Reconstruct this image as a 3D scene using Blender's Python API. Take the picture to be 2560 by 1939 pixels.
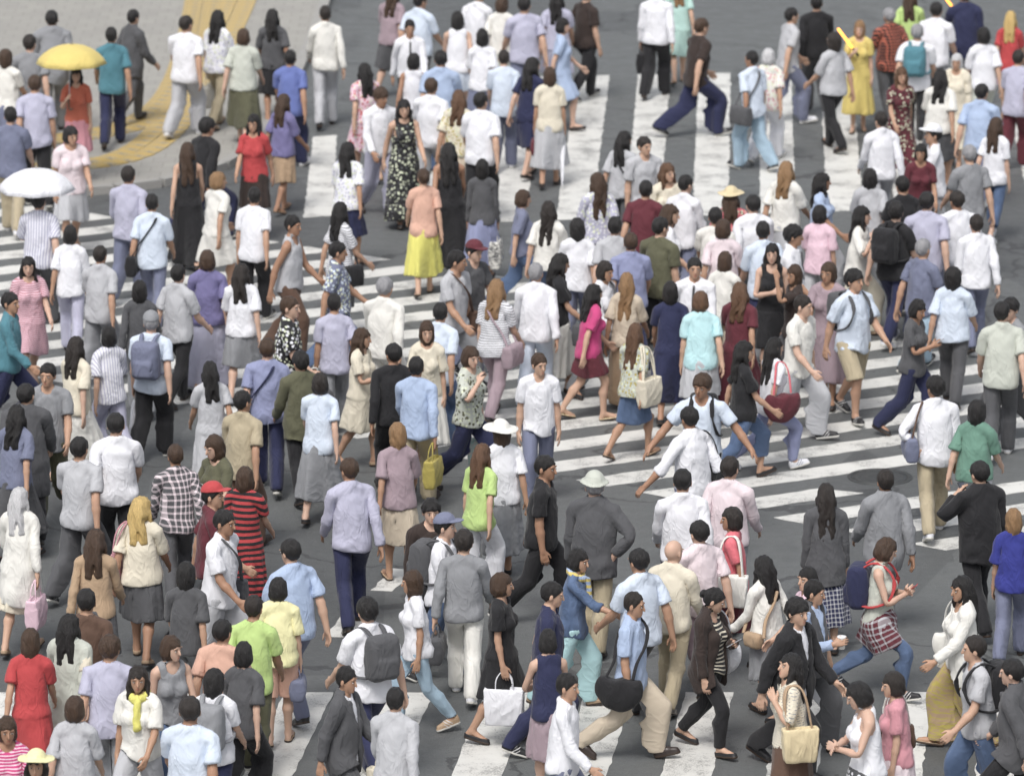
import bpy, math, random
import numpy as np

# ------------------------------------------------------------------ camera, sky, sun, exposure
for o in list(bpy.data.objects):
    bpy.data.objects.remove(o)
SC = bpy.context.scene
COL = SC.collection
R = math.radians
CAM_H, CAM_PITCH, CAM_LENS = 16.6, 14.5, 198.76
cam_data = bpy.data.cameras.new('camera')
cam = bpy.data.objects.new('camera', cam_data)
COL.objects.link(cam)
cam.location = (0, 0, CAM_H)
cam.rotation_euler = (R(90 - CAM_PITCH), 0, 0)
cam_data.sensor_width = 36.0
cam_data.lens = CAM_LENS
cam_data.clip_start = 0.5
cam_data.clip_end = 5000
cam_data.dof.use_dof = True
cam_data.dof.focus_distance = 54.0
cam_data.dof.aperture_fstop = 2.2
SC.camera = cam

SUN_EL, SUN_AZ = 58.0, 200.0          # high diffuse light through cloud, from behind the camera's left
world = bpy.data.worlds.new('World')
SC.world = world
world.use_nodes = True
wn = world.node_tree.nodes
wl = world.node_tree.links
bg = wn.get('Background')
sky = wn.new('ShaderNodeTexSky')
sky.sky_type = 'NISHITA'
sky.sun_disc = False
sky.sun_elevation = R(SUN_EL)
sky.sun_rotation = R(SUN_AZ)
sky.air_density = 1.0
sky.dust_density = 4.0
sky.ozone_density = 1.0
hsv = wn.new('ShaderNodeHueSaturation')      # cloud cover takes most of the blue out of the sky
hsv.inputs['Saturation'].default_value = 0.30
wl.new(sky.outputs[0], hsv.inputs['Color'])
wl.new(hsv.outputs[0], bg.inputs[0])
bg.inputs[1].default_value = 0.12
sun_data = bpy.data.lights.new('sun', 'SUN')
sun_data.energy = 1.5
sun_data.angle = R(18)
sun_data.color = (1.0, 0.96, 0.92)
sun = bpy.data.objects.new('sun', sun_data)
COL.objects.link(sun)
az = R(SUN_AZ)
sx, sy, sz = math.sin(az) * math.cos(R(SUN_EL)), math.cos(az) * math.cos(R(SUN_EL)), math.sin(R(SUN_EL))
from mathutils import Vector, Matrix
sun.rotation_euler = Vector((sx, sy, sz)).to_track_quat('Z', 'Y').to_euler()
sun.location = (0, 0, 40)
SC.view_settings.view_transform = 'Standard'
SC.view_settings.look = 'None'
SC.view_settings.gamma = 1.0
SC.view_settings.use_curve_mapping = False
SC.view_settings.exposure = 0.5

# ------------------------------------------------------------------ colours and materials
PAL = dict(
 white=(.74,.75,.80), offwhite=(.72,.71,.66), cream=(.68,.62,.48), ltgrey=(.45,.46,.49), grey=(.25,.26,.28),
 dkgrey=(.085,.087,.095), black=(.020,.020,.023), ltblue=(.36,.47,.68), paleblue=(.58,.67,.80), blue=(.12,.17,.46),
 periwinkle=(.25,.28,.47), lavender=(.44,.44,.58), purple=(.17,.155,.34), royal=(.030,.040,.28), navy=(.025,.030,.085),
 slate=(.16,.18,.28), denim=(.07,.12,.23), ltdenim=(.28,.41,.52), teal=(.06,.22,.28), mint=(.42,.66,.60),
 cyan=(.42,.70,.74), green=(.12,.27,.20), lime=(.45,.64,.17), olive=(.11,.11,.06), khaki=(.42,.35,.22), beige=(.55,.46,.34),
 tan=(.42,.28,.16), brown=(.12,.065,.042), dkbrown=(.042,.028,.024), maroon=(.13,.022,.035), red=(.50,.035,.04),
 orange=(.60,.13,.06), coral=(.74,.13,.17), pink=(.74,.50,.60), palepink=(.74,.62,.66), dustypink=(.50,.22,.26), rose=(.62,.25,.30),
 magenta=(.58,.03,.19), yellow=(.68,.53,.10), lemon=(.68,.64,.08), paleyellow=(.78,.74,.36), mustard=(.43,.35,.04), peach=(.68,.38,.27),
 mauve=(.34,.25,.29), silver=(.5,.5,.52), straw=(.66,.54,.30), sage=(.50,.53,.46))
for _k, _c in list(PAL.items()):
    _l = .3 * _c[0] + .55 * _c[1] + .15 * _c[2]
    PAL[_k] = tuple(_l + (x - _l) * .80 for x in _c)
HAIRC = dict(black=(.010,.009,.009), soft=(.018,.014,.012), brown=(.045,.026,.016), chestnut=(.085,.045,.025), tan=(.20,.12,.06), blond=(.42,.30,.12), grey=(.22,.22,.23), silver=(.42,.42,.43))
SKINS = [(.46,.295,.21), (.52,.35,.26), (.41,.255,.175), (.55,.38,.295), (.36,.215,.145)]
MATS = {}

def nodes_of(name, rough=.8):
    m = bpy.data.materials.new(name)
    m.use_nodes = True
    nt = m.node_tree
    b = nt.nodes['Principled BSDF']
    b.inputs['Roughness'].default_value = rough
    return m, nt, b

def N(nt, kind, **kw):
    n = nt.nodes.new(kind)
    for k, v in kw.items():
        if k.startswith('_'):
            setattr(n, k[1:], v)
        else:
            key = int(k[1:]) if k[0] == 'i' and k[1:].isdigit() else k.replace('__', ' ')
            n.inputs[key].default_value = v
    return n

def mixc(nt, fac, a, b, mode='MIX'):
    n = nt.nodes.new('ShaderNodeMix')
    n.data_type = 'RGBA'
    n.blend_type = mode
    for sock, v in ((n.inputs[0], fac), (n.inputs[6], a), (n.inputs[7], b)):
        if isinstance(v, bpy.types.NodeSocket):
            nt.links.new(v, sock)
        elif isinstance(v, (int, float)):
            sock.default_value = v
        else:
            sock.default_value = (*v, 1)
    return n.outputs[2]

def math_(nt, op, a, b=None, c=None):
    n = nt.nodes.new('ShaderNodeMath')
    n.operation = op
    for i, v in enumerate((a, b, c)):
        if v is None:
            continue
        if isinstance(v, bpy.types.NodeSocket):
            nt.links.new(v, n.inputs[i])
        else:
            n.inputs[i].default_value = v
    return n.outputs[0]

def bumped(nt, b, height, strength, dist=.01):
    n = nt.nodes.new('ShaderNodeBump')
    n.inputs['Strength'].default_value = strength
    n.inputs['Distance'].default_value = dist
    nt.links.new(height, n.inputs['Height'])
    nt.links.new(n.outputs[0], b.inputs['Normal'])

def scaled(nt, vec, s):
    n = nt.nodes.new('ShaderNodeMapping')
    n.inputs['Scale'].default_value = s
    nt.links.new(vec, n.inputs['Vector'])
    return n.outputs[0]

def rest_coord(nt):
    a = nt.nodes.new('ShaderNodeAttribute')
    a.attribute_name = 'rest'
    return a.outputs['Vector']

def cloth(c1, pattern='plain', c2=None):
    key = ('cloth', c1, pattern, c2)
    if key in MATS:
        return MATS[key]
    m, nt, b = nodes_of('cloth_%s_%s' % (c1, pattern), .82)
    a = PAL[c1]
    c2v = PAL[c2] if c2 else tuple(min(1, x * 1.6 + .03) for x in a)
    rc = rest_coord(nt)
    sep = N(nt, 'ShaderNodeSeparateXYZ')
    nt.links.new(rc, sep.inputs[0])
    X, Y, Z = sep.outputs
    # uneven dye and wear
    n1 = N(nt, 'ShaderNodeTexNoise', Scale=5.0, Detail=4.0)
    nt.links.new(rc, n1.inputs['Vector'])
    base = mixc(nt, math_(nt, 'MULTIPLY', n1.outputs[0], .35), a, tuple(x * .80 for x in a))
    if pattern == 'stripe':
        f = math_(nt, 'GREATER_THAN', math_(nt, 'FRACT', math_(nt, 'MULTIPLY', Z, 24.0)), .62)
        base = mixc(nt, f, base, c2v)
    elif pattern == 'finestripe':
        f = math_(nt, 'GREATER_THAN', math_(nt, 'FRACT', math_(nt, 'MULTIPLY', Z, 38.0)), .6)
        base = mixc(nt, f, base, c2v)
    elif pattern == 'widestripe':
        f = math_(nt, 'GREATER_THAN', math_(nt, 'FRACT', math_(nt, 'MULTIPLY', Z, 15.0)), .5)
        base = mixc(nt, f, base, c2v)
    elif pattern == 'vstripe':
        f = math_(nt, 'GREATER_THAN', math_(nt, 'FRACT', math_(nt, 'MULTIPLY', X, 30.0)), .6)
        base = mixc(nt, f, base, c2v)
    elif pattern in ('check', 'plaid'):
        s = 22.0 if pattern == 'check' else 16.0
        fx = math_(nt, 'GREATER_THAN', math_(nt, 'FRACT', math_(nt, 'MULTIPLY', math_(nt, 'ADD', X, Y), s)), .66)
        fz = math_(nt, 'GREATER_THAN', math_(nt, 'FRACT', math_(nt, 'MULTIPLY', Z, s)), .66)
        f = math_(nt, 'MULTIPLY', math_(nt, 'ADD', fx, fz), .5)
        base = mixc(nt, f, base, c2v)
    elif pattern == 'floral':
        v = N(nt, 'ShaderNodeTexVoronoi', Scale=26.0)
        nt.links.new(rc, v.inputs['Vector'])
        f = math_(nt, 'LESS_THAN', v.outputs['Distance'], .42)
        pick = mixc(nt, math_(nt, 'GREATER_THAN', N_sep(nt, v.outputs['Color']), .55), c2v, (.62, .66, .5))
        base = mixc(nt, f, base, pick)
    elif pattern == 'dots':
        v = N(nt, 'ShaderNodeTexVoronoi', Scale=17.0, Randomness=.55)
        nt.links.new(rc, v.inputs['Vector'])
        f = math_(nt, 'LESS_THAN', v.outputs['Distance'], .40)
        base = mixc(nt, f, base, c2v)
    elif pattern == 'denim':
        w = N(nt, 'ShaderNodeTexNoise', Scale=9.0, Detail=5.0)
        nt.links.new(scaled(nt, rc, (1, 1, .35)), w.inputs['Vector'])
        f = N(nt, 'ShaderNodeMapRange', i1=.45, i2=.75)
        nt.links.new(w.outputs[0], f.inputs[0])
        base = mixc(nt, math_(nt, 'MULTIPLY', f.outputs[0], .5), base, tuple(min(1, x * 1.9 + .03) for x in a))
    elif pattern == 'knit':
        f = math_(nt, 'GREATER_THAN', math_(nt, 'FRACT', math_(nt, 'MULTIPLY', Z, 45.0)), .7)
        g = math_(nt, 'GREATER_THAN', math_(nt, 'FRACT', math_(nt, 'MULTIPLY', X, 45.0)), .55)
        base = mixc(nt, math_(nt, 'MULTIPLY', f, g), base, c2v)
    elif pattern == 'swirl':
        w = N(nt, 'ShaderNodeTexNoise', Scale=14.0, Detail=3.0, Distortion=2.0)
        nt.links.new(scaled(nt, rc, (1, 1, 2.6)), w.inputs['Vector'])
        f = N(nt, 'ShaderNodeMapRange', i1=.46, i2=.56)
        nt.links.new(w.outputs[0], f.inputs[0])
        base = mixc(nt, f.outputs[0], base, c2v)
    nt.links.new(base, b.inputs['Base Color'])
    # folds and weave
    n2 = N(nt, 'ShaderNodeTexNoise', Scale=4.0, Detail=2.0, Distortion=1.2)
    mp = nt.nodes.new('ShaderNodeMapping')
    mp.inputs['Rotation'].default_value = (.35, .5, .2)
    mp.inputs['Scale'].default_value = (1.5, 1.5, .8)
    nt.links.new(rc, mp.inputs['Vector'])
    nt.links.new(mp.outputs[0], n2.inputs['Vector'])
    ridge = math_(nt, 'POWER', math_(nt, 'SUBTRACT', 1.0, math_(nt, 'ABSOLUTE', math_(nt, 'MULTIPLY_ADD', n2.outputs[0], 4.0, -2.0))), 2.0)
    n4 = N(nt, 'ShaderNodeTexNoise', Scale=16.0, Detail=2.0)
    nt.links.new(mp.outputs[0], n4.inputs['Vector'])
    n3 = N(nt, 'ShaderNodeTexNoise', Scale=300.0, Detail=1.0)
    nt.links.new(rc, n3.inputs['Vector'])
    h = math_(nt, 'ADD', math_(nt, 'ADD', math_(nt, 'MULTIPLY', ridge, .55), math_(nt, 'MULTIPLY', n4.outputs[0], .30)), math_(nt, 'MULTIPLY', n3.outputs[0], .05))
    bumped(nt, b, h, .52, .022)
    b.inputs['Specular IOR Level'].default_value = .25
    b.inputs['Sheen Weight'].default_value = .12
    MATS[key] = m
    return m

def N_sep(nt, colour):
    s = nt.nodes.new('ShaderNodeSeparateColor')
    nt.links.new(colour, s.inputs[0])
    return s.outputs[0]

def plain_mat(name, colour, rough=.6, metal=0.0, bump=0.0, scale=30.0, var=.25, emit=0.0):
    key = (name, colour, rough, metal)
    if key in MATS:
        return MATS[key]
    m, nt, b = nodes_of(name, rough)
    c = PAL[colour] if isinstance(colour, str) else colour
    tc = nt.nodes.new('ShaderNodeTexCoord')
    n1 = N(nt, 'ShaderNodeTexNoise', Scale=scale * .4, Detail=4.0)
    nt.links.new(tc.outputs['Object'], n1.inputs['Vector'])
    nt.links.new(mixc(nt, math_(nt, 'MULTIPLY', n1.outputs[0], var * 2), c, tuple(x * .6 for x in c)), b.inputs['Base Color'])
    b.inputs['Metallic'].default_value = metal
    if bump:
        n2 = N(nt, 'ShaderNodeTexNoise', Scale=scale, Detail=3.0)
        nt.links.new(tc.outputs['Object'], n2.inputs['Vector'])
        bumped(nt, b, n2.outputs[0], bump, .01)
    if emit:
        b.inputs['Emission Color'].default_value = (*c, 1)
        b.inputs['Emission Strength'].default_value = emit
    MATS[key] = m
    return m

def skin_mat(i):
    key = ('skin', i)
    if key in MATS:
        return MATS[key]
    m, nt, b = nodes_of('skin', .5)
    c = SKINS[i]
    rc = rest_coord(nt)
    n1 = N(nt, 'ShaderNodeTexNoise', Scale=14.0, Detail=3.0)
    nt.links.new(rc, n1.inputs['Vector'])
    base = mixc(nt, math_(nt, 'MULTIPLY', n1.outputs[0], .4), c, (c[0] * .92, c[1] * .78, c[2] * .72))
    t = nt.nodes.new('ShaderNodeAttribute')
    t.attribute_name = 'tint'
    nt.links.new(mixc(nt, 1.0, base, t.outputs['Color'], 'MULTIPLY'), b.inputs['Base Color'])
    b.inputs['Subsurface Weight'].default_value = .08
    b.inputs['Subsurface Radius'].default_value = (.012, .005, .003)
    b.inputs['Subsurface Scale'].default_value = .5
    b.inputs['Specular IOR Level'].default_value = .3
    MATS[key] = m
    return m

def shoe_mat(style, col):
    key = ('shoe', style, col)
    if key in MATS:
        return MATS[key]
    m, nt, b = nodes_of('shoe_%s_%s' % (style, col), .38 if style == 'dress' else .6)
    rc = rest_coord(nt)
    sep = N(nt, 'ShaderNodeSeparateXYZ')
    nt.links.new(rc, sep.inputs[0])
    f = math_(nt, 'LESS_THAN', sep.outputs[2], .021)
    n1 = N(nt, 'ShaderNodeTexNoise', Scale=40.0, Detail=3.0)
    nt.links.new(rc, n1.inputs['Vector'])
    c = PAL[col]
    up = mixc(nt, math_(nt, 'MULTIPLY', n1.outputs[0], .5), c, tuple(x * .65 for x in c))
    if style == 'sneaker':          # side stripes
        g = math_(nt, 'MULTIPLY', math_(nt, 'GREATER_THAN', math_(nt, 'FRACT', math_(nt, 'MULTIPLY', math_(nt, 'ADD', sep.outputs[1], sep.outputs[2]), 28.0)), .68),
                  math_(nt, 'COMPARE', sep.outputs[1], -.05, .045))
        up = mixc(nt, g, up, (.5, .5, .5) if sum(c) < .9 else (.14, .16, .22))
    nt.links.new(mixc(nt, f, up, (.62, .61, .57) if style == 'sneaker' else (.045, .03, .022)), b.inputs['Base Color'])
    bumped(nt, b, n1.outputs[0], .2, .004)
    MATS[key] = m
    return m

def eye_mat():
    if 'eye' in MATS:
        return MATS['eye']
    m, nt, b = nodes_of('eye', .2)
    sep = N(nt, 'ShaderNodeSeparateXYZ')
    nt.links.new(rest_coord(nt), sep.inputs[0])
    dx = math_(nt, 'SUBTRACT', math_(nt, 'ABSOLUTE', sep.outputs[0]), .0325)
    f = math_(nt, 'LESS_THAN', math_(nt, 'ABSOLUTE', dx), .0050)
    nt.links.new(mixc(nt, f, (.55, .52, .50), (.02, .012, .009)), b.inputs['Base Color'])
    MATS['eye'] = m
    return m

def hair_mat(name):
    key = ('hair', name)
    if key in MATS:
        return MATS[key]
    m, nt, b = nodes_of('hair_' + name, .42)
    c = HAIRC[name]
    rc = rest_coord(nt)
    n1 = N(nt, 'ShaderNodeTexNoise', Scale=60.0, Detail=6.0, Roughness=.65, Distortion=.5)
    nt.links.new(scaled(nt, rc, (1.8, 1.8, .16)), n1.inputs['Vector'])
    nt.links.new(mixc(nt, n1.outputs[0], tuple(x * .35 for x in c), tuple(min(1, x * 2.3 + .006) for x in c)), b.inputs['Base Color'])
    bumped(nt, b, n1.outputs[0], .9, .02)
    b.inputs['Specular IOR Level'].default_value = .45
    MATS[key] = m
    return m

# ------------------------------------------------------------------ distance fields -> meshes
def sd_cone(P, a, b, ra, rb):
    a = np.asarray(a, np.float32); b = np.asarray(b, np.float32)
    ab = b - a
    t = np.clip(((P - a) @ ab) / float(ab @ ab), 0, 1)
    d = P - a - t[:, None] * ab
    return np.sqrt((d * d).sum(1)) - (ra + (rb - ra) * t)

def sd_ell(P, c, r):
    c = np.asarray(c, np.float32); r = np.asarray(r, np.float32)
    q = P - c
    k0 = np.sqrt(((q / r) ** 2).sum(1))
    k1 = np.sqrt(((q / (r * r)) ** 2).sum(1)) + 1e-9
    return k0 * (k0 - 1) / k1

def sd_box(P, c, h, r=.01):
    q = np.abs(P - np.asarray(c, np.float32)) - (np.asarray(h, np.float32) - r)
    return np.sqrt((np.maximum(q, 0) ** 2).sum(1)) + np.minimum(q.max(1), 0) - r

def smin(a, b, k):
    h = np.clip(.5 + .5 * (b - a) / k, 0, 1)
    return b + (a - b) * h - k * h * (1 - h)

def smax(a, b, k):
    return -smin(-a, -b, k)

def prim(P, p, grow=0.0):
    if p[0] == 'c':
        return sd_cone(P, p[1], p[2], p[3] + grow, p[4] + grow)
    return sd_ell(P, p[1], tuple(x + grow for x in p[2]))

def union(P, prims, k=.02, grow=0.0):
    d = None
    for p in prims:
        e = prim(P, p, grow)
        d = e if d is None else smin(d, e, k)
    return d

def mirror(p):
    f = lambda v: (-v[0], v[1], v[2])
    return ('c', f(p[1]), f(p[2]), p[3], p[4]) if p[0] == 'c' else ('e', f(p[1]), p[2])

ARM = np.array((math.sin(R(35)), 0, -math.cos(R(35))))
INW = np.array((-math.cos(R(35)), 0, -math.sin(R(35))))     # from the palm towards the thigh

def skeleton(sex):
    m = sex == 'm'
    S = np.array((.178 if m else .158, .01, 1.385))
    E = S + ARM * .285
    W = E + ARM * .245
    return dict(S=S, E=E, W=W, hip=np.array((.09, 0, .90)), knee=np.array((.088, -.005, .49)), ankle=np.array((.085, .015, .085)))

def body_groups(sex):
    m = sex == 'm'
    k = skeleton(sex)
    S, E, W = k['S'], k['E'], k['W']
    g = {}
    g['pelvis'] = [('e', (0, .01, .93), (.160 if m else .166, .112, .125))]
    g['belly'] = [('e', (0, 0, 1.08), (.140 if m else .122, .102 if m else .092, .17))]
    g['chest'] = [('e', (0, .008, 1.26), (.166 if m else .145, .112 if m else .100, .19)), ('c', (0, .02, 1.47), (0, .02, 1.43), .050, .055)]
    for s in (1, -1):
        f = lambda v: (v[0] * s, v[1], v[2])
        g['pelvis'].append(('e', (s * .078, .055, .895), (.082, .082, .09)))
        g['chest'] += [('c', (s * .04, .02, 1.425), f((S[0] - .01, .012, 1.378)), .052, .052), ('c', (0, .02, 1.48), (s * .10, .018, 1.41), .042, .045)]
        if not m:
            g['chest'].append(('e', (s * .072, -.078, 1.235), (.060, .058, .062)))
        sd = 'l' if s > 0 else 'r'
        g['ua' + sd] = [('c', f(S), f(E), .050 if m else .042, .040 if m else .034)]
        g['fa' + sd] = [('c', f(E), f(E + ARM * .08), .040 if m else .034, .041 if m else .034), ('c', f(E + ARM * .08), f(W), .041 if m else .034, .027 if m else .024)]
        yv = np.array((0, 1.0, 0))
        pc = W + ARM * .045
        hand = [('c', f(W), f(W + ARM * .03), .027, .026)]
        for yo in (-.026, -.009, .009, .026):
            hand.append(('c', f(W + ARM * .03 + yv * yo * .7), f(W + ARM * .085 + yv * yo), .014, .012))
        for yo, ln in ((-.031, .068), (-.011, .078), (.0105, .072), (.031, .055)):
            b0 = W + ARM * .085 + yv * yo
            b1 = b0 + ARM * ln * .5 + INW * .006
            b2 = b1 + ARM * ln * .46 + INW * .022
            hand += [('c', f(b0), f(b1), .0095, .0088), ('c', f(b1), f(b2), .0088, .0074)]
        t0 = W + ARM * .022 - yv * .020 + INW * .004
        t1 = t0 + ARM * .040 - yv * .030 + INW * .010
        t2 = t1 + ARM * .036 - yv * .008 + INW * .010
        hand += [('c', f(t0), f(t1), .014, .011), ('c', f(t1), f(t2), .0105, .0085)]
        g['ha' + sd] = hand
        g['th' + sd] = [('c', f(k['hip']), f(k['knee']), .090 if m else .092, .056 if m else .053)]
        g['sh' + sd] = [('c', f(k['knee']), (s * .085, .018, .35), .053 if m else .050, .056 if m else .052), ('c', (s * .085, .018, .35), f(k['ankle']), .055 if m else .051, .036 if m else .033)]
        g['fo' + sd] = [('c', f(k['ankle']), (s * .085, .045, .034), .035, .032), ('c', f(k['ankle']), (s * .09, -.10, .032), .034, .030), ('c', (s * .09, -.09, .030), (s * .092, -.155, .026), .033, .024)]
    g['head'] = [('c', (0, .018, 1.45), (0, .0, 1.545), .054 if m else .046, .051 if m else .044), ('e', (0, .012, 1.622), (.076, .096, .098)), ('e', (0, -.024, 1.568), (.058, .064, .074)), ('e', (0, -.062, 1.512), (.026, .022, .018))]
    return g

GROUPS = {s: body_groups(s) for s in 'mf'}
ORDER = ['pelvis', 'belly', 'chest', 'head', 'ual', 'fal', 'hal', 'uar', 'far', 'har', 'thl', 'shl', 'fol', 'thr', 'shr', 'for']
BONES = ['pelvis', 'chest', 'head', 'ual', 'fal', 'hal', 'uar', 'far', 'har', 'thl', 'shl', 'fol', 'thr', 'shr', 'for']

def weights(P, sex, sigma=.020):
    D = np.stack([union(P, GROUPS[sex][n]) for n in ORDER], 1)
    D = np.exp(-(D - D.min(1, keepdims=True)) / sigma)
    D /= D.sum(1, keepdims=True)
    w = np.zeros((len(P), len(BONES)), np.float32)
    for i, n in enumerate(ORDER):
        if n == 'belly':
            t = np.clip((P[:, 2] - .98) / .17, 0, 1)
            w[:, 0] += D[:, i] * (1 - t)
            w[:, 1] += D[:, i] * t
        else:
            w[:, BONES.index(n)] += D[:, i]
    return w

def skirt_weights(P, sex, damp=.62):
    w = weights(P, sex)
    low = np.clip((1.0 - P[:, 2]) / .22, 0, 1)
    low = low * low * (3 - 2 * low)
    sx = np.clip(.5 + P[:, 0] / .16, 0, 1)
    h = np.clip((.95 - P[:, 2]) / .25, 0, 1) * damp
    k = np.zeros_like(w)
    k[:, BONES.index('thl')] = h * sx
    k[:, BONES.index('thr')] = h * (1 - sx)
    k[:, 0] = 1 - h
    return w * (1 - low[:, None]) + k * low[:, None]

def surface_nets(fn, lo, hi, step):
    """fn(P)->distance on a symmetric box; returns verts, quads."""
    FIELD['last'] = fn
    ax = [np.arange(l, h + step, step, dtype=np.float32) for l, h in zip(lo, hi)]
    nx, ny, nz = map(len, ax)
    F = np.empty((nx, ny, nz), np.float32)
    YZ = np.stack(np.meshgrid(ax[1], ax[2], indexing='ij'), -1).reshape(-1, 2)
    chunk = max(1, 160000 // len(YZ))
    for i in range(0, nx, chunk):
        xs = ax[0][i:i + chunk]
        P = np.empty((len(xs), len(YZ), 3), np.float32)
        P[:, :, 0] = xs[:, None]
        P[:, :, 1:] = YZ[None]
        F[i:i + chunk] = fn(P.reshape(-1, 3)).reshape(len(xs), ny, nz)
    F[0] = F[-1] = 1; F[:, 0] = F[:, -1] = 1; F[:, :, 0] = F[:, :, -1] = 1
    ins = F < 0
    c = [ins[i:nx - 1 + i, j:ny - 1 + j, k:nz - 1 + k] for i in (0, 1) for j in (0, 1) for k in (0, 1)]
    tot = sum(x.astype(np.int8) for x in c)
    act = (tot > 0) & (tot < 8)
    idx = -np.ones(act.shape, np.int64)
    cells = np.argwhere(act)
    idx[act] = np.arange(len(cells))
    off = [(i, j, k) for i in (0, 1) for j in (0, 1) for k in (0, 1)]
    val = np.stack([F[cells[:, 0] + o[0], cells[:, 1] + o[1], cells[:, 2] + o[2]] for o in off], 1)
    acc = np.zeros((len(cells), 3)); cnt = np.zeros(len(cells))
    for a in range(8):
        for b in range(a + 1, 8):
            if sum(x != y for x, y in zip(off[a], off[b])) != 1:
                continue
            fa, fb = val[:, a], val[:, b]
            m = (fa < 0) != (fb < 0)
            t = np.where(m, fa / np.where(m, fa - fb, 1), 0)
            pa, pb = np.array(off[a]), np.array(off[b])
            acc += np.where(m[:, None], pa + t[:, None] * (pb - pa), 0)
            cnt += m
    V = np.array([ax[0][0], ax[1][0], ax[2][0]]) + (cells + acc / cnt[:, None]) * step
    quads = []
    for a in range(3):
        b, d = (a + 1) % 3, (a + 2) % 3
        sl0 = [slice(None)] * 3; sl1 = [slice(None)] * 3
        sl0[a] = slice(0, -1); sl1[a] = slice(1, None)
        i0, i1 = ins[tuple(sl0)], ins[tuple(sl1)]
        e = np.argwhere(i0 != i1)
        ok = (e[:, b] > 0) & (e[:, d] > 0) & (e[:, b] < F.shape[b] - 1) & (e[:, d] < F.shape[d] - 1)
        e = e[ok]
        flip = i0[e[:, 0], e[:, 1], e[:, 2]]
        def at(db, dd):
            q = e.copy(); q[:, b] += db; q[:, d] += dd
            return idx[q[:, 0], q[:, 1], q[:, 2]]
        Q = np.stack([at(-1, -1), at(0, -1), at(0, 0), at(-1, 0)], 1)
        Q[~flip] = Q[~flip][:, ::-1]
        quads.append(Q)
    return V.astype(np.float32), np.concatenate(quads)

def mesh_from(name, V, faces):
    me = bpy.data.meshes.new(name)
    V = np.asarray(V, np.float32)
    F = np.asarray(faces)
    me.vertices.add(len(V))
    me.vertices.foreach_set('co', V.ravel())
    me.loops.add(F.size)
    me.loops.foreach_set('vertex_index', F.ravel().astype(np.int32))
    me.polygons.add(len(F))
    n = F.shape[1]
    me.polygons.foreach_set('loop_start', np.arange(0, F.size, n, dtype=np.int32))
    me.update(calc_edges=True)
    return me

def smooth(me):
    me.polygons.foreach_set('use_smooth', np.ones(len(me.polygons), bool))
    return me

def reduced(V, Q, tris):
    """collapse-decimate a template to a triangle budget; returns verts, triangles."""
    me = mesh_from('template', V, Q)
    o = bpy.data.objects.new('template', me)
    COL.objects.link(o)
    have = len(Q) * 2
    if have > tris:
        d = o.modifiers.new('d', 'DECIMATE')
        d.ratio = tris / have
        d.use_collapse_triangulate = True
    else:
        o.modifiers.new('t', 'TRIANGULATE')
    dg = bpy.context.evaluated_depsgraph_get()
    ev = o.evaluated_get(dg).to_mesh()
    v = np.empty(len(ev.vertices) * 3, np.float32); ev.vertices.foreach_get('co', v)
    ev.calc_loop_triangles()
    t = np.empty(len(ev.loop_triangles) * 3, np.int32); ev.loop_triangles.foreach_get('vertices', t)
    o.evaluated_get(dg).to_mesh_clear()
    bpy.data.objects.remove(o); bpy.data.meshes.remove(me)
    return v.reshape(-1, 3), t.reshape(-1, 3)

# ------------------------------------------------------------------ templates: bodies, clothes, hair, shoes
def both(fn):
    return lambda P: np.minimum(fn(P), fn(P * np.array((-1, 1, 1), np.float32)))

def sdf_body(sex):
    g = GROUPS[sex]
    k = skeleton(sex)
    def fn(P):
        P = P.copy(); P[:, 0] = np.abs(P[:, 0])
        d = smin(union(P, g['pelvis'], .03), union(P, g['belly']), .05)
        d = smin(d, union(P, g['chest'], .03), .04)
        leg = smin(union(P, g['thl']), union(P, g['shl'], .03), .02)
        leg = smin(leg, union(P, g['fol'], .02), .02)
        d = smin(d, leg, .03)
        arm = smin(union(P, g['ual']), union(P, g['fal'], .02), .02)
        hand = union(P, g['hal'], .006)
        arm = smin(arm, hand, .012)
        d = smin(d, arm, .025)
        h = union(P, g['head'], .022)
        h = smin(h, sd_cone(P, (0, -.092, 1.610), (0, -.1045, 1.571), .007, .0115), .012)
        h = smax(h, -sd_ell(P, (.033, -.098, 1.606), (.021, .016, .013)), .012)
        h = smin(h, sd_ell(P, (.030, -.080, 1.630), (.030, .012, .008)), .012)
        h = smin(h, sd_ell(P, (0, -.0815, 1.541), (.022, .010, .0055)), .006)
        h = smin(h, sd_ell(P, (0, -.0805, 1.531), (.018, .010, .006)), .006)
        h = smin(h, sd_ell(P, (.078, .012, 1.592), (.009, .020, .032)), .008)
        d = smin(d, h, .015)
        return smax(d, .004 - P[:, 2], .004)
    return fn

CACHE = {}
FIELD = {}
NORMALS = {}
COVERED = {}
LAYER = dict(body=0, trousers=1, skinny=1, wide=1, shorts=1, cropped=1, inner=2, tank=2, tie=3, jacket=5, cardigan=5, vest=5, coat=5, scarf=6)
def layer(kind):
    return LAYER.get(kind, 1 if kind.startswith('skirt') else 4 if kind.startswith('tied') else 3)

def vert_normals(V, T):
    fn = np.cross(V[T[:, 1]] - V[T[:, 0]], V[T[:, 2]] - V[T[:, 0]])
    nv = np.zeros_like(V)
    for i in range(3):
        np.add.at(nv, T[:, i], fn)
    return nv / (np.linalg.norm(nv, axis=1, keepdims=True) + 1e-12)

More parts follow.
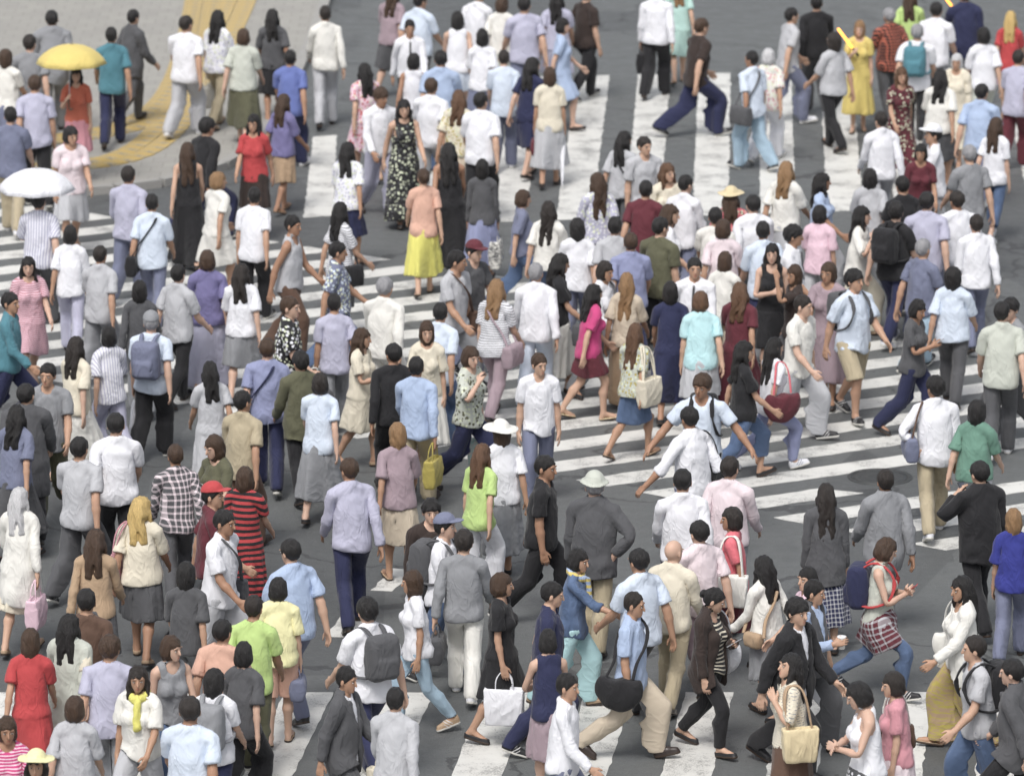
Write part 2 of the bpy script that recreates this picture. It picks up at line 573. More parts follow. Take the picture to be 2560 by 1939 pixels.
def tucked(kind, sex, outer):
    """template pulled in slightly wherever the clothes worn over it cover it, so that nothing pokes through"""
    V, T, w = tpl(kind, sex)
    key = (kind, sex)
    if key not in NORMALS:
        NORMALS[key] = vert_normals(V.astype(np.float64), T)
    push = np.zeros(len(V))
    for o in outer:
        if layer(o) <= layer(kind):
            continue
        ck = (kind, o, sex)
        if ck not in COVERED:
            tpl(o, sex)
            f = FIELD.get((o, sex))
            COVERED[ck] = np.clip(-(f(V.astype(np.float32)) + .003) / .006, 0, 1) if f else np.zeros(len(V))
        push = np.maximum(push, COVERED[ck])
    if kind == 'body':
        amt = np.where(V[:, 2] < .22, .013, np.where(V[:, 2] < .80, .024, np.where(np.abs(V[:, 0]) > .30, .009, .018)))
        push = push * (V[:, 2] < 1.40)
    else:
        amt = .032 if kind.startswith('skirt') else .022
    return (V - NORMALS[key] * (push * amt)[:, None]).astype(np.float32), T, w

def tpl(kind, sex='m'):
    key = (kind, sex)
    if key not in CACHE:
        CACHE[key] = make_tpl(kind, sex)
        FIELD[key] = FIELD['last']
    return CACHE[key]

def arm_t(P, sex):
    S = skeleton(sex)['S'].astype(np.float32)
    return (P - S) @ ARM.astype(np.float32)

def torso_parts(sex, grow, loose=0.0, hem=.86):
    g = GROUPS[sex]
    m = sex == 'm'
    def fn(P):
        d = smin(union(P, g['pelvis'], .03, grow + (.014 if loose > .006 else .004)), union(P, g['belly'], .02, grow + loose), .06)
        d = smin(d, union(P, g['chest'], .03, grow), .05)
        z = P[:, 2]
        rx = (.158 if m else .146) + loose * .9 + grow + np.clip(1.0 - z, 0, .3) * (.05 if m else .12)
        ry = (.110 if m else .100) + loose * .8 + grow + np.clip(1.0 - z, 0, .3) * (.16 if m else .26)
        c = (np.sqrt((P[:, 0] / rx) ** 2 + ((P[:, 1] - .006) / ry) ** 2) - 1) * np.minimum(rx, ry)
        c = smax(c, z - 1.26, .08)
        return smin(d, np.maximum(c, .5 - z), .03)
    return fn

def neck_cut(P, d, z=1.475, r=.070, front=.0):
    q = P.copy(); q[:, 2] -= front * q[:, 1]
    return smax(d, -sd_ell(q, (0, 0.0, z), (r, r + .004, .062)), .008)

def make_tpl(kind, sex):
    m = sex == 'm'
    g = GROUPS[sex]
    k = skeleton(sex)
    S, E, W = k['S'], k['E'], k['W']
    wt = weights
    if kind == 'body':
        V, Q = surface_nets(sdf_body(sex), (-.66, -.22, -.02), (.66, .20, 1.75), .0068)
        V = V.astype(np.float64)
        V[:, 2] += np.maximum(V[:, 2] - 1.49, 0) * 1.6           # head and hands swell while faces are thinned, so they keep more of them
        hs = 1 + 1.6 * np.clip((V[:, 2] - 1.49) / .05, 0, 1)
        V[:, :2] *= hs[:, None]
        V, T = reduced(V, Q, 6400)
        V = V.astype(np.float64)
        zz = V[:, 2].copy()
        V[:, 2] = np.where(zz > 1.49, 1.49 + (zz - 1.49) / 2.6, zz)
        V[:, :2] /= (1 + 1.6 * np.clip((zz - 1.49) / .05 / 1.0, 0, 1))[:, None]
        V = V.astype(np.float32)
        return V, T, weights(V, sex)
    if kind in ('tee', 'shirt', 'lshirt', 'rolled', 'ltee', 'tank', 'blouse', 'halter', 'inner'):
        loose = {'tee': .014, 'shirt': .018, 'lshirt': .013, 'rolled': .014, 'ltee': .009, 'tank': .008, 'blouse': .026, 'halter': .012, 'inner': .004}[kind]
        grow = .012 if kind != 'inner' else .009
        hem = {'tank': .86, 'blouse': .85, 'halter': .88}.get(kind, .83 if kind in ('shirt', 'tee', 'rolled') else .85)
        slv = {'tee': .20, 'shirt': .22, 'lshirt': .525, 'rolled': .37, 'ltee': .52, 'tank': 0, 'blouse': .24, 'halter': 0, 'inner': 0}[kind]
        tor = torso_parts(sex, grow, loose)
        aw = .061 if m else .053
        def fn(P):
            P = P.copy(); P[:, 0] = np.abs(P[:, 0])
            d = tor(P)
            t = arm_t(P, sex)
            if slv:
                if slv < .3:
                    s = sd_cone(P, S, S + ARM * .30, aw, aw + (.016 if kind != 'blouse' else .030))
                else:
                    s = smin(sd_cone(P, S, E, aw, aw - .008), sd_cone(P, E, W, aw - .008, .041 if m else .036), .02)
                    if kind == 'rolled':
                        s = smin(s, sd_cone(P, E + ARM * .045, E + ARM * .085, aw - .001, aw - .003), .008)
                    else:
                        s = smin(s, sd_cone(P, W - ARM * .05, W - ARM * .01, .043, .043), .008)
                s = smax(s, t - slv, .006)
                d = smin(d, s, .02)
            else:
                cut = .125 if kind == 'tank' else .075
                d = smax(d, np.where(P[:, 2] > 1.24, P[:, 0] - cut - np.clip(1.34 - P[:, 2], 0, .1) * .8, -1), .01)
            d = smax(d, hem + .012 * np.cos(P[:, 1] * 9) - P[:, 2], .006)
            if kind in ('shirt', 'lshirt', 'rolled', 'inner'):
                d = neck_cut(P, d, 1.49, .062, .35)
                q = P.copy(); q[:, 2] -= q[:, 1] * .38
                ring = np.sqrt((np.sqrt(q[:, 0] ** 2 + ((q[:, 1] - .012) * .95) ** 2) - .067) ** 2 + ((q[:, 2] - 1.452) * .55) ** 2) - .0125
                ring = smax(ring, .010 - P[:, 0] - (P[:, 1] > -.02) * .2, .006)
                d = smin(d, ring, .006)
                # button placket
                pl = np.maximum(np.abs(P[:, 0]) - .016, -(P[:, 1] + .02)) 
                d = np.where((P[:, 1] < -.03) & (np.abs(P[:, 0]) < .017) & (P[:, 2] < 1.40), d - .003, d)
            elif kind == 'tank' or kind == 'halter':
                d = neck_cut(P, d, 1.46, .085, .6)
            else:
                d = neck_cut(P, d, 1.475, .072 if m else .080, .35)
            return d
        zl = hem - .03
        V, Q = surface_nets(fn, (-.54, -.25, zl), (.54, .25, 1.53), .0115)
        V, T = reduced(V, Q, 2700 if slv > .3 else 2300)
        return V, T, wt(V, sex)
    if kind in ('jacket', 'cardigan', 'vest', 'coat'):
        tor = torso_parts(sex, .024, .020)
        hem = {'jacket': .76, 'cardigan': .72, 'vest': .84, 'coat': .55}[kind]
        aw = .072 if m else .064
        def fn(P):
            P = P.copy(); P[:, 0] = np.abs(P[:, 0])
            d = tor(P)
            if kind == 'coat':
                d = smin(d, sd_ell(P, (0, .01, .75), (.20, .16, .45)), .05)
            t = arm_t(P, sex)
            if kind != 'vest':
                s = smin(sd_cone(P, S, E, aw, aw - .008), sd_cone(P, E, W, aw - .008, .047), .02)
                s = smax(s, t - .515, .006)
                d = smin(d, s, .02)
            else:
                d = smax(d, np.where(P[:, 2] > 1.24, P[:, 0] - .135, -1), .01)
            d = smax(d, hem - P[:, 2], .008)
            d = neck_cut(P, d, 1.485, .070, .5)
            half = .004 + np.clip(P[:, 2] - 1.12, 0, 1) * .24 if kind in ('jacket', 'vest') else .078 + np.clip(P[:, 2] - 1.25, 0, 1) * .05
            half = half + np.clip(.98 - P[:, 2], 0, 1) * .35
            front = np.maximum(P[:, 0] - half, P[:, 1] + .02)
            d = smax(d, -front, .006)
            if kind == 'jacket':        # lapels
                lap = sd_cone(P, (.030, -.128, 1.14), (.075, -.075, 1.43), .010, .016)
                d = smin(d, lap, .006)
            return d
        V, Q = surface_nets(fn, (-.54, -.26, hem - .03), (.54, .26, 1.53), .0118)
        V, T = reduced(V, Q, 3200)
        return V, T, (skirt_weights(V, sex, .35) if hem < .7 else wt(V, sex))
    if kind in ('trousers', 'skinny', 'wide', 'shorts', 'cropped'):
        top = 1.005
        hemz = {'trousers': .045, 'skinny': .10, 'wide': .05, 'shorts': .50, 'cropped': .24}[kind]
        a, b, c = {'trousers': (.104, .077, .068), 'skinny': (.098, .066, .048), 'wide': (.108, .098, .100), 'shorts': (.112, .106, .1), 'cropped': (.102, .074, .070)}[kind]
        def fn(P):
            P = P.copy(); P[:, 0] = np.abs(P[:, 0])
            leg = smin(sd_cone(P, k['hip'], k['knee'], a, b), sd_cone(P, k['knee'], (.087, .018, .05), b, c), .025)
            leg = smin(leg, sd_cone(P, k['knee'], (.086, .024, .34), b - .004, .068 if kind == 'skinny' else .074), .02)
            leg = smin(leg, sd_cone(P, (.086, .024, .34), (.086, .020, .12), .068 if kind == 'skinny' else .074, c), .02)
            d = smin(leg, union(P, g['pelvis'], .03, .010), .025)
            d = smin(d, union(P, g['belly'], .02, .008), .04)
            d = smax(d, -(sd_box(P, (0, 0, .40), (.006, .3, .42), .004)), .006)
            d = smax(d, P[:, 2] - top, .006)
            return smax(d, hemz - P[:, 2], .006)
        V, Q = surface_nets(fn, (-.24, -.22, hemz - .03), (.24, .22, 1.04), .0105)
        V, T = reduced(V, Q, 2300)
        return V, T, wt(V, sex)
    if kind.startswith(('skirt', 'dress', 'tied')):
        style = kind.split('_')[1] if '_' in kind else 'knee'
        hemz, rx, ry, pleat, npl = {'mini': (.60, .215, .18, .020, 11), 'knee': (.47, .235, .20, .022, 10), 'midi': (.30, .27, .235, .028, 10), 'maxi': (.10, .29, .25, .03, 9),
                                   'pencil': (.48, .175, .145, .0, 1), 'denim': (.50, .19, .155, .004, 6), 'loose': (.50, .25, .215, .02, 7)}[style]
        dress = kind.startswith('dress')
        tor = torso_parts(sex, .012, .006 if style != 'loose' else .022)
        wz = 1.03
        def fn(P):
            A = P.copy(); A[:, 0] = np.abs(A[:, 0])
            t = np.clip((wz - P[:, 2]) / (wz - hemz), 0, 1)
            hipb = np.clip((wz - P[:, 2]) / .13, 0, 1); hipb = hipb * hipb * (3 - 2 * hipb)
            x0, y0 = .132 + .048 * hipb, .104 + .042 * hipb
            if kind.startswith('tied'):
                x0, y0 = x0 + .022, y0 + .022
            fx = x0 + np.maximum(rx - .180, -.02) * t
            fy = y0 + np.maximum(ry - .146, -.02) * t
            th = np.arctan2(P[:, 1] * 1.15, P[:, 0])
            f = 1 + pleat * (2.6 * np.maximum(t - .08, 0)) * np.sin(th * npl + 1.3 * np.sin(th * 2))
            d = (np.sqrt((P[:, 0] / fx) ** 2 + ((P[:, 1] - .008) / fy) ** 2) - f) * np.minimum(fx, fy) * .9
            d = np.maximum(d, P[:, 2] - wz - (.04 if dress else 0))
            if dress:
                u = tor(A)
                tt = arm_t(A, sex)
                if style != 'maxi':
                    s = smax(sd_cone(A, S, S + ARM * .30, .060, .078), tt - .19, .006)
                    u = smin(u, s, .02)
                else:
                    u = smax(u, np.where(A[:, 2] > 1.24, A[:, 0] - .12, -1), .01)
                u = smax(u, .90 - P[:, 2], .01)
                u = neck_cut(P, u, 1.475, .080, .4)
                d = smin(d, u, .03)
            return smax(d, hemz - P[:, 2] + .008 * np.sin(th * 3), .006)
        w_ = .40 if dress else .34
        V, Q = surface_nets(fn, (-w_, -.34, hemz - .03), (w_, .34, 1.53 if dress else 1.07), .0115)
        V, T = reduced(V, Q, 3200 if dress else 2400)
        return V, T, skirt_weights(V, sex)
    if kind.startswith('hair_'):
        style = kind[5:]
        def fn(P):
            x = np.abs(P[:, 0]); y = P[:, 1]; z = P[:, 2]
            wob = .0032 * np.sin(P[:, 0] * 95 + 3 * np.sin(z * 22)) + .0028 * np.sin(y * 110 + z * 28)
            A = P.copy(); A[:, 0] = x
            d = sd_ell(P, (0, .016, 1.628), (.086, .107, .106))
            line = (z - 1.656) + .84 * (y + .085)
            line = np.where(y < -.02, line - .0, line)
            if style in ('short', 'messy', 'crop', 'recede'):
                grow = {'short': 0, 'messy': -.008, 'crop': .001, 'recede': .002}[style]
                off = {'short': .0, 'messy': -.022, 'crop': .004, 'recede': .030}[style]
                d = d + grow
                if style == 'messy':
                    d = d + .005 * np.sin(P[:, 0] * 70 + 2) * np.sin(y * 80) * np.sin(z * 60)
                line2 = np.where(y < -.03, line - np.clip(-.03 - y, 0, .06) * off * 16, line)
                d = smax(d, -line2, .010)
                return d + wob
            face = np.maximum(np.maximum(y + .036 + np.clip(1.60 - z, 0, .2) * .10, z - 1.648 + x * .35), x - .070)
            if style in ('bob', 'longbob'):
                low = 1.505 if style == 'bob' else 1.44
                s = sd_ell(P, (0, .026, 1.575), (.098, .098, .112 if style == 'bob' else .165))
                d = smin(d, s, .02)
                d = smax(d, low + .02 * np.clip(-y * 8, -1, 1) - z, .012)
                d = smax(d, -face, .010)
                return d + wob
            if style in ('long', 'verylong'):
                ln = .20 if style == 'long' else .30
                s = sd_ell(P, (0, .026, 1.57), (.097, .098, .115))
                b = sd_cone(P, (.035, .078, 1.56), (.050, .112, 1.48 - ln), .058, .038)
                b2 = sd_cone(P, (-.035, .078, 1.56), (-.050, .112, 1.48 - ln * .93), .058, .036)
                side = sd_cone(A, (.080, .0, 1.58), (.088, -.035, 1.40), .028, .022)
                d = smin(smin(d, s, .02), smin(b, b2, .03), .03)
                d = smin(d, side, .015)
                d = smax(d, -np.maximum(face, 1.47 - z), .010)
                return d + wob * 1.5
            if style in ('bun', 'pony'):
                d = smax(d, -(line + .004), .010)
                if style == 'bun':
                    d = smin(d, sd_ell(P, (0, .125, 1.63), (.042, .036, .040)), .010)
                else:
                    d = smin(d, sd_cone(P, (0, .115, 1.62), (0, .155, 1.42), .032, .016), .015)
                return d + wob
            return d
        V, Q = surface_nets(fn, (-.15, -.16, 1.08), (.15, .24, 1.80), .0075)
        V, T = reduced(V, Q, 1500)
        if style in ('long', 'verylong'):
            w = np.zeros((len(V), len(BONES)), np.float32)
            t = np.clip((V[:, 2] - 1.36) / .12, 0, 1)
            w[:, 2] = t; w[:, 1] = 1 - t
            return V, T, w
        return V, T, None
    if kind.startswith('shoe_'):
        style = kind[5:]
        def fn(P):
            up = union(P, [('c', (.085, .045, .040), (.089, -.06, .045), .038, .040), ('c', (.089, -.06, .042), (.092, -.150, .032), .041, .031), ('e', (.085, .030, .07), (.040, .050, .05))], .02)
            sole = smin(sd_cone(P, (.086, .042, .012), (.090, -.06, .012), .040, .043), sd_cone(P, (.090, -.06, .012), (.093, -.155, .012), .044, .036), .01)
            hi = {'sneaker': .100, 'dress': .085, 'flat': .050, 'heel': .05, 'sandal': .030}[style]
            op = sd_ell(P, (.086, .02, .115), (.030, .050, .045)) if style in ('sneaker', 'dress') else sd_ell(P, (.087, -.02, .085), (.034, .085, .050))
            up = smax(up, P[:, 2] - hi, .004)
            up = smax(up, -op, .004)
            if style == 'sandal':
                up = smax(up, -(np.abs(((P[:, 1] + .2) * 15) % 1 - .5) - .22) * .06, .004)
            sole = np.maximum(sole, P[:, 2] - .024)
            d = smin(up, sole, .004)
            return np.maximum(d, -P[:, 2])
        V, Q = surface_nets(fn, (.02, -.215, -.014), (.16, .115, .14), .0075)
        V, T = reduced(V, Q, 700)
        return V, T, None
    if kind.startswith('hat_'):
        style = kind[4:]
        def fn(P):
            q = P.copy()
            q[:, 2] -= (.018 - q[:, 1]) * .12
            r = np.sqrt(q[:, 0] ** 2 + (q[:, 1] * .90) ** 2)
            if style == 'cap':
                d = sd_ell(q, (0, .014, 1.655), (.094, .114, .098))
                d = np.maximum(d, 1.655 - q[:, 2])
                br = np.maximum(sd_ell(q, (0, -.085, 1.662), (.080, .105, .012)), q[:, 1] + .04)
                return smin(d, br, .006)
            crown = np.maximum(sd_ell(q, (0, .014, 1.655), (.094, .112, .105)), 1.66 - q[:, 2])
            w = {'bucket': .135, 'floppy': .19, 'straw': .165, 'beret': .12}[style]
            drop = {'bucket': .55, 'floppy': .22, 'straw': .08, 'beret': 0}[style]
            zb = 1.672 - (r - .09) * drop + .006 * np.sin(np.arctan2(q[:, 1], q[:, 0]) * 3)
            br = np.maximum(np.abs(q[:, 2] - zb) - .006, np.maximum(r - w, .075 - r))
            if style == 'beret':
                br = sd_ell(q, (.015, .02, 1.70), (.118, .128, .045))
            return smin(crown, br, .012)
        V, Q = surface_nets(fn, (-.22, -.24, 1.57), (.22, .24, 1.80), .0085)
        V, T = reduced(V, Q, 1300)
        return V, T, None
    if kind == 'scarf':
        def fn(P):
            q = P.copy(); q[:, 2] -= q[:, 1] * .35
            d = np.sqrt((np.sqrt(q[:, 0] ** 2 + (q[:, 1] - .01) ** 2) - .078) ** 2 + ((q[:, 2] - 1.455) * .75) ** 2) - .030
            d = smin(d, sd_cone(P, (.03, -.10, 1.42), (.04, -.150, 1.18), .032, .040), .02)
            return d + .004 * np.sin(np.arctan2(P[:, 1], P[:, 0]) * 9 + P[:, 2] * 60)
        V, Q = surface_nets(fn, (-.16, -.24, 1.08), (.16, .16, 1.56), .0095)
        V, T = reduced(V, Q, 900)
        return V, T, weights(V, sex)
    if kind == 'tie':
        def fn(P):
            d = sd_cone(P, (0, -.103, 1.425), (0, -.128, 1.13), .013, .024)
            d = np.maximum(d, np.abs(P[:, 1] + .103 + (1.425 - P[:, 2]) * .14 - .0) - .016)
            return d
        V, Q = surface_nets(fn, (-.05, -.21, 1.05), (.05, -.05, 1.47), .0075)
        V, T = reduced(V, Q, 300)
        return V, T, weights(V, sex)
    if kind == 'eye':
        def fn(P):
            return sd_ell(P, (.033, -.083, 1.606), (.0115, .0085, .0058))
        V, Q = surface_nets(fn, (.01, -.10, 1.59), (.056, -.06, 1.622), .003)
        V, T = reduced(V, Q, 200)
        return V, T, None
    raise KeyError(kind)

# ------------------------------------------------------------------ pose
def T4(v):
    M = np.eye(4); M[:3, 3] = v; return M

def rot(axis, deg):
    a = np.asarray(axis, float); a = a / np.linalg.norm(a)
    c, s = math.cos(R(deg)), math.sin(R(deg))
    K = np.array(((0, -a[2], a[1]), (a[2], 0, -a[0]), (-a[1], a[0], 0)))
    M = np.eye(4); M[:3, :3] = np.eye(3) * c + s * K + (1 - c) * np.outer(a, a)
    return M

XA, YA, ZA = (1, 0, 0), (0, 1, 0), (0, 0, 1)

def around(p, M):
    return T4(p) @ M @ T4(-np.asarray(p))

# arm presets: (abduct from vertical, flex forward, inward twist, elbow, wrist)
ARMS = dict(down=(7, 2, 10, 10), fwd=(7, 24, 12, 28), back=(9, -22, 5, 14), phone=(10, 22, 48, 98), ear=(32, 38, 30, 138), bag=(10, 0, 0, 6), strap=(16, 18, 40, 140),
            cup=(12, 22, 22, 88), reach=(12, 58, 5, 20), hold=(12, 30, 20, 105), up=(18, 80, 10, 95), pocket=(20, -8, 25, 40), hip=(40, -20, 70, 80), clasp=(14, 26, 58, 88), out=(38, 10, 0, 18))

def pose_mats(sex, stride, lead, arm_l, arm_r, lean=2, head_pitch=0, head_yaw=0, spine_yaw=0):
    k = skeleton(sex)
    mir = lambda v: np.array((-v[0], v[1], v[2]))
    M = {}
    M['pelvis'] = np.eye(4) @ around((0, 0, .95), rot(ZA, -spine_yaw))
    M['chest'] = M['pelvis'] @ around((0, 0, 1.02), rot(ZA, 2 * spine_yaw) @ rot(XA, lean))
    M['head'] = M['chest'] @ around((0, .015, 1.47), rot(ZA, head_yaw) @ rot(XA, head_pitch - lean * .5))
    for sd, arm in (('l', arm_l), ('r', arm_r)):
        s = 1 if sd == 'l' else -1
        f = (lambda v: v) if s > 0 else mir
        ab, fl, tw, el = ARMS[arm] if isinstance(arm, str) else arm
        d = f(ARM); hinge = np.array((math.cos(R(35)), 0, math.sin(R(35)) * s))
        Ru = rot(XA, -fl) @ rot(YA, s * (35 - ab))
        M['ua' + sd] = M['chest'] @ around(f(k['S']), Ru)
        M['fa' + sd] = M['ua' + sd] @ around(f(k['E']), rot(d, s * tw) @ rot(hinge, -el))
        M['ha' + sd] = M['fa' + sd] @ around(f(k['W']), rot(hinge, -6))
    fl = {'l': stride * 1.0, 'r': -stride * .85} if lead == 'l' else {'r': stride * 1.0, 'l': -stride * .85}
    kn = {s: (stride * .28 if fl[s] > 0 else stride * .95) + 3 for s in 'lr'}
    extra = {'l': 0.0, 'r': 0.0}
    sole = np.array([(.085, .075, 0, 1), (.09, -.06, 0, 1), (.092, -.18, 0, 1)])
    def leg(sd):
        s = 1 if sd == 'l' else -1
        f = (lambda v: v) if s > 0 else mir
        th = M['pelvis'] @ around(f(k['hip']), rot(XA, -(fl[sd] + extra[sd] * .5)) @ rot(YA, 0))
        sh = th @ around(f(k['knee']), rot(XA, kn[sd] + extra[sd]))
        want = -stride * .45 if fl[sd] > 0 else stride * .95            # toe up in front, heel up behind
        cur = -(fl[sd] + extra[sd] * .5) + kn[sd] + extra[sd]
        fo = sh @ around(f(k['ankle']), rot(XA, want - cur) @ rot(ZA, s * 6))
        pts = sole.copy(); pts[:, 0] *= s
        return th, sh, fo, (pts @ fo.T)[:, 2].min()
    for it in range(9):
        zl, zr = leg('l')[3], leg('r')[3]
        if abs(zl - zr) < .004:
            break
        low = 'l' if zl < zr else 'r'
        extra[low] += 9 * min(1, abs(zl - zr) / .03)
    zmin = 9
    for sd in 'lr':
        th, sh, fo, z = leg(sd)
        M['th' + sd], M['sh' + sd], M['fo' + sd] = th, sh, fo
        zmin = min(zmin, z)
    up = T4((0, 0, -zmin))
    return {n: up @ M[n] for n in M}

def skinned(t, mats, folds=None, rng=None):
    V, T, w = t
    A = np.stack([mats[b] for b in BONES])
    B = np.tensordot(w, A.reshape(len(BONES), 16), 1).reshape(-1, 4, 4)
    H = np.concatenate([V, np.ones((len(V), 1), np.float32)], 1)
    out = np.einsum('nij,nj->ni', B, H)[:, :3]
    if folds:
        a, b, c = out[T[:, 0]], out[T[:, 1]], out[T[:, 2]]
        fn = np.cross(b - a, c - a)
        nv = np.zeros_like(out)
        for i in range(3):
            np.add.at(nv, T[:, i], fn)
        nv /= np.linalg.norm(nv, axis=1, keepdims=True) + 1e-12
        h = np.zeros(len(V))
        for wl_ in (.24, .15, .11):
            d = rng.normal(size=3) * np.array((.8, .8, 1.1)); d /= np.linalg.norm(d)
            ph = V @ d * (6.283 / wl_) + rng.uniform(0, 6.28) + 1.4 * np.sin(V @ rng.normal(size=3) * 14)
            h += (1 - np.abs(np.sin(ph * .5))) ** 1.5 - .12
        out = out + nv * (h * folds)[:, None]
    return out

def finish(name, V, T, rest, mat, tint=None):
    me = mesh_from(name, V, T)
    smooth(me)
    if rest is not None:
        at = me.attributes.new('rest', 'FLOAT_VECTOR', 'POINT')
        at.data.foreach_set('vector', np.asarray(rest, np.float32).ravel())
    if tint is not None:
        at = me.attributes.new('tint', 'FLOAT_COLOR', 'POINT')
        at.data.foreach_set('color', np.asarray(tint, np.float32).ravel())
    me.materials.append(mat)
    return me

def link(name, me, parent=None):
    o = bpy.data.objects.new(name, me)
    COL.objects.link(o)
    if parent is not None:
        o.parent = parent
    return o

def tag(o, label, cat, group=None, kind=None):
    if label: o['label'] = label
    if cat: o['category'] = cat
    if group: o['group'] = group
    if kind: o['kind'] = kind
    return o

TINTS = {}
def body_tint(sex):
    if sex not in TINTS:
        V = tpl('body', sex)[0]
        t = np.ones((len(V), 4), np.float32)
        lips = np.maximum(0, 1 - (((V - np.array((0, -.092, 1.536))) / np.array((.028, .03, .013))) ** 2).sum(1))
        t[:, :3] *= 1 - lips[:, None] * np.array((.10, .40, .36))
        ax = V.copy(); ax[:, 0] = np.abs(ax[:, 0])
        brow = np.clip(1.6 * (1 - (((ax - np.array((.034, -.088, 1.631))) / np.array((.026, .03, .009))) ** 2).sum(1)), 0, 1)
        t[:, :3] *= 1 - brow[:, None] * .42
        sock = np.clip(1 - (((ax - np.array((.033, -.088, 1.606))) / np.array((.022, .03, .013))) ** 2).sum(1), 0, 1)
        t[:, :3] *= 1 - sock[:, None] * np.array((.04, .06, .07))
        TINTS[sex] = t
    return TINTS[sex]

SHARED = {}
def shared_mesh(kind, mat, sex='m', flip=False):
    key = (kind, mat.name, sex, flip)
    if key not in SHARED:
        V, T, _ = tpl(kind, sex)
        V = V.copy(); T = T.copy()
        if flip:
            V[:, 0] *= -1; T = T[:, ::-1]
        me = finish(kind.split('_')[0], V, T, V, mat)
        SHARED[key] = me
    return SHARED[key]

def m4(M):
    return Matrix([list(map(float, r)) for r in M])

def parse(spec):
    """'tee:white~stripe~navy' -> ('tee', material)"""
    kind, col = spec.split(':')
    p = col.split('~')
    return kind, cloth(p[0], p[1] if len(p) > 1 else 'plain', p[2] if len(p) > 2 else None)

PART_NAME = dict(tee='t_shirt', shirt='shirt', lshirt='shirt', rolled='shirt', ltee='sweater', tank='tank_top', blouse='blouse', halter='top', inner='shirt', jacket='jacket', cardigan='cardigan',
                 vest='waistcoat', tied_mini='tied_shirt', coat='coat', trousers='trousers', skinny='trousers', wide='trousers', shorts='shorts', cropped='trousers')
WHO = {}

def person(key, x, y, z, height, heading, sex, skin, hair, wear, shoes, pose, label, seed):
    rng = np.random.default_rng(seed)
    stride, lead, al, ar, lean, hp, hy = pose
    mats = pose_mats(sex, stride, lead, al, ar, lean, hp, hy, spine_yaw=stride * .16 * (1 if lead == 'r' else -1))
    kinds = [w.split(':')[0] for w in wear if not w.startswith('hat_')]
    bt = tucked('body', sex, kinds)
    me = finish('person', skinned(bt, mats), bt[1], tpl('body', sex)[0], skin_mat(skin), body_tint(sex))
    o = link('person', me)
    o.location = (x, y, z)
    o.rotation_euler = (0, 0, R(heading))
    s = height / 1.72
    wd = s * rng.uniform(.90, 1.03)
    o.scale = (wd, wd, s)
    tag(o, label, 'person', 'people walking over the crossing')
    # hair
    hs, hc = hair.split(':')
    if hs != 'bald':
        t = tpl('hair_' + hs, 'm')
        hm = hair_mat(hc)
        if t[2] is not None:
            link('hair', finish('hair', skinned(t, mats), t[1], t[0], hm), o)
        else:
            h = link('hair', shared_mesh('hair_' + hs, hm), o)
            h.matrix_local = m4(mats['head'])
    em = eye_mat()
    for fl in (False, True):
        e = link('eye', shared_mesh('eye', em, 'm', fl), o)
        e.matrix_local = m4(mats['head'])
    for spec in wear:
        if spec.startswith('hat_'):
            kind, col = spec.split(':')
            h = link('hat', shared_mesh(kind, cloth(*([col] if '~' not in col else col.split('~')))), o)
            h.matrix_local = m4(mats['head'])
            continue
        kind, mat = parse(spec)
        t = tucked(kind, sex, kinds)
        if layer(kind) in (2, 3) and any(q.startswith('skirt') for q in kinds):     # a top over a skirt hangs from the hips, not the thighs
            w = t[2].copy()
            for b_ in ('thl', 'thr'):
                w[:, 0] += w[:, BONES.index(b_)]
                w[:, BONES.index(b_)] = 0
            t = (t[0], t[1], w)
        nm = PART_NAME.get(kind) or ('skirt' if kind.startswith('skirt') else 'dress' if kind.startswith('dress') else kind)
        amp = .0 if kind in ('tie', 'scarf') else .0085 if kind in ('jacket', 'tee', 'shirt', 'lshirt', 'rolled', 'blouse', 'coat', 'cardigan') else .0058 if kind not in ('inner',) else .001
        link(nm, finish(nm, skinned(t, mats, amp, rng), t[1], t[0], mat), o)
    st, sc = shoes.split(':')
    sm = shoe_mat(st, sc)
    for sd, fl in (('l', False), ('r', True)):
        sh = link('shoe', shared_mesh('shoe_' + st, sm, 'm', fl), o)
        sh.matrix_local = m4(mats['fo' + sd])
    W = Matrix.Translation((x, y, z)) @ Matrix.Rotation(R(heading), 4, 'Z') @ Matrix.Diagonal((wd, wd, s, 1))
    WHO[key] = dict(W=W, mats=mats, sex=sex, heading=heading)
    return o

# ------------------------------------------------------------------ carried things
def tube(points, r, n=6, flat=1.0):
    P = np.asarray(points, float)
    V, F = [], []
    up = np.array((0, 0, 1.0))
    for i, p in enumerate(P):
        t = P[min(i + 1, len(P) - 1)] - P[max(i - 1, 0)]
        t = t / (np.linalg.norm(t) + 1e-9)
        a = np.cross(t, up)
        if np.linalg.norm(a) < .1:
            a = np.cross(t, (1.0, 0, 0))
        a /= np.linalg.norm(a); b = np.cross(a, t)
        for k in range(n):
            an = 2 * math.pi * k / n
            V.append(p + r * (math.cos(an) * a * flat + math.sin(an) * b))
    for i in range(len(P) - 1):
        for k in range(n):
            F.append((i * n + k, i * n + (k + 1) % n, (i + 1) * n + (k + 1) % n, (i + 1) * n + k))
    return np.array(V), np.array(F)

def spline(pts, n=20):
    P = np.asarray(pts, float)
    if len(P) < 3:
        t = np.linspace(0, 1, n)[:, None]
        return P[0] * (1 - t) + P[-1] * t
    out = []
    Q = np.vstack([2 * P[0] - P[1], P, 2 * P[-1] - P[-2]])
    for i in range(1, len(Q) - 2):
        for t in np.linspace(0, 1, max(3, n // (len(P) - 1)), endpoint=False):
            a, b, c, d = Q[i - 1], Q[i], Q[i + 1], Q[i + 2]
            out.append(.5 * (2 * b + (c - a) * t + (2 * a - 5 * b + 4 * c - d) * t * t + (3 * b - a - 3 * c + d) * t ** 3))
    out.append(P[-1])
    return np.array(out)

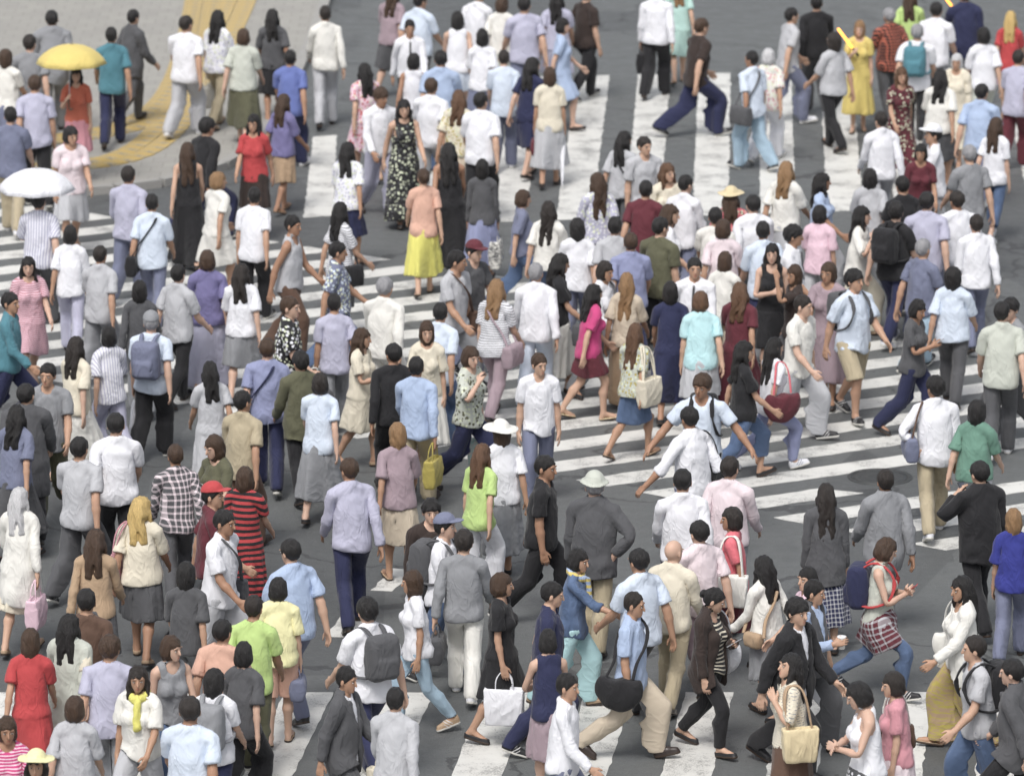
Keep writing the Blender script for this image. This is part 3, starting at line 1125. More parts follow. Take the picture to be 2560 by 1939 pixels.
BAG = {}
def bag_mesh(style, mat):
    """bag bodies hang below their origin (the top edge), wide along x."""
    key = (style, mat.name)
    if key in BAG:
        return BAG[key]
    if ('t', style) not in BAG:
        w, d, h, taper, r = dict(tote=(.17, .055, .32, .84, .02), shopper=(.19, .06, .36, .92, .012), handbag=(.15, .06, .21, 1.12, .03), satchel=(.18, .055, .26, 1.0, .03),
                                 briefcase=(.20, .045, .29, 1.0, .02), backpack=(.155, .085, .43, 1.03, .06), sports=(.25, .12, .26, 1.0, .09), pouch=(.10, .04, .15, 1.0, .03), hobo=(.20, .08, .30, 1.15, .07))[style]
        def fn(P):
            if style == 'hobo':
                q = P.copy(); q[:, 2] -= .35 * q[:, 0] ** 2
                e = sd_ell(q, (0, 0, -.15), (.235, .085, .20))
                return smax(e, q[:, 2] + .035 + .010 * np.sin(P[:, 0] * 30), .02) + .004 * np.sin(P[:, 0] * 35 + P[:, 2] * 20)
            t = np.clip(-P[:, 2] / h, 0, 1)
            q = P.copy()
            q[:, 0] = q[:, 0] / (1 + (taper - 1) * t)
            bulge = 1 + .35 * np.sin(np.pi * t)
            q[:, 1] = q[:, 1] / bulge
            d0 = sd_box(q, (0, 0, -h / 2), (w, d, h / 2), r)
            d0 = d0 + .004 * np.sin(P[:, 0] * 40 + P[:, 2] * 17) * np.sin(P[:, 2] * 33)
            if style in ('tote', 'shopper'):
                d0 = smax(d0, -sd_box(P, (0, 0, .0), (w - .03, d - .022, .03), .008), .004)
            if style == 'backpack':
                d0 = smin(d0, sd_box(P, (0, .09, -.29), (.11, .055, .10), .04), .02)
                d0 = smax(d0, -(np.abs(np.sqrt((P[:, 0] / 1.2) ** 2 + (P[:, 2] + .19) ** 2) - .135) - .004 + np.abs(P[:, 1] - .12) * .3), .003)
            return d0
        V, Q = surface_nets(fn, (-.32, -.22, -h - .06), (.32, .26, .05), .011)
        BAG[('t', style)] = reduced(V, Q, 900)
    V, T = BAG[('t', style)]
    BAG[key] = finish(style, V, T, V, mat)
    return BAG[key]

def chest_pt(who, p):
    return who['W'] @ m4(who['mats']['chest']) @ Vector(p)

def hand_pt(who, side, off=.06, inward=.028):
    k = skeleton(who['sex'])
    p = k['W'] + ARM * off + INW * inward
    p = np.array((p[0] * (1 if side == 'l' else -1), p[1], p[2]))
    return who['W'] @ m4(who['mats']['ha' + side]) @ Vector(p)

def thing(name, label, cat, loc, rz=0.0, group=None, me=None):
    o = bpy.data.objects.new(name, me)
    COL.objects.link(o)
    o.location = loc
    o.rotation_euler = (0, 0, rz)
    return tag(o, label, cat, group)

def strap(o, pts_world, r, mat, name='strap', flat=1.6):
    inv = o.matrix_basis.inverted()
    P = [inv @ Vector(p) for p in pts_world]
    V, F = tube(spline(P, 24), r, 6, flat)
    link(name, finish(name, V, F, V, mat), o)

BAGCAT = dict(tote='tote bag', shopper='shopping bag', handbag='handbag', satchel='shoulder bag', briefcase='briefcase', backpack='backpack', sports='sports bag', pouch='pouch', hobo='shoulder bag')
def bag(style, col, who_key, how, label, strapcol=None):
    who = WHO[who_key]
    p = col.split('~')
    mat = cloth(p[0], p[1] if len(p) > 1 else 'plain', p[2] if len(p) > 2 else None)
    sm = cloth(strapcol or p[0])
    me = bag_mesh(style, mat)
    name = dict(tote='tote_bag', shopper='shopping_bag', satchel='shoulder_bag', sports='sports_bag', hobo='shoulder_bag').get(style, style)
    hd = R(who['heading'])
    if how in ('handl', 'handr'):
        h = hand_pt(who, how[-1])
        drop = .17 if style in ('tote', 'shopper') else .10
        o = thing(name, label, BAGCAT[style], (h.x, h.y, h.z - drop), hd + math.pi / 2, 'bags carried across the crossing', me)
        ax = Vector((math.cos(hd + math.pi / 2), math.sin(hd + math.pi / 2), 0))
        sd = Vector((-ax.y, ax.x, 0))
        for q in (.03, -.03):
            pts = [Vector((h.x, h.y, h.z - drop - .02)) + ax * .08 + sd * q, Vector((h.x, h.y, h.z - drop * .45)) + ax * .07 + sd * q * .7, Vector((h.x, h.y, h.z + .004)) + sd * q * .15,
                   Vector((h.x, h.y, h.z - drop * .45)) - ax * .07 + sd * q * .7, Vector((h.x, h.y, h.z - drop - .02)) - ax * .08 + sd * q]
            strap(o, pts, .006, sm, 'handle', 1.2)
        return o
    if how == 'back':
        M = who['W'] @ m4(who['mats']['chest'])
        c = M @ Vector((0, .235, 1.44))
        o = thing(name, label, BAGCAT[style], c, 0, 'bags carried across the crossing', me)
        q = (M @ m4(rot(XA, -4))).to_quaternion()
        o.rotation_mode = 'QUATERNION'; o.rotation_quaternion = q
        for s in (1, -1):
            pts = [M @ Vector(v) for v in ((s * .07, .18, 1.42), (s * .085, .10, 1.475), (s * .095, .01, 1.478), (s * .105, -.09, 1.415), (s * .118, -.145, 1.30), (s * .160, -.10, 1.14), (s * .185, .05, 1.07), (s * .13, .17, 1.06))]
            strap(o, pts, .011, sm, 'strap', 2.2)
        return o
    s = 1 if how.endswith('l') else -1
    if how.startswith('shoulder'):
        c = chest_pt(who, (s * .268, .03, 1.13 if style != 'tote' else 1.10))
        o = thing(name, label, BAGCAT[style], c, hd + math.pi / 2, 'bags carried across the crossing', me)
        ax = Vector((math.cos(hd + math.pi / 2), math.sin(hd + math.pi / 2), 0))
        for q in (.0,) if style in ('satchel', 'hobo') else (.02, -.02):
            top = chest_pt(who, (s * .135 + q * .5, .02, 1.466))
            pts = [c - ax * .11 - Vector((0, 0, .02)), chest_pt(who, (s * .215 + q, -.085, 1.33)), chest_pt(who, (s * .165 + q, -.045, 1.445)), top, chest_pt(who, (s * .165 + q, .085, 1.445)), chest_pt(who, (s * .215 + q, .12, 1.33)), c + ax * .11 - Vector((0, 0, .02))]
            strap(o, pts, .007, sm, 'strap', 1.8)
        return o
    if how.startswith('cross'):
        c = chest_pt(who, (s * .262, .04, .99))
        o = thing(name, label, BAGCAT[style], c, hd + math.pi / 2, 'bags carried across the crossing', me)
        ax = Vector((math.cos(hd + math.pi / 2), math.sin(hd + math.pi / 2), 0))
        pts = [c - ax * .13 - Vector((0, 0, .03)), chest_pt(who, (s * .17, -.11, 1.10)), chest_pt(who, (s * .05, -.155, 1.25)), chest_pt(who, (-s * .06, -.125, 1.39)), chest_pt(who, (-s * .085, .01, 1.482)),
               chest_pt(who, (-s * .05, .125, 1.39)), chest_pt(who, (s * .05, .150, 1.25)), chest_pt(who, (s * .17, .13, 1.10)), c + ax * .13 - Vector((0, 0, .03))]
        strap(o, pts, .009, sm, 'strap', 2.0)
        return o

def box_mesh(name, size, mat, bevel=.004):
    def fn(P):
        return sd_box(P, (0, 0, 0), size, min(bevel, min(size) * .9))
    x, y, z = size
    st = max(.0035, min(size) * .6)
    V, Q = surface_nets(fn, (-x - st * 2, -y - st * 2, -z - st * 2), (x + st * 2, y + st * 2, z + st * 2), st)
    V, T = reduced(V, Q, 160)
    return finish(name, V, T, V, mat)

def phone(who_key, side, col, label):
    who = WHO[who_key]
    h = hand_pt(who, side, .10, .018)
    key = ('phone', col)
    if key not in BAG:
        BAG[key] = box_mesh('phone', (.037, .075, .0045), plain_mat('phone_' + col, col, .25))
        BAG[('screen',)] = BAG.get(('screen',)) or box_mesh('screen', (.033, .066, .002), plain_mat('screen', (.06, .07, .09), .12))
    o = thing('phone', label, 'phone', (h.x, h.y, h.z + .01), R(who['heading']), 'phones in hands', BAG[key])
    o.rotation_euler = (R(-35), 0, R(who['heading']))
    s = link('screen', BAG[('screen',)], o)
    s.location = (0, 0, .0040)
    return o

def lathe(profile, n=20):
    V, F = [], []
    for r, z in profile:
        for k in range(n):
            a = 2 * math.pi * k / n
            V.append((r * math.cos(a), r * math.sin(a), z))
    for i in range(len(profile) - 1):
        for k in range(n):
            F.append((i * n + k, i * n + (k + 1) % n, (i + 1) * n + (k + 1) % n, (i + 1) * n + k))
    return np.array(V), np.array(F)

def cup(who_key, side, label):
    who = WHO[who_key]
    h = hand_pt(who, side, .085, .045)
    V, F = lathe([(.0, -.06), (.030, -.06), (.032, -.058), (.041, .055), (.0405, .056)])
    o = thing('cup', label, 'cup', h, 0, None, finish('cup', V, F, V, plain_mat('paper', (.78, .77, .74), .6)))
    V, F = lathe([(.044, .050), (.044, .060), (.036, .064), (.0, .064)])
    link('lid', finish('lid', V, F, V, plain_mat('lid', (.80, .80, .80), .4)), o)
    return o

def umbrella_open(who_key, side, col, label, radius=.48):
    who = WHO[who_key]
    h = hand_pt(who, side, .075, .02)
    W = who['W'].translation
    top = Vector((W.x + (h.x - W.x) * .6, W.y + (h.y - W.y) * .6, max(h.z + .55, W.z + 1.93)))
    o = thing('umbrella', label, 'umbrella', h, 0, 'umbrellas held open')
    m = cloth(col)
    V, F = [], []
    n, rings = 8, 6
    for j in range(rings + 1):
        t = j / rings
        for k in range(n * 4):
            a = 2 * math.pi * k / (n * 4)
            sc = 1 - .075 * (math.sin(a * n / 2) ** 2) * t
            V.append((radius * math.sin(t * 1.25) / math.sin(1.25) * sc * math.cos(a), radius * math.sin(t * 1.25) / math.sin(1.25) * sc * math.sin(a), .26 * (math.cos(t * 1.25) - 1) / (1 - math.cos(1.25)) * 1.0))
    nk = n * 4
    for j in range(rings):
        for k in range(nk):
            F.append((j * nk + k, (j + 1) * nk + k, (j + 1) * nk + (k + 1) % nk, j * nk + (k + 1) % nk))
    V = np.array(V)
    off = np.array(top - h)
    me = finish('canopy', V + off, np.array(F), V, m)
    c = link('canopy', me, o)
    so = c.modifiers.new('s', 'SOLIDIFY'); so.thickness = .003
    mm = plain_mat('steel', (.45, .45, .47), .35, .8)
    V, F = tube([(0, 0, -.10), tuple(off * .5), tuple(off + np.array((0, 0, .05)))], .007, 8)
    link('pole', finish('pole', V, F, V, mm), o)
    V, F = tube(spline([(0, 0, .03), (0, 0, -.12), (.02, 0, -.155), (.05, 0, -.14)], 14), .013, 8)
    link('handle', finish('handle', V, F, V, plain_mat('handle', (.10, .06, .04), .5)), o)
    for k in range(8):
        a = 2 * math.pi * k / 8
        pts = []
        for j in range(rings + 1):
            t = j / rings
            rr = radius * math.sin(t * 1.25) / math.sin(1.25)
            pts.append(off + np.array((rr * math.cos(a), rr * math.sin(a), .26 * (math.cos(t * 1.25) - 1) / (1 - math.cos(1.25)) - .008)))
        V, F = tube(pts, .0035, 4)
        link('rib', finish('rib', V, F, V, mm), o)
    return o

def umbrella_closed(who_key, side, col, label, tilt=18, glassy=False):
    who = WHO[who_key]
    h = hand_pt(who, side, .075, .025)
    o = thing('umbrella', label, 'umbrella', h, R(who['heading']), 'rolled umbrellas in hands')
    o.rotation_euler = (R(tilt), 0, R(who['heading']))
    V, F = lathe([(.006, -.74), (.010, -.70), (.020, -.62), (.030, -.40), (.034, -.16), (.018, -.10), (.012, -.09)], 10)
    a = np.arctan2(V[:, 1], V[:, 0])
    V[:, :2] *= (1 + .14 * np.sin(a * 5 + V[:, 2] * 9))[:, None]
    link('canopy', finish('canopy', V, F, V, cloth(col)), o)
    V, F = tube(spline([(0, 0, -.10), (0, 0, .06), (0, .02, .09), (0, .06, .085), (0, .075, .05)], 16), .011, 8)
    link('handle', finish('handle', V, F, V, plain_mat('handle_w', (.5, .5, .48), .4)), o)
    V, F = tube([(0, 0, -.73), (0, 0, -.79)], .005, 6)
    link('tip', finish('tip', V, F, V, plain_mat('steel', (.45, .45, .47), .35, .8)), o)
    return o

def paper(who_key, side, label, size=(.105, .15)):
    who = WHO[who_key]
    h = hand_pt(who, side, .12, .02)
    V, F = [], []
    n = 7
    for i in range(n):
        for j in range(n):
            u, v = i / (n - 1) - .5, j / (n - 1) - .5
            V.append((u * 2 * size[0], v * 2 * size[1], .02 * math.sin(u * 3) + .015 * v * u))
    for i in range(n - 1):
        for j in range(n - 1):
            F.append((i * n + j, (i + 1) * n + j, (i + 1) * n + j + 1, i * n + j + 1))
    V = np.array(V)
    o = thing('paper_sheet', label, 'paper', h, 0, None, finish('paper', V, np.array(F), V, plain_mat('paper', (.78, .77, .74), .6)))
    o.rotation_euler = (R(-50), R(10), R(who['heading']))
    so = o.modifiers.new('s', 'SOLIDIFY'); so.thickness = .0015
    return o

def light_wand(who_key, side, label):
    who = WHO[who_key]
    h = hand_pt(who, side, .075, .025)
    o = thing('signal_wand', label, 'signal wand', h, R(who['heading']), 'lit signal wands')
    o.rotation_euler = (R(-10), R(-38 if side == 'r' else 38), R(who['heading']))
    V, F = lathe([(0, .42), (.011, .415), (.016, .39), (.016, .07), (.0, .07)], 14)
    link('light_tube', finish('light_tube', V, F, V, plain_mat('wand_glow', (1.0, .42, .06), .3, emit=2.6)), o)
    V, F = lathe([(.0, .07), (.017, .07), (.017, -.07), (.0, -.075)], 12)
    link('grip', finish('grip', V, F, V, plain_mat('grip', (.03, .03, .03), .5)), o)
    return o

# ------------------------------------------------------------------ layout, in metres on the ground
CROSSWALKS = [
  [
    [(-2.769, 73.204), (-2.373, 73.315), (-2.485, 78.486), (-2.815, 78.359)],
    [(-1.235, 72.805), (-0.756, 72.872), (-0.36, 82.594), (-0.838, 82.544)],
    [(-0.327, 72.933), (0.151, 73.0), (0.547, 82.69), (0.069, 82.639)],
    [(0.581, 73.06), (1.059, 73.127), (1.454, 82.785), (0.975, 82.735)],
    [(1.488, 73.187), (1.967, 73.254), (2.36, 82.88), (1.882, 82.83)],
    [(2.396, 73.315), (2.875, 73.382), (3.267, 82.976), (2.789, 82.925)],
    [(3.304, 73.442), (3.783, 73.509), (4.173, 83.071), (3.695, 83.021)],
    [(4.212, 73.569), (4.691, 73.636), (5.08, 83.166), (4.602, 83.116)],
    [(5.12, 73.697), (5.599, 73.764), (5.987, 83.262), (5.508, 83.212)],
    [(6.028, 73.824), (6.507, 73.891), (6.893, 83.357), (6.415, 83.307)],
    [(6.936, 73.951), (7.415, 74.018), (7.8, 83.453), (7.322, 83.402)],
    [(7.844, 74.079), (8.323, 74.146), (8.706, 83.548), (8.228, 83.498)],
  ],
  [
    [(5.284, 56.839), (8.5, 58.528), (8.5, 58.966), (4.932, 57.092)],
    [(4.58, 57.346), (8.5, 59.404), (8.5, 59.842), (4.227, 57.599)],
    [(3.875, 57.852), (8.5, 60.28), (8.5, 60.718), (3.523, 58.105)],
    [(3.171, 58.358), (8.5, 61.156), (8.5, 61.594), (2.819, 58.611)],
    [(2.467, 58.864), (3.842, 59.587), (3.384, 59.784), (2.115, 59.118)],
    [(1.762, 59.371), (8.5, 62.908), (8.5, 63.346), (1.41, 59.624)],
    [(1.058, 59.877), (8.5, 63.784), (8.354, 64.146), (0.706, 60.13)],
    [(0.354, 60.383), (7.987, 64.391), (7.62, 64.636), (0.002, 60.636)],
    [(-0.35, 60.89), (7.253, 64.882), (6.886, 65.127), (-0.702, 61.143)],
    [(-1.055, 61.396), (6.519, 65.372), (6.151, 65.617), (-1.407, 61.649)],
    [(-1.759, 61.902), (5.784, 65.863), (5.417, 66.108), (-2.111, 62.155)],
    [(-2.463, 62.408), (5.05, 66.353), (4.683, 66.598), (-2.815, 62.662)],
    [(-3.167, 62.915), (4.316, 66.844), (3.948, 67.089), (-3.52, 63.168)],
    [(-3.872, 63.421), (3.581, 67.334), (3.214, 67.579), (-4.224, 63.674)],
    [(-4.576, 63.927), (2.847, 67.825), (2.48, 68.07), (-4.928, 64.18)],
    [(-5.28, 64.434), (2.113, 68.315), (1.745, 68.56), (-5.632, 64.687)],
    [(-5.984, 64.94), (1.378, 68.806), (1.011, 69.051), (-6.337, 65.193)],
    [(-6.689, 65.446), (0.644, 69.296), (0.277, 69.541), (-7.041, 65.699)],
    [(-7.393, 65.953), (-0.09, 69.787), (-0.457, 70.032), (-7.745, 66.206)],
    [(-8.097, 66.459), (-0.825, 70.277), (-1.192, 70.523), (-8.449, 66.712)],
    [(-8.5, 67.123), (-1.559, 70.768), (-1.926, 71.013), (-8.5, 67.561)],
    [(-8.5, 68.0), (-2.293, 71.258), (-2.66, 71.504), (-8.5, 68.438)],
    [(-8.5, 68.876), (-3.028, 71.749), (-3.395, 71.994), (-8.5, 69.314)],
    [(-8.5, 69.752), (-3.762, 72.239), (-4.129, 72.485), (-8.5, 70.19)],
    [(-8.5, 70.628), (-4.496, 72.73), (-4.863, 72.975), (-8.5, 71.066)],
    [(-8.5, 71.504), (-5.231, 73.22), (-5.598, 73.466), (-8.5, 71.942)],
    [(-8.5, 72.38), (-5.965, 73.711), (-6.332, 73.956), (-8.5, 72.818)],
    [(-8.5, 73.256), (-6.699, 74.201), (-7.066, 74.447), (-8.5, 73.694)],
    [(-8.5, 74.132), (-7.433, 74.692), (-7.801, 74.937), (-8.5, 74.57)],
    [(-8.5, 75.008), (-8.168, 75.182), (-8.535, 75.428), (-8.5, 75.446)],
    [(-8.5, 76.322), (-9.269, 75.918), (-8.902, 75.673), (-8.5, 75.884)],
  ],
  [
    [(3.742, 45.182), (4.21, 45.182), (5.065, 52.395), (4.597, 52.395)],
    [(2.771, 45.182), (3.239, 45.182), (4.094, 52.395), (3.626, 52.395)],
    [(1.8, 45.182), (2.268, 45.182), (3.122, 52.395), (2.655, 52.395)],
    [(0.829, 45.182), (1.296, 45.182), (2.151, 52.395), (1.684, 52.395)],
    [(-0.142, 45.182), (0.325, 45.182), (1.18, 52.395), (0.713, 52.395)],
    [(-1.113, 45.182), (-0.646, 45.182), (0.209, 52.395), (-0.259, 52.395)],
    [(-2.085, 45.182), (-1.617, 45.182), (-0.762, 52.395), (-1.23, 52.395)],
    [(-3.056, 45.182), (-2.588, 45.182), (-1.733, 52.395), (-2.201, 52.395)],
    [(-4.027, 45.182), (-3.559, 45.182), (-2.704, 52.395), (-3.172, 52.395)],
    [(-4.998, 45.182), (-4.53, 45.182), (-3.675, 52.395), (-4.143, 52.395)],
    [(-5.969, 45.182), (-5.502, 45.182), (-4.647, 52.395), (-5.114, 52.395)],
    [(-6.94, 45.182), (-6.473, 45.182), (-5.618, 52.395), (-6.085, 52.395)],
    [(-7.911, 45.182), (-7.444, 45.182), (-6.589, 52.395), (-7.056, 52.395)],
  ],
  [
    [(-1.458, 55.866), (-1.233, 55.832), (-0.993, 56.629), (-1.245, 56.663)],
    [(-1.892, 54.237), (-1.538, 54.221), (-1.399, 54.991), (-1.701, 55.024)],
  ],
]
PAVEMENT = [(-9.395, 74.389), (-8.768, 74.402), (-8.134, 74.415), (-7.48, 74.433), (-6.798, 74.476), (-6.1, 74.586), (-5.425, 74.812), (-4.833, 75.182), (-4.372, 75.684), (-4.05, 76.276), (-3.84, 76.916), (-3.702, 77.578), (-3.605, 78.251), (-3.53, 78.932), (-3.468, 79.617), (-3.415, 80.301), (-3.369, 80.982), (-3.329, 81.657), (-3.294, 82.326), (-3.263, 82.99), (-3.233, 83.648), (-3.204, 84.3), (-3.176, 84.944), (-3.15, 85.581), (-3.124, 86.215), (-3.099, 86.849), (-3.075, 87.484), (-3.055, 88.123), (-3.038, 88.767), (-3.023, 89.414), (-3.011, 90.064), (-2.999, 90.714), (-2.989, 91.364), (-2.981, 92.01), (-2.975, 92.653), (-2.973, 93.291), (-2.974, 93.924), (-2.977, 94.555), (-2.981, 95.184), (-2.985, 95.813), (-2.989, 96.442), (-2.993, 97.071), (-2.997, 97.7), (-2.197, 157.7), (-80.0, 157.7), (-80.0, 74.389)]
KERBS = [((-9.395, 74.389), (-8.768, 74.402)), ((-8.768, 74.402), (-8.134, 74.415)), ((-8.134, 74.415), (-7.48, 74.433)), ((-7.48, 74.433), (-6.798, 74.476)), ((-6.798, 74.476), (-6.1, 74.586)), ((-6.1, 74.586), (-5.425, 74.812)), ((-5.425, 74.812), (-4.833, 75.182)), ((-4.833, 75.182), (-4.372, 75.684)), ((-4.372, 75.684), (-4.05, 76.276)), ((-4.05, 76.276), (-3.84, 76.916)), ((-3.84, 76.916), (-3.702, 77.578)), ((-3.702, 77.578), (-3.605, 78.251)), ((-3.605, 78.251), (-3.53, 78.932)), ((-3.53, 78.932), (-3.468, 79.617)), ((-3.468, 79.617), (-3.415, 80.301)), ((-3.415, 80.301), (-3.369, 80.982)), ((-3.369, 80.982), (-3.329, 81.657)), ((-3.329, 81.657), (-3.294, 82.326)), ((-3.294, 82.326), (-3.263, 82.99)), ((-3.263, 82.99), (-3.233, 83.648)), ((-3.233, 83.648), (-3.204, 84.3)), ((-3.204, 84.3), (-3.176, 84.944)), ((-3.176, 84.944), (-3.15, 85.581)), ((-3.15, 85.581), (-3.124, 86.215)), ((-3.124, 86.215), (-3.099, 86.849)), ((-3.099, 86.849), (-3.075, 87.484)), ((-3.075, 87.484), (-3.055, 88.123)), ((-3.055, 88.123), (-3.038, 88.767)), ((-3.038, 88.767), (-3.023, 89.414)), ((-3.023, 89.414), (-3.011, 90.064)), ((-3.011, 90.064), (-2.999, 90.714)), ((-2.999, 90.714), (-2.989, 91.364)), ((-2.989, 91.364), (-2.981, 92.01)), ((-2.981, 92.01), (-2.975, 92.653)), ((-2.975, 92.653), (-2.973, 93.291)), ((-2.973, 93.291), (-2.974, 93.924)), ((-2.974, 93.924), (-2.977, 94.555)), ((-2.977, 94.555), (-2.981, 95.184)), ((-2.981, 95.184), (-2.985, 95.813)), ((-2.985, 95.813), (-2.989, 96.442)), ((-2.989, 96.442), (-2.993, 97.071)), ((-2.993, 97.071), (-2.997, 97.7))]
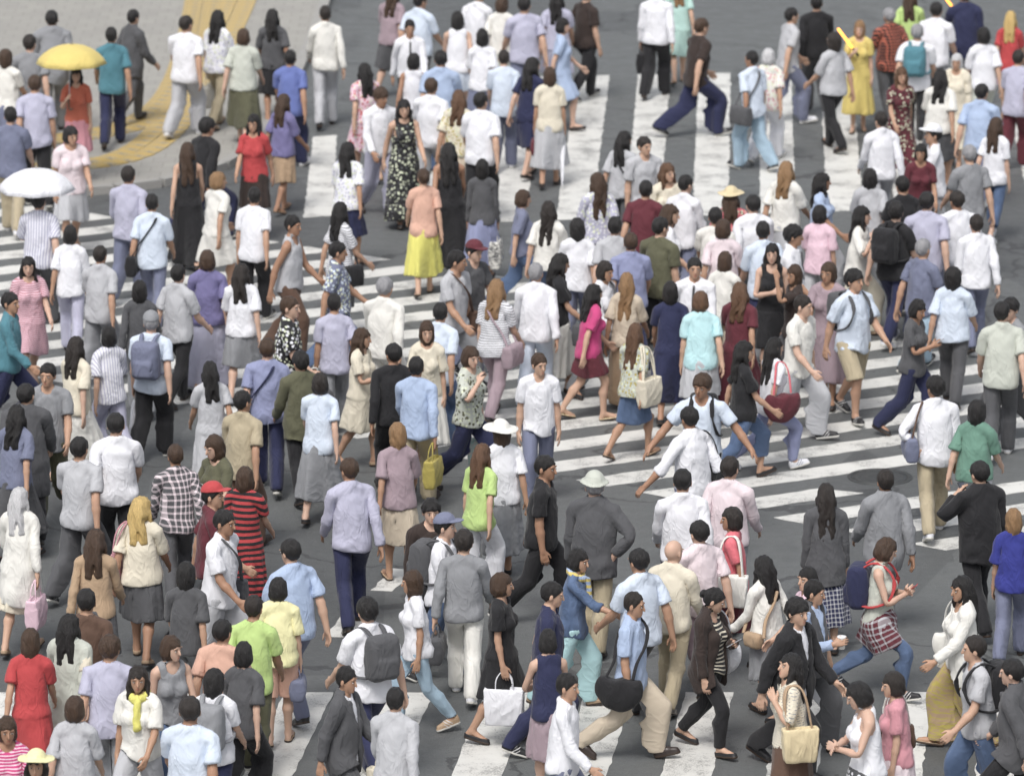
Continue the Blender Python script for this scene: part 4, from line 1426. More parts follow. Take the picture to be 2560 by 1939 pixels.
TACTILE = [(-7.157, 75.605, -1.51, 1), (-6.856, 75.629, -1.42, 1), (-6.557, 75.675, -1.42, 1), (-6.263, 75.739, -1.256, 1), (-5.976, 75.832, -1.256, 1), (-5.713, 75.977, -1.016, 1), (-5.479, 76.164, -0.738, 1), (-5.285, 76.394, -0.489, 1), (-5.144, 76.661, -0.489, 1), (-5.038, 76.943, -0.312, 1), (-4.947, 77.231, -0.203, 1), (-4.886, 77.526, -0.203, 1), (-4.828, 77.823, -0.143, 1), (-4.785, 78.122, -0.143, 1), (-4.743, 78.421, -0.11, 1), (-4.71, 78.721, -0.11, 1), (-4.677, 79.021, -0.1, 1), (-4.649, 79.322, -0.09, 1), (-4.622, 79.622, -0.09, 1), (-4.597, 79.923, -0.077, 1), (-4.574, 80.225, -0.077, 1), (-4.552, 80.526, -0.067, 1), (-4.532, 80.827, -0.067, 1), (-4.512, 81.128, -0.059, 1), (-4.494, 81.43, -0.059, 1), (-4.477, 81.731, -0.052, 1), (-4.461, 82.033, -0.052, 1), (-4.445, 82.335, -0.052, 1), (-4.431, 82.636, -0.048, 1), (-4.416, 82.938, -0.048, 1), (-4.402, 83.24, -0.045, 1), (-4.389, 83.541, -0.045, 1), (-4.375, 83.843, -0.044, 1), (-4.362, 84.145, -0.044, 1), (-4.349, 84.446, -0.043, 1), (-4.336, 84.748, -0.043, 1), (-4.323, 85.05, -0.042, 1), (-4.31, 85.351, -0.042, 1), (-4.298, 85.653, -0.041, 1), (-4.285, 85.955, -0.041, 1), (-4.273, 86.257, -0.04, 1), (-4.261, 86.558, -0.04, 1), (-4.249, 86.86, -0.039, 1), (-4.238, 87.162, -0.037, 1), (-4.227, 87.464, -0.037, 1), (-4.217, 87.766, -0.032, 1), (-4.207, 88.068, -0.032, 1), (-4.199, 88.369, -0.027, 1), (-4.191, 88.671, -0.027, 1), (-4.183, 88.973, -0.022, 1), (-4.177, 89.275, -0.022, 1), (-4.17, 89.577, -0.019, 1), (-4.165, 89.879, -0.019, 1), (-4.159, 90.181, -0.018, 1), (-4.154, 90.483, -0.018, 1), (-4.148, 90.785, -0.016, 1), (-7.163, 75.907, -1.51, 1), (-6.863, 75.934, -1.422, 1), (-6.564, 75.978, -1.422, 1), (-6.272, 76.052, -1.259, 1), (-5.991, 76.158, -1.019, 1), (-5.739, 76.323, -0.735, 1), (-5.542, 76.55, -0.484, 1), (-5.401, 76.817, -0.446, 1), (-5.303, 77.102, -0.309, 1), (-5.222, 77.393, -0.202, 1), (-5.161, 77.689, -0.202, 1), (-5.11, 77.986, -0.142, 1), (-5.067, 78.285, -0.142, 1), (-5.029, 78.585, -0.11, 1), (-4.996, 78.885, -0.11, 1), (-4.965, 79.185, -0.09, 1), (-4.938, 79.486, -0.09, 1), (-4.911, 79.787, -0.077, 1), (-4.888, 80.088, -0.077, 1), (-4.864, 80.389, -0.071, 1), (-4.844, 80.69, -0.067, 1), (-4.823, 80.992, -0.067, 1), (-4.805, 81.293, -0.059, 1), (-4.787, 81.595, -0.059, 1), (-4.77, 81.896, -0.052, 1), (-4.755, 82.198, -0.052, 1), (-4.739, 82.499, -0.048, 1), (-4.725, 82.801, -0.048, 1), (-4.711, 83.103, -0.045, 1), (-4.697, 83.404, -0.045, 1), (-4.684, 83.706, -0.044, 1), (-4.67, 84.008, -0.044, 1), (-4.657, 84.31, -0.044, 1), (-4.644, 84.611, -0.043, 1), (-4.631, 84.913, -0.043, 1), (-4.618, 85.215, -0.042, 1), (-4.606, 85.516, -0.042, 1), (-4.593, 85.818, -0.041, 1), (-4.581, 86.12, -0.041, 1), (-4.569, 86.422, -0.04, 1), (-4.557, 86.723, -0.04, 1), (-4.545, 87.025, -0.037, 1), (-4.534, 87.327, -0.037, 1), (-4.523, 87.629, -0.032, 1), (-4.514, 87.931, -0.032, 1), (-4.504, 88.233, -0.027, 1), (-4.496, 88.534, -0.027, 1), (-4.489, 88.836, -0.022, 1), (-4.482, 89.138, -0.022, 1), (-4.475, 89.44, -0.019, 1), (-4.469, 89.742, -0.019, 1), (-4.464, 90.044, -0.019, 1), (-4.458, 90.346, -0.018, 1), (-4.453, 90.648, -0.018, 1), (-7.472, 77.271, -1.418, 0), (-7.173, 77.317, -1.311, 0), (-6.883, 77.401, -1.285, 0), (-6.593, 77.486, -1.285, 0), (-6.32, 77.608, -1.031, 0), (-6.061, 77.763, -1.031, 0), (-5.813, 77.932, -0.716, 0), (-5.615, 78.16, -0.716, 0), (-5.417, 78.387, -0.685, 0), (-5.278, 78.654, -0.44, 0), (-5.149, 78.927, -0.44, 0), (-5.044, 79.209, -0.25, 0), (-4.969, 79.502, -0.25, 0), (-4.895, 79.794, -0.168, 0), (-4.852, 80.093, -0.137, 0), (-4.811, 80.392, -0.137, 0), (-4.778, 80.692, -0.076, 0), (-4.755, 80.994, -0.076, 0), (-4.733, 81.295, -0.043, 0), (-4.72, 81.596, -0.043, 0), (-4.707, 81.898, -0.043, 0), (-4.697, 82.2, -0.024, 0), (-4.69, 82.502, -0.024, 0), (-4.684, 82.804, -0.011, 0), (-4.681, 83.106, -0.011, 0), (-4.678, 83.408, -0.001, 0), (-4.677, 83.71, -0.001, 0), (-4.677, 84.012, -0.001, 0), (-4.678, 84.314, 0.006, 0), (-4.68, 84.616, 0.006, 0), (-4.682, 84.918, 0.009, 0), (-4.685, 85.22, 0.009, 0), (-4.688, 85.522, 0.012, 0), (-4.692, 85.824, 0.012, 0), (-4.696, 86.126, 0.016, 0), (-4.701, 86.428, 0.016, 0), (-4.705, 86.73, 0.018, 0), (-4.711, 87.032, 0.02, 0), (-4.718, 87.333, 0.02, 0), (-4.725, 87.635, 0.024, 0), (-4.732, 87.937, 0.024, 0), (-4.74, 88.239, 0.027, 0), (-4.748, 88.541, 0.027, 0), (-4.756, 88.843, 0.028, 0), (-4.765, 89.145, 0.028, 0), (-4.773, 89.447, 0.028, 0), (-4.781, 89.749, 0.028, 0), (-4.79, 90.051, 0.028, 0), (-4.798, 90.352, 0.028, 0), (-4.807, 90.654, 0.028, 0), (-7.518, 77.569, -1.419, 0), (-7.219, 77.616, -1.287, 0), (-6.929, 77.7, -1.287, 0), (-6.639, 77.785, -1.287, 0), (-6.373, 77.924, -1.033, 0), (-6.114, 78.079, -1.033, 0), (-5.9, 78.287, -0.715, 0), (-5.702, 78.515, -0.715, 0), (-5.552, 78.775, -0.438, 0), (-5.424, 79.048, -0.438, 0), (-5.323, 79.332, -0.249, 0), (-5.249, 79.624, -0.249, 0), (-5.18, 79.918, -0.136, 0), (-5.139, 80.217, -0.136, 0), (-5.098, 80.517, -0.136, 0), (-5.072, 80.817, -0.075, 0), (-5.049, 81.119, -0.075, 0), (-5.03, 81.42, -0.043, 0), (-5.017, 81.722, -0.043, 0), (-5.004, 82.023, -0.024, 0), (-4.997, 82.325, -0.024, 0), (-4.989, 82.627, -0.024, 0), (-4.985, 82.929, -0.011, 0), (-4.981, 83.231, -0.011, 0), (-4.98, 83.533, -0.001, 0), (-4.979, 83.835, -0.001, 0), (-4.979, 84.137, 0.006, 0), (-4.981, 84.439, 0.006, 0), (-4.983, 84.741, 0.007, 0), (-4.986, 85.043, 0.009, 0), (-4.988, 85.345, 0.009, 0), (-4.992, 85.647, 0.012, 0), (-4.996, 85.949, 0.012, 0), (-5.0, 86.251, 0.016, 0), (-5.005, 86.553, 0.016, 0), (-5.01, 86.855, 0.02, 0), (-5.016, 87.157, 0.02, 0), (-5.022, 87.459, 0.024, 0), (-5.03, 87.761, 0.024, 0), (-5.037, 88.063, 0.027, 0), (-5.045, 88.364, 0.027, 0), (-5.053, 88.666, 0.028, 0), (-5.062, 88.968, 0.028, 0), (-5.07, 89.27, 0.028, 0), (-5.079, 89.572, 0.028, 0), (-5.087, 89.874, 0.028, 0), (-5.096, 90.176, 0.028, 0), (-5.104, 90.478, 0.028, 0), (-5.113, 90.78, 0.028, 0)]
MANHOLES = [(4.067, 60.248, 'round iron manhole cover by the stripe ends, right of centre')]

# ------------------------------------------------------------------ the ground
def asphalt_mat():
    m, nt, b = nodes_of('asphalt', .62)
    tc = nt.nodes.new('ShaderNodeTexCoord')
    P = tc.outputs['Object']
    n1 = N(nt, 'ShaderNodeTexNoise', Scale=.35, Detail=6.0, Roughness=.65)
    n2 = N(nt, 'ShaderNodeTexNoise', Scale=90.0, Detail=3.0)
    n3 = N(nt, 'ShaderNodeTexVoronoi', Scale=70.0)
    n4 = N(nt, 'ShaderNodeTexNoise', Scale=3.0, Detail=5.0, Roughness=.7)
    for n in (n1, n2, n3, n4):
        nt.links.new(P, n.inputs['Vector'])
    base = mixc(nt, n1.outputs[0], (.086, .093, .095), (.130, .138, .139))
    base = mixc(nt, math_(nt, 'MULTIPLY', n4.outputs[0], .5), base, (.075, .080, .083))
    sp = N(nt, 'ShaderNodeMapRange', i1=.35, i2=.75)
    nt.links.new(n2.outputs[0], sp.inputs[0])
    base = mixc(nt, math_(nt, 'MULTIPLY', sp.outputs[0], .4), base, (.21, .215, .21))
    # oil drips and tar seams
    n5 = N(nt, 'ShaderNodeTexNoise', Scale=1.1, Detail=3.0)
    nt.links.new(scaled(nt, P, (1, .4, 1)), n5.inputs['Vector'])
    st = N(nt, 'ShaderNodeMapRange', i1=.60, i2=.72)
    nt.links.new(n5.outputs[0], st.inputs[0])
    base = mixc(nt, math_(nt, 'MULTIPLY', st.outputs[0], .55), base, (.045, .047, .05))
    pt = N(nt, 'ShaderNodeTexVoronoi', Scale=.45, _feature='F1', _distance='CHEBYCHEV')
    nt.links.new(scaled(nt, P, (1, .35, 1)), pt.inputs['Vector'])
    base = mixc(nt, math_(nt, 'MULTIPLY', math_(nt, 'GREATER_THAN', N_sep(nt, pt.outputs['Color']), .72), .45), base, (.062, .066, .069))
    gum = N(nt, 'ShaderNodeTexVoronoi', Scale=2.6)
    nt.links.new(P, gum.inputs['Vector'])
    base = mixc(nt, math_(nt, 'MULTIPLY', math_(nt, 'LESS_THAN', gum.outputs['Distance'], .07), .6), base, (.04, .04, .042))
    v = N(nt, 'ShaderNodeTexVoronoi', Scale=.22, _feature='DISTANCE_TO_EDGE')
    wv = N(nt, 'ShaderNodeTexNoise', Scale=1.4, Detail=4.0)
    nt.links.new(P, wv.inputs['Vector'])
    va = nt.nodes.new('ShaderNodeVectorMath'); va.operation = 'ADD'
    nt.links.new(P, va.inputs[0]); nt.links.new(wv.outputs['Color'], va.inputs[1])
    nt.links.new(va.outputs[0], v.inputs['Vector'])
    cr = math_(nt, 'LESS_THAN', v.outputs['Distance'], .006)
    base = mixc(nt, math_(nt, 'MULTIPLY', cr, .55), base, (.03, .03, .032))
    nt.links.new(base, b.inputs['Base Color'])
    rr = N(nt, 'ShaderNodeMapRange', i1=.3, i2=.7, i3=.42, i4=.75)
    nt.links.new(n4.outputs[0], rr.inputs[0])
    nt.links.new(rr.outputs[0], b.inputs['Roughness'])
    bumped(nt, b, math_(nt, 'ADD', n3.outputs['Distance'], n2.outputs[0]), .55, .008)
    return m

def paint_mat(col, name):
    m, nt, b = nodes_of(name, .5)
    tc = nt.nodes.new('ShaderNodeTexCoord')
    P = tc.outputs['Object']
    n1 = N(nt, 'ShaderNodeTexNoise', Scale=2.2, Detail=8.0, Roughness=.72)
    n2 = N(nt, 'ShaderNodeTexNoise', Scale=60.0, Detail=3.0)
    n3 = N(nt, 'ShaderNodeTexNoise', Scale=.8, Detail=3.0)
    for n in (n1, n2, n3):
        nt.links.new(P, n.inputs['Vector'])
    base = mixc(nt, math_(nt, 'MULTIPLY', n3.outputs[0], .7), col, tuple(x * .80 for x in col))
    w = math_(nt, 'ADD', math_(nt, 'MULTIPLY', n1.outputs[0], .7), math_(nt, 'MULTIPLY', n2.outputs[0], .38))
    f = N(nt, 'ShaderNodeMapRange', i1=.565, i2=.64)
    nt.links.new(w, f.inputs[0])
    base = mixc(nt, math_(nt, 'MULTIPLY', f.outputs[0], .75), base, (.15, .155, .155))
    g = N(nt, 'ShaderNodeMapRange', i1=.42, i2=.6)
    nt.links.new(n1.outputs[0], g.inputs[0])
    base = mixc(nt, math_(nt, 'MULTIPLY', g.outputs[0], .30), base, (.36, .355, .34))
    nt.links.new(base, b.inputs['Base Color'])
    bumped(nt, b, n2.outputs[0], .4, .006)
    return m

def pavement_mat():
    m, nt, b = nodes_of('pavement', .75)
    tc = nt.nodes.new('ShaderNodeTexCoord')
    P = tc.outputs['Object']
    br = N(nt, 'ShaderNodeTexBrick', Scale=1.0)
    br.inputs['Brick Width'].default_value = .30
    br.inputs['Row Height'].default_value = .30
    br.inputs['Mortar Size'].default_value = .006
    br.inputs['Color1'].default_value = (.335, .33, .305, 1)
    br.inputs['Color2'].default_value = (.285, .28, .265, 1)
    br.inputs['Mortar'].default_value = (.16, .155, .145, 1)
    nt.links.new(P, br.inputs['Vector'])
    n1 = N(nt, 'ShaderNodeTexNoise', Scale=1.3, Detail=7.0, Roughness=.7)
    n2 = N(nt, 'ShaderNodeTexNoise', Scale=70.0, Detail=3.0)
    for n in (n1, n2):
        nt.links.new(P, n.inputs['Vector'])
    base = mixc(nt, math_(nt, 'MULTIPLY', n1.outputs[0], .6), br.outputs[0], (.21, .205, .19))
    base = mixc(nt, math_(nt, 'MULTIPLY', n2.outputs[0], .3), base, (.42, .40, .36))
    nt.links.new(base, b.inputs['Base Color'])
    bumped(nt, b, math_(nt, 'ADD', n2.outputs[0], br.outputs['Fac']), .35, .006)
    return m

def slab(name, poly, z0, z1, mat, parent=None):
    """a flat prism with upright sides from a counter-clockwise outline"""
    n = len(poly)
    c = np.mean(poly, 0)
    V = [(x, y, z1) for x, y in poly] + [(x, y, z0) for x, y in poly] 
    F = [tuple(range(n))] + [(i, n + i, n + (i + 1) % n, (i + 1) % n) for i in range(n)]
    me = bpy.data.meshes.new(name)
    me.from_pydata(V, [], F)
    me.materials.append(mat)
    return link(name, me, parent)

ASPH = asphalt_mat()
PAINT = paint_mat((.70, .70, .67), 'road_paint')
YEL = paint_mat((.50, .36, .12), 'tactile_yellow')
me = bpy.data.meshes.new('road')
me.from_pydata([(-2500, -300, 0), (2500, -300, 0), (2500, 4000, 0), (-2500, 4000, 0)], [], [(0, 1, 2, 3)])
me.materials.append(ASPH)
road = link('road', me)
road['kind'] = 'structure'

def worn_stripe(parent, quad, rng):
    """one painted bar: an outline with slightly ragged edges, 4 mm above the asphalt"""
    q = np.asarray(quad, float)
    pts = []
    for i in range(4):
        a, b = q[i], q[(i + 1) % 4]
        L = np.linalg.norm(b - a)
        n = max(1, int(L / .12))
        nrm = np.array((-(b - a)[1], (b - a)[0])) / (L + 1e-9)
        for j in range(n):
            jit = 0 if j == 0 else rng.normal() * .007
            pts.append(a + (b - a) * j / n + nrm * jit)
    return slab('zebra_stripe', pts, .0, .004, PAINT, parent)

def crosswalk(name, quads, seed):
    e = bpy.data.objects.new(name, None)
    COL.objects.link(e)
    c = np.mean([np.mean(q, 0) for q in quads], 0)
    e['kind'] = 'structure'
    rng = np.random.default_rng(seed)
    for q in quads:
        worn_stripe(e, q, rng)
    return e

for i, quads in enumerate(CROSSWALKS):
    crosswalk('crosswalk', quads, 11 + i)

PAVE = pavement_mat()
pavement = slab('pavement', PAVEMENT, -.02, .10, PAVE)
pavement['kind'] = 'structure'
KERB = plain_mat('kerb_stone', (.34, .335, .32), .8, bump=.5, scale=60)
def kerb_block(a, b):
    a, b = np.array(a), np.array(b)
    d = b - a; L = np.linalg.norm(d); d /= L
    n = np.array((d[1], -d[0]))
    q = [a + d * .006, a + d * .006 + n * .16, b - d * .006 + n * .16, b - d * .006]
    return slab('kerb_stone', q, -.02, .112, KERB, pavement)
for a, b in KERBS:
    kerb_block(a, b)
# raised yellow guide tiles, each its own block with bars
tile_meshes = None
def tactile_tile(x, y, rz, dots):
    key = ('tile', dots)
    if key not in CACHE:
        V = [(-.146, -.146, 0), (.146, -.146, 0), (.146, .146, 0), (-.146, .146, 0), (-.146, -.146, .012), (.146, -.146, .012), (.146, .146, .012), (-.146, .146, .012)]
        F = [(4, 5, 6, 7), (0, 1, 5, 4), (1, 2, 6, 5), (2, 3, 7, 6), (3, 0, 4, 7)]
        bars = [(u, v, .028, .028) for u in (-.11, -.055, 0, .055, .11) for v in (-.11, -.055, 0, .055, .11)] if dots else [(u, 0, .03, .26) for u in (-.108, -.036, .036, .108)]
        for u, v, w, l in bars:
            o = len(V)
            V += [(u - w / 2, v - l / 2, .0125), (u + w / 2, v - l / 2, .0125), (u + w / 2, v + l / 2, .0125), (u - w / 2, v + l / 2, .0125),
                  (u - w / 3, v - l / 2 + .006, .0175), (u + w / 3, v - l / 2 + .006, .0175), (u + w / 3, v + l / 2 - .006, .0175), (u - w / 3, v + l / 2 - .006, .0175)]
            F += [(o + 4, o + 5, o + 6, o + 7), (o, o + 1, o + 5, o + 4), (o + 1, o + 2, o + 6, o + 5), (o + 2, o + 3, o + 7, o + 6), (o + 3, o, o + 4, o + 7)]
        tm = bpy.data.meshes.new('tactile_tile')
        tm.from_pydata(V, [], F)
        tm.materials.append(YEL)
        CACHE[key] = tm
    o = link('tactile_tile', CACHE[key], pavement)
    o.location = (x, y, .1005)
    o.rotation_euler = (0, 0, rz)
for x, y, rz, d in TACTILE:
    tactile_tile(x, y, rz, d)

def manhole(x, y, label):
    o = thing('manhole_cover', label, 'manhole cover', (x, y, 0), .3)
    iron = plain_mat('iron', (.105, .11, .11), .5, .6, bump=.6, scale=80)
    V, F = lathe([(.36, .0), (.36, .006), (.31, .006), (.31, .001)], 40)
    link('rim', finish('rim', V, F, V, iron), o)
    V, F = lathe([(.305, .0), (.305, .005), (.24, .005), (.23, .003), (.18, .003), (.17, .006), (.10, .006), (.09, .003), (0, .003)], 40)
    link('lid', finish('lid', V, F, V, iron), o)
for x, y, l in MANHOLES:
    manhole(x, y, l)

# ------------------------------------------------------------------ the crowd: key, x, y, z, height, heading, sex, skin, hair, clothes, shoes, pose, label
PEOPLE = [
 ('a1',2.497,48.216,0.004,1.676,-78.2,'f',1,'long:black','blouse:cream~knit~grey skirt_maxi:brown','flat:black',(8.2, 'l', 'strap', 'down', 5.9, -14.0, 15.4),'woman in cream knit top looking up, pale yellow tote on her shoulder'),
 ('a2',2.597,49.889,0.004,1.822,52.2,'m',1,'messy:black','inner:white jacket:black trousers:black','dress:black',(26.7, 'r', 'fwd', 'back', 3.8, 2.2, -13.2),'young man in open black suit jacket over white shirt, striding right'),
 ('a3',2.801,50.545,0.004,1.733,61.7,'m',0,'short:black','lshirt:ltblue vest:dkgrey trousers:dkgrey','dress:black',(19.7, 'l', 'back', 'cup', 1.1, 6.2, 13.8),'man in dark waistcoat over light blue shirt holding a white cup'),
 ('a4',2.785,51.124,0.004,1.675,-69.5,'f',1,'bob:black','shirt:pink trousers:ltgrey','flat:black',(18.8, 'l', 'back', 'fwd', 1.5, -2.0, 19.3),'person in pink short-sleeved shirt and pale grey trousers, walking left'),
 ('a5',2.427,51.572,0.004,1.617,-133.8,'f',1,'long:black','lshirt:offwhite skirt_knee:grey','flat:black',(13.7, 'r', 'fwd', 'back', 6.1, 0.8, -15.7),'woman in off-white blouse and grey skirt with thin tan bag strap'),
 ('a6',3.549,52.257,0.004,1.721,74.0,'f',3,'bob:brown','tank:sage skinny:denim~denim tied_mini:maroon~plaid~ltgrey','sneaker:black',(27.2, 'r', 'phone', 'phone', 2.1, 18.0, 24.2),'woman in sleeveless sage top with plaid shirt tied at her waist'),
 ('a7',3.115,47.280,0.004,1.717,-80.2,'f',3,'bob:black','halter:white skirt_midi:dkgrey~dots~white','flat:black',(6.2, 'l', 'clasp', 'clasp', 4.2, 20.0, -8.7),'woman in white sleeveless top and grey polka-dot skirt, head bowed'),
 ('a8',3.408,47.778,0.004,1.641,-90.3,'f',1,'bob:soft','tee:rose skirt_midi:palepink','flat:tan',(6.4, 'l', 'down', 'phone', 3.4, 6.0, 10.2),'woman in rose pink t-shirt and pale pink skirt beside polka-dot skirt'),
 ('a9',4.204,50.653,0.004,1.722,-81.6,'f',2,'verylong:black','tank:offwhite cardigan:offwhite wide:tan~swirl~mustard','sandal:tan',(18.1, 'r', 'fwd', 'back', 0.1, 4.7, 17.9),'long-haired woman in white cardigan and gold patterned trousers'),
 ('a10',4.203,48.592,0.004,1.780,-79.6,'m',1,'recede:soft','tee:ltgrey trousers:denim~denim','sneaker:grey',(18.1, 'r', 'fwd', 'back', 6.7, -1.6, -16.6),'man with thinning hair in light grey t-shirt wearing black backpack'),
 ('a11',4.508,48.099,0.004,1.737,-106.7,'m',3,'short:black','inner:grey jacket:dkgrey trousers:black','dress:black',(22.9, 'l', 'back', 'fwd', 6.2, 2.2, 0.6),'man in dark grey jacket cut by the lower right edge'),
 ('a12',4.932,53.460,0.004,1.609,171.5,'f',0,'longbob:tan','blouse:royal trousers:slate','flat:black',(22.5, 'r', 'down', 'back', 0.3, 5.2, 18.7),'woman in royal blue blouse at the right edge, seen from behind'),
 ('b13',0.454,47.522,0.004,1.772,82.7,'m',0,'short:black','lshirt:white trousers:slate','dress:black',(20.2, 'l', 'back', 'fwd', 4.9, -0.7, -11.7),'man in white long-sleeved shirt at the bottom centre, facing right'),
 ('b14',0.334,49.050,0.004,1.636,-164.0,'f',3,'bob:black','tank:navy skirt_knee:mauve','flat:black',(5.8, 'l', 'clasp', 'clasp', 5.0, 10.0, -21.9),'woman with black bob, navy top and mauve skirt, behind white-shirted man'),
 ('b15',0.341,50.466,0.004,1.726,87.9,'m',1,'short:black','tee:navy trousers:navy','sneaker:black',(18.3, 'l', 'back', 'down', 2.8, 6.9, 1.7),'man all in navy, t-shirt and trousers, facing right'),
 ('b16',0.577,51.901,0.004,1.640,83.6,'f',0,'bob:black','rolled:denim~denim scarf:yellow~widestripe~ltblue trousers:cyan','flat:tan',(19.5, 'l', 'back', 'reach', 6.9, 3.9, -18.4),'woman in denim shirt with yellow and blue scarf, arm reaching forward'),
 ('b17',1.119,50.334,0.004,1.748,73.3,'m',2,'recede:soft','shirt:ltblue trousers:beige','dress:dkbrown',(27.2, 'l', 'back', 'down', 0.9, 6.8, 3.3),'man in light blue short-sleeved shirt and beige trousers striding right'),
 ('b18',1.849,50.543,0.004,1.651,57.7,'f',1,'bun:black','tank:black~stripe~cream cardigan:dkbrown skinny:black','flat:black',(18.9, 'r', 'phone', 'down', 1.0, 16.0, 17.9),'woman in striped top and dark cardigan looking at her phone'),
 ('b19',1.216,51.483,0.004,1.764,-145.2,'m',2,'short:black','shirt:paleblue trousers:dkgrey','dress:black',(20.9, 'r', 'fwd', 'back', 2.0, 4.6, -1.1),'man from behind in pale blue shirt, dark grey trousers, by bald man'),
 ('b20',1.522,51.964,0.004,1.720,161.2,'m',3,'bald:black','lshirt:cream trousers:khaki','dress:dkbrown',(22.9, 'l', 'down', 'fwd', 6.6, 2.8, -16.7),'bald man in cream shirt and khaki trousers, seen from behind'),
 ('b21',1.809,52.463,0.004,1.769,-152.7,'m',3,'short:black','shirt:palepink~plain trousers:mauve','dress:black',(21.1, 'r', 'fwd', 'back', 0.4, 2.9, 0.1),'man in pink polo shirt and mauve trousers beside coral-topped woman'),
 ('b22',2.158,53.118,0.004,1.681,-97.8,'f',4,'bob:soft','tee:coral skirt_knee:maroon','flat:black',(16.2, 'l', 'back', 'down', 2.0, 1.3, 10.6),'woman with dark bob in coral red top and maroon skirt'),
 ('c23',1.694,54.133,0.004,1.833,177.7,'m',0,'short:black','lshirt:white trousers:navy','dress:black',(22.3, 'r', 'fwd', 'back', 1.3, 6.6, -8.3),'man in white dress shirt and navy trousers, back turned, left of pair'),
 ('c24',2.177,54.635,0.004,1.806,165.3,'m',3,'short:soft','lshirt:palepink trousers:grey','dress:black',(20.0, 'l', 'back', 'fwd', 3.5, 0.5, -11.0),'man in faint pink long-sleeved shirt, back turned, right of pair'),
 ('c25',1.880,56.726,0.004,1.789,-144.1,'m',4,'short:black','rolled:white trousers:slate','dress:black',(22.4, 'r', 'out', 'back', 5.9, 5.5, -7.8),'man in white shirt with rolled sleeves, left arm held out'),
 ('c26',2.018,57.998,0.004,1.829,-9.6,'m',4,'messy:brown','tee:paleblue trousers:black','sneaker:black',(21.1, 'r', 'out', 'out', 6.6, 2.8, -17.4),'man facing viewer in pale blue t-shirt with black backpack straps'),
 ('c27',1.352,61.040,0.004,1.605,141.3,'f',2,'verylong:chestnut','blouse:sage~floral~mustard skirt_denim:denim~denim','sandal:tan',(21.6, 'r', 'fwd', 'back', 6.6, 1.7, 6.1),'woman in flowered blouse and denim skirt with very long brown hair'),
 ('c28',1.318,63.101,0.004,1.667,165.5,'f',4,'verylong:tan','blouse:beige skirt_maxi:tan','sandal:tan',(16.7, 'l', 'back', 'fwd', 1.4, 0.4, 25.8),'woman with tan long hair, beige blouse and long tan skirt'),
 ('c29',0.889,62.717,0.004,1.618,106.0,'f',1,'long:black','tee:magenta skirt_mini:maroon','sandal:straw',(16.2, 'r', 'fwd', 'back', 6.9, -0.4, 11.4),'woman in bright magenta top and short maroon skirt'),
 ('c30',1.043,63.601,0.004,1.711,58.5,'f',2,'bob:soft','lshirt:white trousers:grey','flat:black',(18.7, 'l', 'back', 'fwd', 3.8, 6.7, -0.9),'woman in white shirt with dark strap, face turned right, behind magenta top'),
 ('c31',0.272,63.336,0.004,1.754,173.4,'m',0,'short:grey','lshirt:white trousers:paleblue','sneaker:white',(21.7, 'r', 'fwd', 'back', 6.3, 3.3, -13.6),'grey-haired man in loose white shirt and pale blue trousers, from behind'),
 ('c32',0.522,63.857,0.004,1.719,100.6,'f',0,'long:black','tee:black skirt_midi:offwhite','flat:black',(16.7, 'l', 'back', 'fwd', 3.8, 5.8, 9.8),'woman in black top and off-white midi skirt with long black hair'),
 ('c33',0.287,59.180,0.004,1.744,1.4,'m',1,'short:brown','tee:white trousers:slate','sneaker:black',(19.8, 'r', 'down', 'down', 6.7, 2.6, 23.5),'man in white t-shirt and slate trousers walking towards viewer'),
 ('c34',0.300,54.740,0.004,1.811,85.5,'m',4,'short:black','tee:black trousers:black','sneaker:black',(21.9, 'l', 'back', 'down', 4.2, 1.3, -18.6),'man all in black, t-shirt and trousers, walking right'),
 ('c35',0.810,53.691,0.004,1.831,165.8,'m',3,'short:grey','hat_bucket:sage inner:white jacket:dkgrey trousers:khaki','dress:dkbrown',(10.7, 'l', 'down', 'hip', 2.7, 1.2, 20.5),'man in pale sage bucket hat, dark jacket and khaki trousers'),
 ('c36',-0.103,56.336,0.004,1.675,191.0,'f',2,'longbob:brown','hat_floppy:offwhite blouse:white skirt_midi:grey','flat:black',(13.6, 'r', 'fwd', 'back', 2.6, 3.7, 20.3),'woman in floppy off-white hat, white blouse and grey skirt'),
 ('c37',-0.328,55.663,0.004,1.659,144.2,'f',1,'long:chestnut','tee:lime trousers:white','sneaker:white',(20.9, 'r', 'down', 'back', 6.0, 4.4, -6.0),'brown-haired woman in lime green t-shirt and white trousers'),
 ('c38',-0.797,53.447,0.004,1.739,9.9,'m',3,'messy:black','ltee:dkbrown trousers:black','sneaker:black',(23.9, 'r', 'fwd', 'down', 2.2, 2.5, -4.4),'man in dark brown sweater behind slate cap, walking towards viewer'),
 ('c39',-0.670,52.771,0.004,1.742,74.5,'m',3,'short:black','hat_cap:slate tee:white trousers:denim~denim','sneaker:black',(20.9, 'l', 'back', 'fwd', 3.1, -0.9, 6.3),'man in slate cap, white t-shirt and jeans with dark backpack'),
 ('c40',-1.033,59.051,0.004,1.723,162.4,'m',4,'short:black','lshirt:ltblue trousers:khaki','dress:dkbrown',(20.4, 'r', 'fwd', 'back', 1.7, 2.3, 3.1),'man in light blue long-sleeved shirt and khaki trousers, from behind'),
 ('c41',-1.287,59.567,0.004,1.737,-169.2,'m',4,'short:black','ltee:black trousers:black','dress:black',(19.6, 'l', 'back', 'fwd', 2.1, -0.6, 25.4),'man in black sweater and black trousers beside light blue shirt'),
 ('c42',-0.466,59.698,0.004,1.707,65.0,'f',3,'bob:brown','blouse:sage~floral~olive trousers:navy','flat:black',(23.3, 'l', 'down', 'ear', 2.1, 6.1, -25.2),'woman in olive flowered blouse holding a phone to her ear'),
